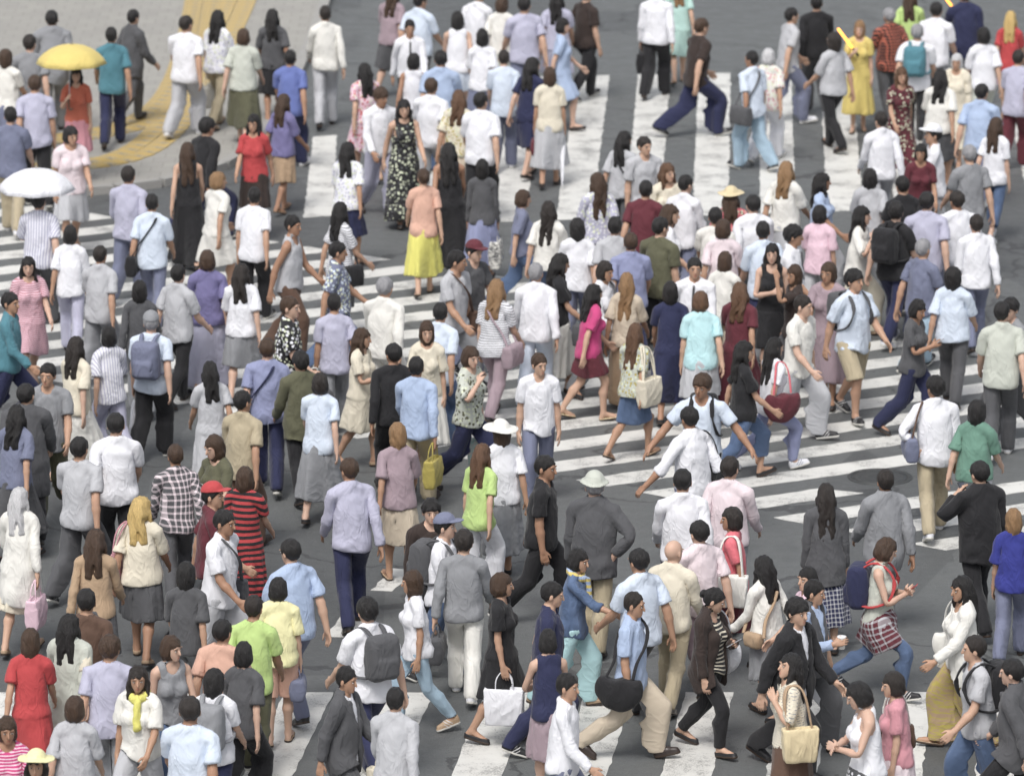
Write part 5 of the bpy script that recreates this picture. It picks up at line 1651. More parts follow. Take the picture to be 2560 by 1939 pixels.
 ('c43',-0.939,60.650,0.004,1.690,-0.4,'f',1,'longbob:brown','blouse:cream skirt_midi:offwhite','flat:tan',(13.1, 'l', 'down', 'fwd', 5.7, 1.1, 9.5),'brown-haired woman in cream blouse and off-white skirt facing viewer'),
 ('c44',-0.816,61.448,0.004,1.738,146.9,'m',0,'short:black','shirt:paleblue trousers:denim~denim','sneaker:black',(20.7, 'r', 'fwd', 'back', 3.8, 6.2, 20.2),'man in pale blue shirt and jeans behind woman in cream blouse'),
 ('c45',-0.679,63.826,0.004,1.810,58.9,'m',2,'short:black','tee:ltgrey trousers:grey','sneaker:black',(21.6, 'l', 'down', 'fwd', 4.5, 4.2, 23.6),'man in light grey t-shirt with brown bag strap, walking right'),
 ('c46',-0.484,64.421,0.004,1.794,44.8,'m',3,'short:black','hat_cap:maroon tee:dkgrey trousers:slate','sneaker:black',(22.3, 'r', 'fwd', 'down', 5.3, 6.1, -1.8),'man in maroon cap and dark grey t-shirt'),
 ('c48',-0.198,62.784,0.004,1.685,155.3,'f',1,'long:tan','tee:white~finestripe~grey trousers:mauve','flat:black',(20.6, 'l', 'down', 'fwd', 6.4, 0.6, 14.6),'woman in thin-striped white t-shirt and mauve trousers, from behind'),
 ('c49',-1.461,62.545,0.004,1.795,151.0,'m',0,'short:grey','lshirt:offwhite trousers:offwhite','sneaker:white',(23.3, 'r', 'fwd', 'back', 3.0, 6.8, 2.0),'grey-haired man in loose off-white shirt and off-white trousers'),
 ('c50',-2.049,64.606,0.004,1.735,81.1,'m',2,'short:black','shirt:slate~floral~paleblue trousers:denim~denim','sneaker:black',(22.9, 'r', 'fwd', 'back', 0.2, 5.1, 8.5),'man in blue flowered shirt and jeans, facing right'),
 ('c51',-2.068,66.531,0.004,1.725,129.3,'f',0,'long:black','tee:white~finestripe~grey skirt_knee:dkgrey','flat:black',(16.0, 'l', 'back', 'fwd', 1.5, -1.6, 17.8),'woman with long black hair, striped white t-shirt and dark grey skirt'),
 ('c52',-2.000,61.914,0.004,1.723,188.3,'m',2,'short:black','tee:lavender trousers:grey','sneaker:grey',(19.8, 'r', 'down', 'back', 4.3, 6.3, -18.2),'man in lavender t-shirt and grey trousers carrying a sports bag'),
 ('c53',-1.671,60.662,0.004,1.604,70.7,'f',0,'long:brown','dress_loose:cream','flat:tan',(13.9, 'l', 'down', 'cup', 2.0, 3.0, 8.3),'woman in loose cream dress, brown hair down her back'),
 ('c54',-2.638,65.531,0.004,1.819,68.2,'m',4,'short:black','tank:ltgrey trousers:brown','sneaker:black',(18.8, 'r', 'fwd', 'back', 4.2, 1.9, -9.6),'man in light grey tank top and brown trousers'),
 ('c55',-2.523,61.664,0.004,1.790,84.9,'m',3,'short:brown','shirt:black~floral~white trousers:olive','sneaker:black',(23.5, 'l', 'back', 'fwd', 4.0, -0.8, -10.7),'man in black and white patterned shirt holding a rolled yellow umbrella'),
 ('c56',-2.664,59.704,0.004,1.777,178.7,'m',3,'short:brown','tee:periwinkle trousers:navy','sneaker:black',(21.7, 'l', 'back', 'down', 1.8, 0.4, 2.7),'man in periwinkle blue t-shirt and navy trousers, from behind'),
 ('c57',-2.284,59.269,0.004,1.722,-163.2,'m',0,'messy:black','inner:grey jacket:olive trousers:black','dress:black',(19.4, 'r', 'fwd', 'back', 1.3, 1.3, 12.3),'man in olive jacket and black trousers right of periwinkle t-shirt'),
 ('d47',-0.370,69.504,0.004,1.606,174.1,'f',4,'longbob:black','ltee:dkgrey skirt_midi:periwinkle','flat:black',(15.8, 'r', 'down', 'down', 1.7, -1.2, -19.5),'woman in dark grey sweater and periwinkle skirt carrying white shopping bag'),
 ('d58',-1.104,68.843,0.004,1.637,184.6,'f',1,'bun:brown','tee:peach skirt_midi:lemon','sandal:tan',(16.4, 'r', 'fwd', 'back', 0.4, -1.7, 11.7),'woman in bright yellow skirt and peach t-shirt'),
 ('d59',-0.797,70.265,0.004,1.651,189.1,'f',4,'verylong:black','dress_maxi:black','flat:black',(16.4, 'l', 'back', 'fwd', 6.4, 4.7, -21.6),'woman in long black sleeveless dress with hair to her waist'),
 ('e60',-5.638,64.109,0.004,1.613,18.0,'f',3,'long:black','dress_loose:dustypink~finestripe~pink','flat:tan',(15.7, 'r', 'fwd', 'down', 2.3, 1.2, -13.8),'woman in dusty pink striped dress facing viewer, left side'),
 ('e61',-5.762,67.143,0.004,1.754,170.8,'m',3,'short:black','shirt:lavender~vstripe~white trousers:dkgrey','dress:black',(22.3, 'r', 'hold', 'back', 4.4, 1.2, -10.6),'man in striped lavender shirt under an open white umbrella'),
 ('e62',-4.759,68.496,0.004,1.782,164.2,'m',0,'short:soft','lshirt:lavender trousers:slate','dress:black',(21.4, 'r', 'fwd', 'back', 0.7, 4.7, -5.4),'man in lavender long-sleeved shirt stepping off the pavement'),
 ('e63',-4.380,67.096,0.004,1.730,173.7,'m',2,'short:black','shirt:paleblue trousers:slate','dress:black',(20.9, 'l', 'back', 'fwd', 2.4, 6.4, 8.4),'man in pale blue shirt with black shoulder strap, far left stripes'),
 ('e64',-3.542,64.034,0.004,1.711,176.7,'f',1,'bob:brown','blouse:purple skirt_maxi:lavender','flat:black',(15.6, 'r', 'fwd', 'back', 0.7, 1.9, -1.8),'woman in purple blouse and long lavender skirt'),
 ('e65',-4.835,64.456,0.004,1.714,155.2,'m',0,'short:soft','shirt:ltgrey trousers:grey','dress:black',(23.2, 'r', 'fwd', 'back', 3.9, 5.8, -1.6),'man in light grey shirt and grey trousers, left of the purple blouse'),
 ('e66',-4.266,63.007,0.004,1.616,-178.1,'f',3,'longbob:black','ltee:dkgrey trousers:grey','flat:black',(19.7, 'l', 'back', 'fwd', 0.2, 0.1, -0.9),'woman in dark grey sweater and grey trousers above grey cap'),
 ('e67',-4.012,61.033,0.004,1.713,162.8,'m',3,'short:grey','hat_cap:grey tee:paleblue trousers:black','sneaker:black',(18.1, 'r', 'down', 'back', 1.1, 2.1, 18.1),'man in grey cap and pale blue t-shirt with slate backpack'),
 ('e68',-4.461,60.677,0.004,1.683,-153.1,'f',1,'bob:black','blouse:white~vstripe~lavender trousers:lavender','flat:black',(22.4, 'l', 'back', 'fwd', 0.2, -0.5, -15.5),'woman in lavender-striped white blouse left of grey cap'),
 ('e69',-4.776,60.035,0.004,1.675,140.5,'f',3,'long:soft','blouse:cream skirt_midi:offwhite','flat:tan',(16.9, 'r', 'fwd', 'back', 1.3, 4.4, 9.4),'woman in cream blouse and off-white skirt at far left, from behind'),
 ('e70',-4.962,58.572,0.004,1.800,-3.6,'m',0,'short:black','tee:grey trousers:olive','sneaker:black',(22.3, 'r', 'fwd', 'back', 4.7, -0.5, -13.5),'man in grey t-shirt and olive trousers walking towards viewer'),
 ('e71',-5.701,62.014,0.004,1.761,86.0,'m',2,'short:black','lshirt:teal trousers:navy','dress:black',(23.9, 'l', 'back', 'fwd', 5.5, -1.9, -22.8),'man in teal shirt and navy trousers at the left edge'),
 ('f1',-5.879,74.964,0.100,1.599,-2.5,'f',1,'long:black','tee:orange skirt_knee:rose','flat:tan',(8.6, 'l', 'down', 'hold', 5.0, 5.5, 3.4),'woman in orange t-shirt and rose skirt under open yellow umbrella'),
 ('f2',-5.567,77.285,0.100,1.769,182.4,'m',2,'short:black','shirt:teal trousers:navy','dress:black',(23.6, 'r', 'fwd', 'back', 0.4, -1.5, -13.3),'man in teal short-sleeved shirt on the pavement'),
 ('f3',-5.399,78.840,0.100,1.711,135.9,'m',1,'short:black','inner:white jacket:dkgrey trousers:dkgrey','dress:black',(23.0, 'l', 'back', 'fwd', 6.1, 2.0, 7.3),'man in dark grey suit on the pavement beside teal shirt'),
 ('f4',-4.575,77.960,0.100,1.771,159.8,'m',0,'short:soft','tee:white trousers:ltgrey','sneaker:white',(20.4, 'r', 'fwd', 'back', 2.2, 2.8, -21.6),'man in white t-shirt and light grey trousers on the pavement'),
 ('f5',-4.166,78.565,0.100,1.723,151.7,'f',4,'long:black','blouse:white~floral~lavender trousers:khaki','flat:tan',(19.0, 'l', 'down', 'fwd', 4.4, -1.3, 12.0),'woman in white and lavender flowered blouse on the pavement'),
 ('f6',-3.746,77.389,0.100,1.658,168.3,'f',3,'bob:brown','blouse:sage skirt_midi:olive','flat:black',(15.4, 'l', 'back', 'fwd', 5.1, 1.4, 6.5),'woman in sage blouse and olive skirt at the kerb'),
 ('f7',-6.641,76.491,0.100,1.821,174.1,'m',3,'short:soft','tee:grey trousers:slate','sneaker:white',(24.0, 'r', 'fwd', 'back', 3.4, 3.0, -18.8),'man in grey t-shirt and slate trousers, upper left pavement'),
 ('f8',-6.915,75.984,0.100,1.636,160.6,'f',2,'longbob:brown','tee:offwhite skirt_knee:slate','flat:black',(13.5, 'l', 'back', 'fwd', 0.6, -1.3, -13.3),'woman in off-white t-shirt and slate skirt at the upper left edge'),
 ('f9',-6.462,78.199,0.100,1.792,186.8,'m',3,'short:black','inner:white jacket:grey trousers:grey','dress:black',(19.7, 'r', 'fwd', 'back', 4.9, 2.4, -13.1),'man in grey jacket and white shirt, upper left pavement'),
 ('f10',-6.351,73.880,0.004,1.820,192.4,'m',0,'short:brown','tee:lavender trousers:black','sneaker:black',(18.4, 'l', 'back', 'down', 5.4, 4.9, -6.2),'man in lavender t-shirt and black trousers on the pavement'),
 ('f11',-3.994,71.844,0.004,1.790,130.0,'m',0,'messy:black','ltee:black trousers:navy','sneaker:black',(30.6, 'r', 'fwd', 'back', 5.7, 3.2, -3.0),'man in black sweater and navy trousers taking a long stride'),
 ('f12',-3.349,71.877,0.004,1.686,-8.5,'f',0,'long:black','tee:red skirt_knee:dkbrown','flat:black',(14.1, 'l', 'back', 'fwd', 0.9, 5.3, -6.1),'woman in bright red t-shirt and dark brown skirt'),
 ('f13',-3.676,68.713,0.004,1.613,129.2,'f',0,'bob:tan','dress_loose:offwhite','flat:tan',(15.1, 'r', 'fwd', 'back', 3.8, 0.9, -24.2),'woman in loose off-white dress with tan bob'),
 ('f14',-3.165,67.467,0.004,1.712,158.2,'m',0,'short:black','tee:white trousers:black','sneaker:black',(18.8, 'r', 'down', 'back', 6.6, 1.2, 18.7),'man in white t-shirt and black trousers right of off-white dress'),
 ('f15',-4.119,70.266,0.004,1.651,185.0,'f',1,'verylong:brown','dress_maxi:black','flat:black',(14.5, 'l', 'back', 'fwd', 4.1, 1.0, -25.4),'woman in long black dress with brown hair near yellow tiles'),
 ('f16',-3.047,76.262,0.004,1.717,163.0,'m',2,'short:black','tee:blue trousers:navy','sneaker:white',(21.2, 'r', 'fwd', 'back', 3.1, -0.5, 10.9),'man in bright blue t-shirt at the kerb'),
 ('f17',-3.042,73.534,0.004,1.610,145.1,'f',4,'long:brown','blouse:purple skirt_knee:tan','sandal:tan',(14.3, 'l', 'back', 'fwd', 3.0, 6.2, -2.0),'woman in purple blouse and tan skirt below blue t-shirt'),
 ('f18',-2.653,79.082,0.004,1.792,183.8,'m',1,'short:soft','lshirt:offwhite trousers:ltgrey','dress:black',(19.0, 'r', 'fwd', 'back', 0.0, 2.3, -0.4),'man in off-white shirt and light grey trousers, top left of centre'),
 ('f19',-3.416,79.347,0.004,1.650,184.0,'f',4,'long:black','blouse:dkgrey skirt_knee:black','flat:black',(13.2, 'r', 'fwd', 'back', 4.0, 6.8, -24.3),'woman in dark grey blouse and black skirt above blue t-shirt'),
 ('f21',-6.538,72.241,0.004,1.751,176.6,'m',3,'short:black','tee:slate trousers:khaki','sneaker:white',(20.8, 'l', 'back', 'fwd', 2.1, -0.2, 16.7),'man in slate t-shirt and khaki trousers on left pavement'),
 ('f22',-5.682,71.126,0.004,1.697,15.2,'f',0,'bob:black','tee:palepink skirt_knee:ltgrey','flat:tan',(14.5, 'r', 'fwd', 'down', 4.6, 5.3, 16.3),'woman in pale pink t-shirt by the yellow tiles'),
 ('g1',-1.997,75.449,0.004,1.647,-154.5,'f',1,'long:black','dress_loose:pink~floral~red','flat:tan',(13.6, 'l', 'back', 'fwd', 0.3, 5.5, -0.5),'woman in pink and red flowered dress beside white-shirted man'),
 ('g2',-1.758,73.285,0.004,1.803,28.0,'m',4,'messy:brown','lshirt:white trousers:lavender','dress:dkbrown',(19.7, 'l', 'down', 'fwd', 5.3, 6.3, 15.4),'man in white shirt and pale lavender trousers facing viewer'),
 ('g3',-1.419,72.755,0.004,1.707,13.8,'f',1,'long:black','dress_maxi:black~floral~dkgrey','flat:black',(15.7, 'r', 'fwd', 'back', 0.1, 5.2, -6.4),'woman in long black patterned dress facing viewer'),
 ('g4',-1.449,78.616,0.004,1.708,2.8,'m',2,'short:black','lshirt:white tie:black trousers:black','dress:black',(22.1, 'r', 'fwd', 'back', 3.5, 3.5, 0.7),'man in white shirt, black tie and black trousers facing viewer'),
 ('g5',-0.971,75.812,0.004,1.807,183.1,'m',1,'short:black','shirt:ltblue trousers:denim~denim','sneaker:black',(21.5, 'l', 'back', 'fwd', 0.4, 6.4, 3.0),'man in light blue short-sleeved shirt and jeans, upper crossing'),
 ('g6',-1.086,74.159,0.004,1.752,154.2,'m',0,'short:brown','shirt:white trousers:ltgrey','dress:black',(21.6, 'r', 'fwd', 'back', 2.0, 4.1, 1.2),'brown-haired man in white shirt and light grey trousers, from behind'),
 ('g7',-0.708,73.397,0.004,1.696,160.1,'f',0,'long:chestnut','blouse:cream~floral~mustard skirt_midi:beige','sandal:tan',(15.6, 'l', 'back', 'fwd', 2.9, 5.8, 22.9),'woman in mustard flowered blouse and beige skirt'),
 ('g8',-0.772,78.931,0.004,1.688,178.3,'f',3,'longbob:black','tank:white skirt_mini:paleblue','sandal:tan',(13.3, 'r', 'fwd', 'back', 6.7, 4.8, 8.8),'woman in white tank top and short pale blue skirt'),
 ('g9',-0.152,80.147,0.004,1.704,163.5,'f',0,'bob:brown','blouse:offwhite skirt_midi:sage','flat:black',(16.2, 'l', 'back', 'fwd', 3.6, 3.5, -15.1),'woman in off-white blouse and sage skirt at the top edge'),
 ('g10',0.178,79.671,0.004,1.832,189.0,'m',1,'short:black','tee:lavender trousers:slate','sneaker:white',(21.3, 'r', 'fwd', 'back', 2.7, 1.5, -25.8),'man in lavender t-shirt and slate trousers at the top edge'),
 ('g11',0.699,78.850,0.004,1.664,87.0,'f',3,'bob:black','dress_loose:ltblue','flat:black',(19.6, 'r', 'fwd', 'back', 2.3, 4.1, -9.3),'woman in loose light blue dress striding right'),
 ('g12',1.080,80.995,0.004,1.718,131.4,'m',1,'short:black','tee:dkbrown trousers:black','sneaker:black',(19.8, 'l', 'back', 'down', 0.5, 5.2, 15.5),'man in dark brown t-shirt and black trousers at the top edge'),
 ('g13',0.511,75.121,0.004,1.649,177.3,'f',2,'longbob:brown','tee:cream skirt_midi:ltgrey','flat:black',(13.8, 'r', 'down', 'down', 2.9, 3.9, 3.6),'woman in cream t-shirt and light grey skirt with rolled white umbrella'),
 ('g14',0.251,75.706,0.004,1.673,146.2,'f',3,'long:black','tee:navy skirt_knee:navy','flat:black',(14.0, 'l', 'back', 'fwd', 6.2, 1.8, -21.6),'woman in navy t-shirt and navy skirt left of rolled white umbrella'),
 ('g15',2.108,81.200,0.004,1.709,167.3,'m',1,'short:black','lshirt:white trousers:black','dress:black',(18.7, 'r', 'down', 'back', 1.3, 3.1, 5.4),'man in white shirt and black trousers with black briefcase, top edge'),
 ('g16',2.461,82.202,0.004,1.608,184.7,'f',1,'long:tan','dress_loose:mint','sandal:tan',(16.4, 'r', 'fwd', 'back', 6.7, 1.0, -22.0),'woman in mint green dress at the top edge'),
 ('g17',2.611,78.389,0.004,1.829,114.7,'m',1,'short:brown','tee:dkbrown trousers:navy','sneaker:black',(27.9, 'r', 'fwd', 'back', 6.5, 5.7, 7.5),'man in dark brown t-shirt and navy trousers striding over stripes'),
 ('g18',1.418,71.117,0.004,1.675,152.1,'f',0,'long:black','blouse:ltgrey trousers:dkgrey','flat:black',(22.8, 'l', 'back', 'fwd', 4.7, 5.6, -25.9),'woman in light grey blouse with black bag strap and long hair'),
 ('g19',1.673,70.565,0.004,1.725,19.4,'m',1,'short:soft','tee:ltgrey trousers:grey','sneaker:white',(21.7, 'r', 'fwd', 'down', 5.2, -1.1, 13.4),'man in light grey t-shirt and grey trousers facing viewer'),
 ('g20',1.065,68.509,0.004,1.715,188.8,'f',0,'verylong:brown','blouse:lavender~floral~white trousers:slate','flat:black',(23.7, 'r', 'fwd', 'back', 0.7, 3.6, 24.2),'woman with long brown hair, lavender patterned blouse and slate trousers'),
 ('g21',1.628,67.800,0.004,1.730,166.8,'m',0,'short:black','tee:maroon trousers:black','sneaker:black',(19.9, 'l', 'back', 'fwd', 6.9, -0.4, 20.3),'man in maroon t-shirt and black trousers, from behind'),
 ('g22',1.932,68.986,0.004,1.717,8.1,'f',1,'long:chestnut','blouse:cream trousers:tan','sandal:tan',(20.8, 'r', 'fwd', 'down', 6.7, -1.9, 25.0),'chestnut-haired woman in cream blouse and tan trousers facing viewer'),
 ('g23',2.115,68.125,0.004,1.769,156.7,'m',3,'short:black','lshirt:white trousers:slate','dress:black',(23.8, 'l', 'back', 'fwd', 5.3, 6.5, -22.2),'man in white shirt and slate trousers behind maroon t-shirt'),
 ('g24',2.672,67.434,0.004,1.700,-179.2,'f',1,'long:brown','hat_straw:straw blouse:coral~floral~olive skirt_knee:olive','sandal:tan',(17.3, 'r', 'fwd', 'back', 2.4, 4.8, -15.8),'woman in straw hat and coral flowered blouse'),
 ('g25',2.932,66.922,0.004,1.770,197.5,'m',3,'short:black','lshirt:white trousers:grey','dress:black',(22.2, 'l', 'back', 'fwd', 2.1, 5.1, 3.9),'man in white shirt and grey trousers right of straw hat'),
 ('g26',2.450,66.431,0.004,1.713,159.4,'m',0,'short:black','tee:offwhite trousers:black','sneaker:black',(20.6, 'r', 'fwd', 'back', 1.9, -0.0, 25.3),'man in off-white t-shirt and black trousers left of straw hat'),
 ('g27',1.853,66.422,0.004,1.721,95.1,'f',1,'long:brown','blouse:white skirt_knee:pink','flat:tan',(15.4, 'l', 'back', 'fwd', 5.9, 1.9, -16.6),'woman in white blouse and pink skirt facing right'),
 ('g28',2.113,63.703,0.004,1.751,-11.1,'m',0,'short:black','lshirt:white tie:dkgrey trousers:grey','dress:black',(22.9, 'r', 'fwd', 'back', 2.5, -2.0, 13.8),'man in white shirt and dark grey tie, mid crossing, facing viewer'),
 ('g29',2.137,62.154,0.004,1.668,180.9,'f',1,'bob:chestnut','tee:cyan skirt_knee:ltgrey','sandal:tan',(17.1, 'r', 'down', 'back', 6.8, 5.8, -21.9),'woman in cyan t-shirt with chestnut bob, from behind'),
 ('g30',1.808,62.631,0.004,1.653,175.3,'f',4,'longbob:black','dress_midi:navy','flat:black',(15.0, 'r', 'fwd', 'back', 6.7, -1.2, -11.5),'woman in long navy dress, from behind'),
 ('g31',2.486,64.506,0.004,1.602,159.5,'f',0,'longbob:brown','tee:offwhite trousers:beige','flat:tan',(20.4, 'l', 'back', 'fwd', 4.2, 5.0, -3.4),'woman in off-white t-shirt and beige trousers, from behind'),
 ('g32',2.593,62.661,0.004,1.650,153.7,'f',2,'long:chestnut','dress_midi:maroon','flat:black',(16.1, 'r', 'fwd', 'back', 3.0, 5.3, 16.8),'woman in long maroon dress'),
 ('g33',2.541,60.095,0.004,1.701,105.9,'f',0,'long:black','tee:black cropped:denim~denim','flat:black',(27.0, 'l', 'back', 'fwd', 1.3, 1.0, -10.2),'woman in black t-shirt and cropped jeans striding right'),
 ('g34',1.401,64.970,0.004,1.733,186.8,'m',0,'short:brown','shirt:periwinkle trousers:navy','dress:black',(20.5, 'l', 'back', 'fwd', 2.0, 0.4, -1.6),'man in periwinkle shirt and navy trousers, mid crossing, from behind'),
 ('g35',1.744,65.423,0.004,1.804,146.6,'m',1,'short:black','tee:olive trousers:black','sneaker:black',(18.5, 'r', 'fwd', 'down', 2.9, 4.2, -24.1),'man in olive t-shirt and black trousers'),
 ('g36',0.123,68.013,0.004,1.597,94.9,'f',1,'bob:brown','blouse:slate trousers:denim~denim','flat:black',(23.0, 'r', 'fwd', 'back', 1.0, 6.6, 5.1),'brown-bobbed woman in slate blouse and jeans'),
 ('g37',0.448,67.132,0.004,1.642,161.2,'f',1,'verylong:soft','blouse:offwhite trousers:denim~denim','sneaker:white',(21.7, 'l', 'back', 'fwd', 0.6, -1.9, 16.2),'long-haired woman in off-white blouse and jeans'),
 ('h1',3.534,76.774,0.004,1.643,160.5,'f',0,'bob:silver','blouse:offwhite~floral~rose trousers:white','sneaker:white',(22.7, 'r', 'fwd', 'back', 6.8, -0.6, 1.0),'silver-haired woman in rose flowered blouse and white trousers'),
 ('h2',3.303,76.156,0.004,1.719,-139.5,'m',4,'short:black','shirt:paleblue trousers:ltdenim~denim','sneaker:black',(20.4, 'l', 'back', 'down', 3.8, 0.7, 21.1),'man in pale blue shirt and light jeans beside silver-haired woman'),
 ('h3',3.947,79.309,0.004,1.736,108.5,'m',1,'short:black','tee:ltgrey trousers:slate','sneaker:white',(21.4, 'r', 'fwd', 'back', 5.1, 0.4, 2.4),'man in light grey t-shirt and slate trousers, top right'),
 ('h4',4.373,79.908,0.004,1.791,190.9,'m',1,'short:black','ltee:black trousers:dkgrey','dress:black',(18.3, 'l', 'back', 'fwd', 1.6, -1.9, -15.0),'man in black sweater and dark grey trousers at the top edge'),
 ('h5',4.915,78.687,0.004,1.602,-2.7,'f',3,'longbob:tan','dress_midi:yellow','sandal:tan',(7.2, 'r', 'down', 'hold', 5.4, -1.7, -6.0),'woman in long yellow dress holding a lit orange wand'),
 ('h6',5.382,79.263,0.004,1.718,199.5,'m',2,'short:grey','shirt:black~check~orange trousers:dkgrey','sneaker:black',(18.7, 'r', 'fwd', 'back', 1.9, 6.2, 3.6),'man in black and orange checked shirt'),
 ('h7',5.788,80.943,0.004,1.634,171.3,'f',1,'long:brown','tee:lime skirt_knee:green','flat:tan',(13.7, 'l', 'back', 'fwd', 3.1, 6.4, -22.0),'woman in lime t-shirt and green skirt at the top right edge'),
 ('h8',5.678,78.017,0.004,1.756,173.1,'m',1,'short:grey','tee:white trousers:black','sneaker:black',(23.5, 'l', 'back', 'fwd', 5.8, 0.7, 2.7),'man in white t-shirt with teal backpack'),
 ('h9',6.110,76.322,0.004,1.603,-16.9,'f',0,'bob:silver','blouse:cream cardigan:cream skirt_midi:cream','flat:tan',(13.0, 'l', 'down', 'fwd', 0.3, 3.1, 3.5),'silver-haired woman in cream cardigan and cream skirt'),
 ('h10',6.611,77.913,0.004,1.710,185.6,'f',1,'bob:black','blouse:white trousers:sage','flat:tan',(20.2, 'r', 'fwd', 'back', 3.4, 1.1, 16.4),'woman in white blouse and sage trousers, top right'),
 ('h11',7.109,79.386,0.004,1.629,168.9,'f',1,'long:blond','tee:red skirt_mini:pink','sandal:tan',(16.5, 'l', 'back', 'fwd', 4.4, 3.6, -5.8),'blond woman in red t-shirt and short pink skirt'),
 ('h12',6.531,80.323,0.004,1.782,180.7,'m',3,'short:black','inner:white jacket:navy trousers:navy','dress:black',(12.3, 'l', 'hold', 'down', 4.0, 6.2, 17.5),'man in navy suit with lit orange wand at the top edge'),
 ('h13',6.923,76.187,0.004,1.706,149.1,'m',0,'short:soft','tee:lavender trousers:maroon','sneaker:white',(18.3, 'r', 'fwd', 'back', 6.1, 5.4, -0.3),'man in lavender t-shirt and maroon trousers at the right edge'),
 ('h14',5.266,75.218,0.004,1.648,19.1,'f',0,'verylong:chestnut','dress_midi:maroon~floral~dkbrown','flat:black',(14.7, 'l', 'back', 'fwd', 4.0, 2.8, -3.0),'chestnut-haired woman in patterned maroon dress facing viewer'),
 ('h15',5.405,70.898,0.004,1.798,-94.5,'m',0,'short:black','hat_cap:white tee:white trousers:ltgrey','sneaker:white',(21.6, 'r', 'fwd', 'back', 2.1, -1.6, 11.2),'man in white cap and white t-shirt facing left'),
 ('h16',6.270,71.832,0.004,1.683,153.1,'f',3,'long:brown','tee:white cropped:denim~denim','sneaker:white',(19.6, 'l', 'back', 'down', 3.2, 1.6, -10.1),'woman in white t-shirt and cropped jeans, right side, from behind'),
 ('h17',5.765,69.628,0.004,1.804,197.5,'m',1,'short:grey','tee:grey trousers:slate','sneaker:black',(21.1, 'r', 'fwd', 'back', 1.1, 6.1, -1.8),'grey-haired man in grey t-shirt and slate trousers, right side'),
 ('h18',5.193,70.362,0.004,1.636,2.3,'f',2,'bob:black','tee:maroon skirt_knee:dkbrown','flat:tan',(15.6, 'r', 'fwd', 'down', 7.0, 2.1, -18.2),'woman in maroon t-shirt and dark brown skirt behind white cap'),
 ('h19',3.849,68.614,0.004,1.662,80.2,'f',4,'long:black','blouse:ltblue trousers:ltgrey','flat:black',(20.4, 'l', 'back', 'fwd', 1.2, -0.2, 21.6),'black-haired woman in light blue blouse facing right'),
 ('h20',4.460,68.831,0.004,1.640,172.4,'f',1,'longbob:black','blouse:ltgrey trousers:grey','flat:black',(18.1, 'r', 'fwd', 'back', 3.5, 1.9, 3.3),'woman in light grey blouse and grey trousers, from behind'),
 ('h21',3.418,68.995,0.004,1.681,151.6,'f',0,'long:tan','blouse:offwhite skirt_midi:ltgrey','flat:tan',(14.8, 'l', 'back', 'fwd', 2.1, 5.1, 17.5),'tan-haired woman in off-white blouse and light grey skirt'),
 ('h22',4.827,68.060,0.004,1.760,198.1,'m',0,'short:black','tee:black trousers:black','sneaker:black',(23.1, 'r', 'fwd', 'back', 5.0, 2.6, -0.7),'man in black t-shirt and black trousers, right side, from behind'),
 ('h23',3.734,67.049,0.004,1.610,158.2,'f',1,'bob:black','blouse:pink trousers:ltgrey','flat:black',(22.6, 'r', 'fwd', 'down', 4.4, 1.0, -20.6),'woman in pink blouse with black bob, from behind'),
 ('h24',3.301,64.982,0.004,1.831,75.7,'m',2,'messy:black','shirt:white tie:dkgrey trousers:grey','dress:black',(20.3, 'l', 'back', 'fwd', 1.8, 3.7, 11.6),'young man in white shirt and dark tie, facing right'),
 ('h25',3.039,64.336,0.004,1.710,1.0,'f',3,'long:black','tank:black skirt_knee:black','flat:black',(14.3, 'r', 'down', 'phone', 0.4, 0.6, -8.5),'woman in black tank top and black skirt'),
 ('h26',3.279,63.824,0.004,1.600,-78.8,'f',2,'longbob:brown','tee:dkbrown trousers:dkgrey','flat:black',(18.6, 'r', 'up', 'down', 0.7, 4.6, 23.8),'woman in dark brown t-shirt raising one hand'),
 ('h27',3.240,61.886,0.004,1.760,59.1,'m',3,'crop:soft','tee:offwhite trousers:ltgrey','sneaker:black',(23.6, 'l', 'down', 'fwd', 4.8, 2.9, 7.9),'man in plain off-white t-shirt and light grey trousers'),
 ('h28',3.903,62.726,0.004,1.828,31.7,'m',0,'messy:black','shirt:paleblue shorts:khaki','sneaker:black',(20.8, 'r', 'fwd', 'back', 0.8, -1.1, 14.0),'student in untucked pale blue shirt and khaki shorts with backpack'),
 ('h29',3.652,63.389,0.004,1.723,-15.3,'f',2,'bob:brown','dress_midi:mauve','flat:black',(15.3, 'l', 'back', 'fwd', 3.9, 1.9, -11.8),'woman in mauve dress facing viewer, below pink blouse'),
 ('h30',4.188,66.690,0.004,1.710,76.8,'f',3,'long:black','blouse:offwhite trousers:cream','flat:tan',(23.9, 'l', 'down', 'ear', 6.4, -0.8, 8.1),'woman in off-white blouse and cream trousers, phone at her ear'),
 ('h31',4.597,66.290,0.004,1.797,147.5,'m',3,'messy:black','tee:black trousers:navy','sneaker:white',(18.4, 'l', 'back', 'fwd', 4.5, 0.8, 18.5),'man in black t-shirt with large black backpack'),
 ('h32',5.015,66.796,0.004,1.824,168.1,'m',3,'short:black','shirt:lavender trousers:slate','dress:black',(21.4, 'r', 'fwd', 'back', 5.2, 2.5, -11.2),'man in lavender short-sleeved shirt, right side, from behind'),
 ('h33',4.838,64.967,0.004,1.758,137.6,'m',0,'short:grey','tee:slate trousers:ltdenim~denim','sneaker:black',(30.3, 'l', 'back', 'fwd', 3.2, -1.1, 5.0),'grey-haired man in slate t-shirt and light jeans, long stride'),
 ('h34',5.425,67.205,0.004,1.735,193.7,'m',4,'short:soft','tee:white trousers:ltgrey','sneaker:white',(19.5, 'r', 'fwd', 'back', 1.8, 3.8, 11.4),'man in white t-shirt and light grey trousers, right side, from behind'),
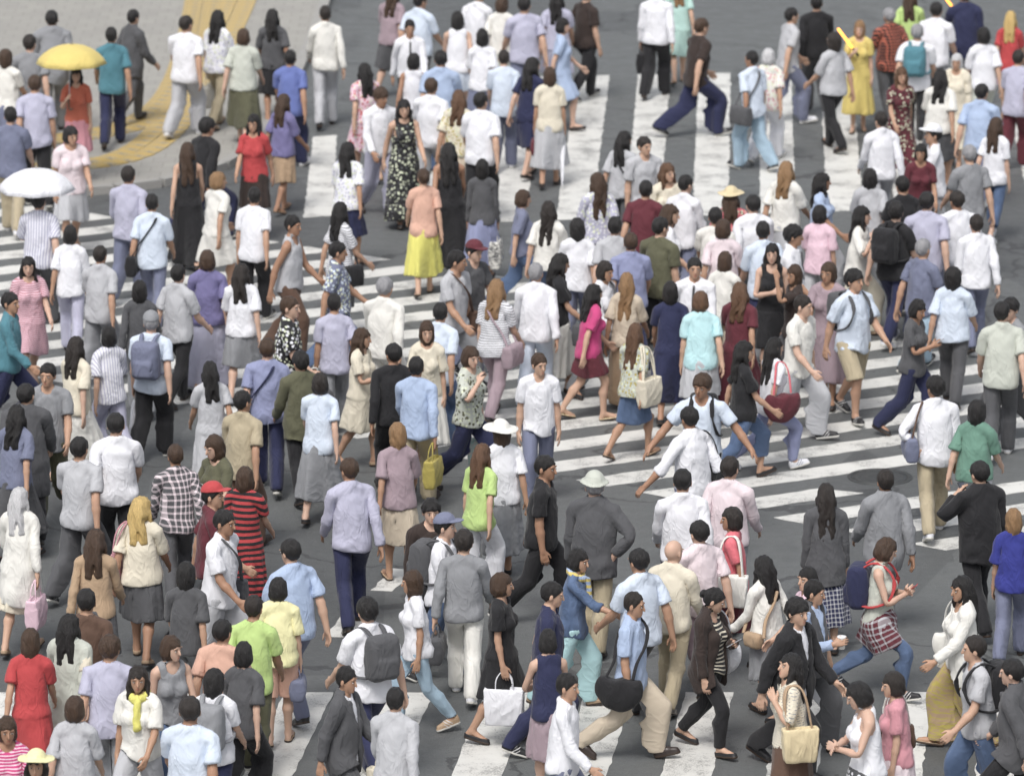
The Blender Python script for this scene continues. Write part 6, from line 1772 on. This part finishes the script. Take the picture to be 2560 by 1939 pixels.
 ('h35',5.563,66.045,0.004,1.726,186.7,'m',3,'short:soft','lshirt:white trousers:slate','dress:black',(22.2, 'r', 'down', 'back', 1.8, -1.1, 4.2),'man in white long-sleeved shirt with black bag at his left'),
 ('h36',4.543,62.013,0.004,1.666,66.1,'f',4,'bob:black','tee:dkgrey trousers:navy','flat:black',(21.3, 'l', 'down', 'phone', 2.4, 16.0, -15.3),'woman in dark grey t-shirt reading a phone, right side'),
 ('h37',5.616,61.694,0.004,1.769,-59.5,'m',3,'messy:black','ltee:grey trousers:dkgrey','sneaker:black',(23.2, 'r', 'fwd', 'phone', 2.0, 10.0, 21.8),'man in grey sweater with phone at the right edge'),
 ('h38',2.873,60.569,0.004,1.633,116.9,'f',3,'verylong:black','tee:white skinny:periwinkle','sneaker:white',(29.1, 'r', 'fwd', 'back', 5.4, 0.6, -6.7),'woman in white t-shirt and periwinkle trousers with maroon bag'),
 ('h39',4.490,57.936,0.004,1.803,185.1,'m',2,'messy:black','rolled:white trousers:khaki','sneaker:white',(22.4, 'r', 'hip', 'down', 6.7, -2.0, 23.1),'man in white shirt, khaki trousers and white sneakers'),
 ('h40',4.881,57.514,0.004,1.650,159.3,'f',3,'longbob:black','blouse:green wide:ltgrey','flat:black',(23.0, 'l', 'back', 'fwd', 5.1, 4.1, -8.3),'woman in green blouse and wide light grey trousers'),
 ('h41',3.721,54.343,0.004,1.785,189.9,'m',4,'short:soft','inner:white jacket:grey trousers:grey','dress:black',(22.8, 'r', 'fwd', 'back', 0.0, -0.6, -0.3),'man in grey suit jacket, back turned, on stripe ends'),
 ('h42',3.104,53.743,0.004,1.704,183.7,'f',1,'verylong:soft','cardigan:dkgrey skirt_midi:navy~check~ltgrey','flat:black',(5.2, 'l', 'down', 'down', 5.2, 2.8, -1.1),'woman with hair to her waist, dark cardigan and checked skirt'),
 ('h43',4.685,54.403,0.004,1.816,-158.6,'m',1,'short:black','inner:white jacket:black trousers:black','dress:black',(19.4, 'r', 'ear', 'down', 2.9, 5.5, 7.9),'man in black suit with a phone at his ear'),
 ('h44',5.454,61.087,0.004,1.825,175.1,'m',3,'short:black','shirt:sage trousers:dkgrey','sneaker:white',(19.2, 'r', 'fwd', 'back', 6.5, 0.1, -22.5),'man in sage shirt and dark grey trousers near right edge'),
 ('k1',-3.408,55.378,0.004,1.745,190.5,'m',4,'short:brown','lshirt:dkgrey~plaid~palepink trousers:dkgrey','sneaker:black',(22.4, 'r', 'fwd', 'back', 5.3, 1.4, 5.0),'man in grey and pink checked shirt, from behind'),
 ('k2',-3.648,53.457,0.004,1.689,172.2,'f',4,'long:blond','blouse:cream skirt_knee:dkgrey','flat:tan',(16.8, 'l', 'back', 'fwd', 3.0, 2.8, -25.9),'blond woman in cream blouse and dark grey skirt, from behind'),
 ('k3',-2.830,52.677,0.004,1.805,67.5,'m',4,'short:black','shirt:white trousers:ltgrey','dress:black',(18.6, 'l', 'back', 'fwd', 5.6, 2.1, -3.2),'man in white short-sleeved shirt with dark strap beside red stripes'),
 ('k4',-2.695,54.848,0.004,1.605,164.2,'f',1,'longbob:brown','dress_midi:red~widestripe~black','flat:black',(16.3, 'l', 'down', 'fwd', 3.3, 4.3, 5.9),'woman in red and black striped dress'),
 ('k5',-2.969,53.730,0.004,1.820,100.4,'m',0,'short:black','hat_cap:red shirt:maroon trousers:black','sneaker:black',(23.9, 'l', 'back', 'fwd', 2.4, -0.2, -22.6),'man in bright red cap and maroon shirt'),
 ('k6',-3.008,55.834,0.004,1.710,-43.7,'f',3,'longbob:brown','tee:olive trousers:dkgrey','flat:black',(19.0, 'l', 'clasp', 'phone', 3.0, 12.0, -5.4),'woman in olive t-shirt holding a white paper sheet'),
 ('k7',-4.863,53.693,0.004,1.708,166.6,'f',1,'long:silver','coat:offwhite skirt_knee:cream','flat:tan',(14.7, 'r', 'fwd', 'back', 2.7, 4.9, -20.0),'silver-haired woman in long off-white coat and cream skirt'),
 ('k8',-5.132,57.750,0.004,1.757,183.5,'m',1,'short:black','coat:dkgrey trousers:black','dress:black',(20.7, 'l', 'back', 'fwd', 3.2, 1.7, -24.6),'man in long dark grey coat at far left'),
 ('k9',-1.610,54.575,0.004,1.817,192.3,'m',2,'short:brown','lshirt:lavender trousers:navy','dress:black',(22.1, 'r', 'fwd', 'back', 6.4, 4.9, 19.3),'man alone on open asphalt in lavender shirt and navy trousers'),
 ('k10',-2.077,51.613,0.004,1.822,-152.1,'m',1,'short:black','shirt:ltblue trousers:slate','dress:black',(21.4, 'r', 'fwd', 'back', 5.1, 5.4, 12.2),'man in light blue short-sleeved shirt above woman in yellow top'),
 ('k11',-2.661,48.096,0.004,1.628,168.4,'f',1,'longbob:black','tee:white skinny:navy','sneaker:black',(22.1, 'l', 'down', 'fwd', 3.7, 4.9, -16.0),'dark-haired woman in white t-shirt, lower left, from behind'),
 ('k12',-2.644,49.341,0.004,1.717,172.5,'m',0,'short:black','tee:peach trousers:dkgrey','sneaker:black',(21.6, 'l', 'back', 'fwd', 2.0, 1.3, -18.5),'man in peach t-shirt and dark grey trousers, lower left'),
 ('k13',-2.431,48.803,0.004,1.687,152.7,'f',3,'bob:black','blouse:dkgrey trousers:black','flat:black',(23.7, 'r', 'fwd', 'back', 3.3, 4.7, 10.4),'woman in dark grey blouse and black trousers, lower left'),
 ('k14',-3.097,48.897,0.004,1.710,23.1,'f',3,'bob:brown','tank:grey trousers:denim~denim','sneaker:white',(20.9, 'r', 'fwd', 'down', 5.1, 1.3, 25.4),'woman in grey tank top and jeans facing viewer'),
 ('k15',-3.325,48.182,0.004,1.657,-24.0,'f',2,'long:soft','blouse:offwhite scarf:lemon trousers:ltgrey','flat:tan',(22.8, 'r', 'fwd', 'down', 4.3, 2.1, 21.8),'woman in off-white blouse with lemon yellow scarf'),
 ('k16',-3.623,48.673,0.004,1.760,178.3,'m',0,'messy:brown','tee:lavender trousers:grey','sneaker:black',(20.6, 'l', 'back', 'fwd', 2.1, 5.4, -14.1),'man in lavender t-shirt and grey trousers, lower left, from behind'),
 ('k17',-4.058,49.632,0.004,1.658,158.9,'f',3,'long:black','tee:cream coat:sage trousers:grey','flat:black',(18.5, 'r', 'fwd', 'back', 0.6, 3.9, -9.7),'black-haired woman in long sage coat, lower left'),
 ('k18',-4.380,49.164,0.004,1.637,180.1,'f',0,'longbob:brown','dress_knee:red','flat:black',(16.7, 'l', 'back', 'fwd', 4.7, 5.0, -9.9),'woman in plain red dress, lower left'),
 ('k19',-4.349,46.389,0.004,1.711,0.2,'f',4,'bob:brown','tee:magenta~finestripe~pink skirt_knee:grey','flat:tan',(16.3, 'r', 'fwd', 'back', 0.6, 5.8, 9.4),'woman in pink striped t-shirt at the lower left corner'),
 ('k20',-4.029,45.567,0.004,1.656,5.6,'f',0,'long:soft','hat_straw:paleyellow blouse:offwhite skirt_midi:cream','flat:tan',(14.9, 'r', 'fwd', 'down', 3.1, -0.6, -11.5),'woman in pale yellow sun hat at the bottom left edge'),
 ('k21',-3.941,50.197,0.004,1.772,167.5,'m',2,'short:black','ltee:brown trousers:dkgrey','sneaker:black',(23.3, 'r', 'fwd', 'back', 0.5, 5.5, 4.7),'man in brown sweater and dark grey trousers, lower left'),
 ('k22',-2.192,50.799,0.004,1.607,180.2,'f',3,'bob:black','blouse:paleyellow shorts:peach','sandal:tan',(9.1, 'r', 'down', 'down', 6.1, 6.5, -21.4),'woman in pale yellow blouse and peach shorts, from behind'),
 ('k23',-2.388,49.853,0.004,1.765,172.4,'m',4,'short:soft','tee:lime trousers:olive','sneaker:black',(18.6, 'l', 'back', 'fwd', 4.8, 5.8, -8.9),'man in lime green t-shirt and olive trousers, lower left'),
 ('k24',-1.309,49.668,0.004,1.826,-149.8,'m',3,'messy:black','shirt:white trousers:navy','sneaker:black',(21.6, 'r', 'fwd', 'back', 3.2, 6.0, -9.9),'man in white short-sleeved shirt wearing dark grey backpack'),
 ('k25',-1.484,47.917,0.004,1.717,65.2,'m',2,'short:black','inner:white jacket:dkgrey trousers:dkgrey','dress:black',(21.1, 'r', 'fwd', 'back', 1.4, 5.9, -4.5),'man in dark grey suit, lower centre left'),
 ('k26',-0.902,51.216,0.004,1.611,-78.8,'f',2,'longbob:brown','tee:white skinny:ltdenim~denim','sneaker:tan',(18.4, 'r', 'down', 'back', 5.5, 0.9, -24.0),'woman in white t-shirt and pale jeans walking left'),
 ('k27',-0.096,50.843,0.004,1.672,81.1,'f',0,'bob:brown','dress_knee:black','flat:black',(13.7, 'l', 'back', 'down', 0.3, 2.0, 12.2),'woman in black knee-length dress carrying white shopping bag'),
 ('k33',-4.007,52.251,0.004,1.686,173.9,'f',2,'long:brown','ltee:tan skirt_knee:dkgrey','flat:black',(13.2, 'l', 'back', 'fwd', 2.0, 6.3, -10.7),'woman in tan sweater and dark grey skirt beside blond woman'),
 ('k34',-3.253,59.167,0.004,1.599,193.0,'f',2,'long:black','dress_midi:ltgrey','flat:black',(14.9, 'r', 'fwd', 'back', 4.9, -0.5, -8.7),'woman in light grey dress left of periwinkle t-shirt'),
 ('k35',-4.407,55.570,0.004,1.786,154.9,'m',0,'short:black','tee:ltgrey trousers:dkgrey','sneaker:black',(23.1, 'r', 'fwd', 'back', 2.2, -0.4, -1.3),'man in light grey t-shirt and dark grey trousers, left side'),
 ('k36',-1.168,56.129,0.004,1.710,-169.3,'f',2,'longbob:tan','blouse:mauve skirt_knee:beige','sandal:tan',(14.6, 'l', 'back', 'fwd', 6.6, 5.1, 23.0),'woman in mauve blouse and beige skirt below light blue shirt'),
 ('k37',-2.054,58.453,0.004,1.653,165.2,'f',3,'bob:soft','tee:paleblue skirt_midi:grey','flat:black',(14.1, 'r', 'fwd', 'back', 3.8, -0.7, 15.6),'woman in pale blue t-shirt and grey skirt beside olive jacket'),
 ('k38',-0.466,52.230,0.004,1.728,174.2,'m',1,'messy:soft','ltee:grey trousers:offwhite','sneaker:white',(20.5, 'l', 'back', 'fwd', 1.8, 6.4, -5.1),'man in grey sweater and off-white trousers, from behind'),
 ('k39',-2.841,57.352,0.004,1.785,153.7,'m',2,'short:black','shirt:khaki trousers:brown','dress:dkbrown',(20.7, 'r', 'fwd', 'back', 5.7, 0.6, -24.2),'man in khaki shirt and brown trousers beside periwinkle t-shirt'),
 ('m1',-1.757,81.172,0.004,1.660,152.4,'f',3,'long:brown','blouse:mauve skirt_knee:dkgrey','flat:black',(15.5, 'r', 'fwd', 'back', 5.5, 2.5, 20.8),'woman in mauve blouse and dark grey skirt at the top edge, left of centre'),
 ('m2',-1.338,80.321,0.004,1.749,155.0,'m',0,'short:black','shirt:paleblue trousers:dkgrey','dress:black',(20.1, 'l', 'back', 'fwd', 1.4, 5.6, -25.3),'man in pale blue shirt and dark grey trousers at the top edge'),
 ('m3',-0.424,77.781,0.004,1.663,169.2,'f',1,'longbob:black','blouse:white skirt_midi:slate','flat:black',(13.2, 'r', 'fwd', 'back', 5.5, 0.0, 25.4),'woman in white blouse and slate skirt, upper centre'),
 ('m4',-0.509,81.098,0.004,1.707,158.9,'m',0,'short:black','lshirt:white trousers:navy','dress:black',(22.2, 'l', 'back', 'fwd', 4.9, 4.8, -20.3),'man in white long-sleeved shirt and navy trousers at the top edge'),
 ('m5',-0.113,76.150,0.004,1.713,172.4,'m',3,'short:soft','tee:paleblue trousers:slate','sneaker:white',(18.7, 'r', 'fwd', 'back', 6.4, 7.0, 12.5),'man in pale blue t-shirt and slate trousers, upper centre'),
 ('m6',-1.348,76.246,0.004,1.628,174.9,'f',4,'bob:black','tank:white skirt_midi:grey','flat:black',(13.7, 'l', 'back', 'fwd', 1.2, 0.4, -22.6),'woman in white tank top and grey midi skirt, upper centre'),
 ('m7',-0.416,72.902,0.004,1.805,164.9,'m',1,'short:black','shirt:white trousers:black','dress:black',(20.8, 'r', 'fwd', 'back', 5.2, 0.1, -23.1),'man in white short-sleeved shirt and black trousers, upper centre'),
 ('m8',0.652,80.611,0.004,1.670,175.6,'f',0,'long:black','dress_loose:lavender','flat:tan',(14.2, 'l', 'back', 'fwd', 3.2, -1.7, -12.5),'woman in lavender dress at the top edge'),
 ('m9',4.482,77.510,0.004,1.715,-145.9,'f',0,'longbob:soft','blouse:ltgrey trousers:black','flat:black',(19.9, 'r', 'fwd', 'back', 0.0, 0.2, 6.0),'woman in light grey blouse and black trousers left of yellow dress'),
 ('m10',6.053,79.609,0.004,1.747,162.9,'m',3,'short:black','shirt:white trousers:grey','dress:black',(20.4, 'l', 'back', 'fwd', 6.0, 0.9, 7.0),'man in white shirt and grey trousers at top right edge'),
 ('m11',5.773,74.879,0.004,1.684,158.1,'f',0,'long:black','blouse:offwhite skirt_knee:dkgrey','flat:black',(15.5, 'r', 'fwd', 'back', 3.9, -0.2, 21.3),'woman in off-white blouse and dark grey skirt beside cream cardigan'),
 ('m12',6.240,73.856,0.004,1.732,161.4,'m',1,'short:black','shirt:ltblue trousers:slate','dress:black',(22.0, 'l', 'back', 'fwd', 5.1, 3.3, -11.4),'man in light blue shirt and slate trousers, upper right'),
 ('m13',4.813,72.062,0.004,1.727,191.3,'m',1,'short:soft','lshirt:white trousers:ltgrey','dress:black',(21.6, 'r', 'fwd', 'back', 4.2, 3.5, 17.6),'man in white long-sleeved shirt and light grey trousers left of maroon t-shirt'),
 ('m14',2.520,65.790,0.004,1.677,172.8,'f',0,'bob:brown','blouse:palepink skirt_midi:ltgrey','flat:tan',(15.9, 'l', 'back', 'fwd', 3.3, -1.3, -16.3),'woman in very pale pink blouse in the dense middle group'),
 ('m15',0.787,66.007,0.004,1.678,172.6,'f',0,'longbob:black','blouse:white trousers:slate','flat:black',(21.4, 'r', 'fwd', 'back', 0.1, 6.5, 25.6),'woman in white blouse and slate trousers below long-haired patterned blouse'),
 ('m16',1.227,65.646,0.004,1.784,-176.1,'m',3,'short:black','shirt:ltgrey trousers:dkgrey','dress:black',(21.9, 'l', 'back', 'fwd', 3.3, 0.8, -11.5),'man in light grey short-sleeved shirt left of periwinkle shirt'),
 ('m17',2.994,65.459,0.004,1.763,188.2,'m',0,'short:black','shirt:paleblue trousers:navy','dress:black',(21.4, 'r', 'fwd', 'back', 6.5, -0.2, -20.7),'man in pale blue shirt and navy trousers beside young man with tie'),
 ('m18',-3.850,63.404,0.004,1.728,146.5,'m',3,'short:black','shirt:ltgrey trousers:black','dress:black',(21.3, 'l', 'back', 'fwd', 1.9, -0.2, 11.3),'man in light grey shirt and black trousers left of purple blouse'),
 ('m19',-3.132,63.626,0.004,1.641,173.5,'f',3,'long:soft','blouse:white skirt_knee:grey','flat:black',(16.0, 'r', 'fwd', 'back', 1.6, 3.6, -24.9),'woman in white blouse and grey knee skirt right of purple blouse'),
 ('m20',-5.281,65.810,0.004,1.644,177.4,'f',2,'bob:black','blouse:white trousers:lavender','flat:black',(22.8, 'l', 'back', 'fwd', 6.9, -1.4, -5.5),'woman in white blouse and lavender trousers on far left stripes'),
 ('m21',-5.188,56.959,0.004,1.689,151.9,'f',0,'long:black','blouse:slate skirt_midi:dkgrey','flat:black',(15.0, 'r', 'fwd', 'back', 6.7, 2.8, 14.1),'woman in slate blouse and dark grey skirt at left edge'),
 ('m22',-4.081,56.324,0.004,1.805,193.7,'m',1,'short:black','tee:white trousers:black','sneaker:black',(19.5, 'l', 'back', 'fwd', 3.0, 2.5, -16.9),'man in white t-shirt and black trousers left of checked shirt'),
 ('m23',-3.086,51.296,0.004,1.687,165.4,'f',0,'longbob:black','blouse:dkgrey trousers:grey','flat:black',(22.3, 'r', 'fwd', 'back', 4.3, 4.3, -14.0),'woman in dark grey blouse and grey trousers beside white-shirted man with strap'),
 ('m25',-2.785,46.659,0.004,1.832,159.8,'m',4,'short:soft','tee:paleblue trousers:dkgrey','sneaker:white',(20.5, 'r', 'fwd', 'back', 1.2, 2.3, 18.2),'man in pale blue t-shirt at the bottom left edge'),
 ('m26',-3.820,47.077,0.004,1.659,175.5,'f',1,'bob:brown','blouse:ltgrey skirt_knee:slate','flat:black',(15.7, 'l', 'back', 'fwd', 5.0, 0.1, -13.7),'woman in light grey blouse at the bottom left edge'),
 ('m27',-1.036,47.296,0.004,1.716,159.2,'m',1,'short:black','lshirt:ltgrey trousers:slate','dress:black',(22.7, 'r', 'fwd', 'back', 5.5, 3.9, 2.1),'man in light grey long-sleeved shirt at the bottom, left of white shopping bag'),
 ('m28',5.097,63.471,0.004,1.686,165.1,'f',0,'longbob:black','blouse:paleblue trousers:dkgrey','flat:black',(22.1, 'l', 'back', 'fwd', 0.3, -0.7, -20.2),'woman in pale blue blouse and dark grey trousers, right side'),
 ('m30',-2.090,70.258,0.004,1.652,161.4,'f',2,'long:black','blouse:white~floral~lavender skirt_knee:navy','flat:black',(13.8, 'r', 'fwd', 'back', 5.5, -0.9, -24.9),'woman in lavender flowered blouse and navy skirt left of long black patterned dress'),
]
for i, p in enumerate(PEOPLE):
    person(*p[:9], p[9].split(), p[10], p[11], p[12], 100 + i)

# ------------------------------------------------------------------ what they carry
bag('tote', 'straw', 'a1', 'shoulderl', "pale yellow tote with tan straps on looking-up woman's shoulder", 'tan')
cup('a3', 'r', 'white takeaway cup held by man in dark waistcoat')
bag('pouch', 'tan', 'a5', 'crossl', 'small tan pouch on woman in off-white blouse and grey skirt', 'tan')
phone('a6', 'r', 'red', 'red phone held by woman with plaid shirt tied at waist')
bag('backpack', 'navy', 'a6', 'back', 'navy backpack with red straps on woman in sleeveless sage top', 'red')
bag('handbag', 'brown', 'a8', 'shoulderr', 'brown handbag of woman in rose pink t-shirt', 'offwhite')
phone('a8', 'r', 'white', 'white phone held by woman in rose pink t-shirt')
bag('hobo', 'offwhite', 'a9', 'shoulderr', 'white shoulder bag of long-haired woman in gold patterned trousers', 'offwhite')
bag('backpack', 'black', 'a10', 'back', 'black backpack on man in light grey t-shirt, lower right corner', 'black')
bag('satchel', 'dkgrey', 'b13', 'handr', 'dark grey bag held by man in white shirt at bottom centre', 'black')
bag('hobo', 'black', 'b17', 'crossr', 'large black bag at hip of man in light blue short-sleeved shirt', 'black')
phone('b18', 'l', 'ltgrey', 'pale grey phone held by woman in striped top')
bag('hobo', 'white', 'b18', 'shoulderl', 'white bag on far shoulder of woman in striped top', 'white')
bag('tote', 'offwhite', 'b22', 'shoulderl', 'off-white tote on woman in coral red top', 'offwhite')
bag('pouch', 'mint', 'b22', 'handr', 'mint green bag in hand of woman in coral red top', 'mint')
bag('satchel', 'black', 'c25', 'shoulderr', 'black bag with long strap on man with rolled white sleeves', 'black')
bag('backpack', 'black', 'c26', 'back', 'black backpack on man facing viewer in pale blue t-shirt', 'black')
bag('tote', 'cream', 'c27', 'shoulderr', 'cream tote on woman in flowered blouse and denim skirt', 'cream')
bag('satchel', 'dkgrey', 'c30', 'crossr', 'dark grey bag with diagonal strap on white-shirted woman', 'dkgrey')
bag('tote', 'offwhite', 'c37', 'handl', 'off-white tote held by woman in lime green t-shirt', 'offwhite')
bag('backpack', 'dkgrey', 'c39', 'back', 'dark grey backpack on man in slate cap', 'dkgrey')
bag('tote', 'mustard', 'c40', 'handr', 'mustard yellow bag held by man in light blue long-sleeved shirt', 'mustard')
phone('c42', 'r', 'black', 'black phone at ear of woman in olive flowered blouse')
bag('tote', 'mint~swirl~offwhite', 'c42', 'handl', 'mint patterned bag held by woman in olive flowered blouse', 'offwhite')
bag('satchel', 'brown', 'c45', 'crossl', 'brown shoulder bag on man in light grey t-shirt mid crossing', 'brown')
bag('satchel', 'mauve', 'c48', 'crossr', 'mauve bag on woman in thin-striped t-shirt and mauve trousers', 'mauve')
bag('satchel', 'black', 'c51', 'crossr', 'black bag on long-haired woman in striped t-shirt', 'black')
bag('sports', 'dkgrey', 'c52', 'handl', 'dark grey sports bag held by man in lavender t-shirt', 'black')
cup('c53', 'r', 'paper cup held by woman in loose cream dress')
umbrella_closed('c55', 'r', 'yellow', 'rolled yellow umbrella held by man in black and white patterned shirt', 8)
bag('satchel', 'navy', 'c56', 'crossl', 'navy shoulder bag on man in periwinkle blue t-shirt', 'navy')
bag('shopper', 'offwhite~swirl~dkgrey', 'd47', 'handr', 'white printed shopping bag beside periwinkle skirt', 'offwhite')
umbrella_open('e61', 'l', 'white', 'open white umbrella over man in striped lavender shirt')
bag('satchel', 'black', 'e63', 'crossl', 'black bag on man in pale blue shirt at far left stripes', 'black')
bag('backpack', 'slate', 'e67', 'back', 'slate backpack on man in grey cap', 'slate')
umbrella_closed('e67', 'l', 'white', 'rolled white umbrella held by man in grey cap', 20)
umbrella_open('f1', 'r', 'yellow', 'open yellow umbrella over woman in orange t-shirt')
bag('tote', 'offwhite', 'f5', 'handl', 'off-white tote held by woman in lavender flowered blouse', 'offwhite')
bag('briefcase', 'black', 'g2', 'handl', 'black briefcase held by man in pale lavender trousers', 'black')
bag('handbag', 'yellow', 'g11', 'handr', 'yellow handbag held by woman in light blue dress', 'yellow')
umbrella_closed('g13', 'r', 'white', 'rolled white umbrella held by woman in cream t-shirt', 24)
bag('handbag', 'maroon', 'g13', 'handl', 'maroon handbag held by woman in cream t-shirt', 'maroon')
bag('briefcase', 'black', 'g15', 'handl', 'black briefcase of man in white shirt at the top edge', 'black')
bag('satchel', 'black', 'g18', 'crossr', 'black bag on long-haired woman in light grey blouse', 'black')
bag('satchel', 'dkgrey', 'h2', 'crossl', 'dark grey bag on man in light jeans beside silver-haired woman', 'dkgrey')
light_wand('h5', 'r', 'lit orange wand held by woman in long yellow dress')
light_wand('h12', 'l', 'lit orange wand held by man in navy suit')
bag('backpack', 'teal', 'h8', 'back', 'teal backpack on man in white t-shirt, top right', 'teal')
bag('backpack', 'dkgrey', 'h28', 'back', 'dark grey backpack on student in khaki shorts', 'dkgrey')
phone('h30', 'r', 'white', 'white phone at ear of woman in cream trousers')
bag('backpack', 'black', 'h31', 'back', 'large black backpack on man in black t-shirt, right side', 'black')
bag('satchel', 'black', 'h35', 'handl', 'black bag held by man in white long-sleeved shirt, right side', 'black')
phone('h36', 'r', 'silver', 'silver phone read by woman in dark grey t-shirt')
phone('h37', 'r', 'black', 'black phone held by man in grey sweater at right edge')
bag('hobo', 'maroon', 'h38', 'shoulderr', 'maroon bag on woman in periwinkle trousers', 'coral')
bag('satchel', 'slate', 'h39', 'shoulderl', 'slate shoulder bag of man in khaki trousers and white sneakers', 'brown')
phone('h43', 'l', 'black', 'black phone at ear of man in black suit')
bag('satchel', 'dkgrey', 'k3', 'crossl', 'dark grey bag on man in white shirt beside red striped dress', 'dkgrey')
bag('tote', 'dustypink', 'k2', 'shoulderl', 'dusty pink tote on blond woman in cream blouse', 'dustypink')
paper('k6', 'r', 'white paper sheet held by woman in olive t-shirt')
bag('tote', 'pink', 'k7', 'handr', 'pink tote held by silver-haired woman in off-white coat', 'pink')
bag('backpack', 'grey', 'k11', 'back', 'grey backpack on dark-haired woman in white t-shirt, lower left', 'grey')
bag('handbag', 'slate', 'k22', 'handr', 'slate handbag held by woman in pale yellow blouse', 'slate')
bag('backpack', 'dkgrey', 'k24', 'back', 'dark grey backpack on man in white short-sleeved shirt, lower centre', 'dkgrey')
bag('tote', 'cream', 'k25', 'handl', 'cream cloth bag held by man in dark grey suit', 'cream')
bag('shopper', 'white', 'k27', 'handr', 'white shopping bag held by woman in black dress', 'white')
bag('satchel', 'dkgrey', 'k38', 'handl', 'grey bag held by man in grey sweater and off-white trousers', 'dkgrey')
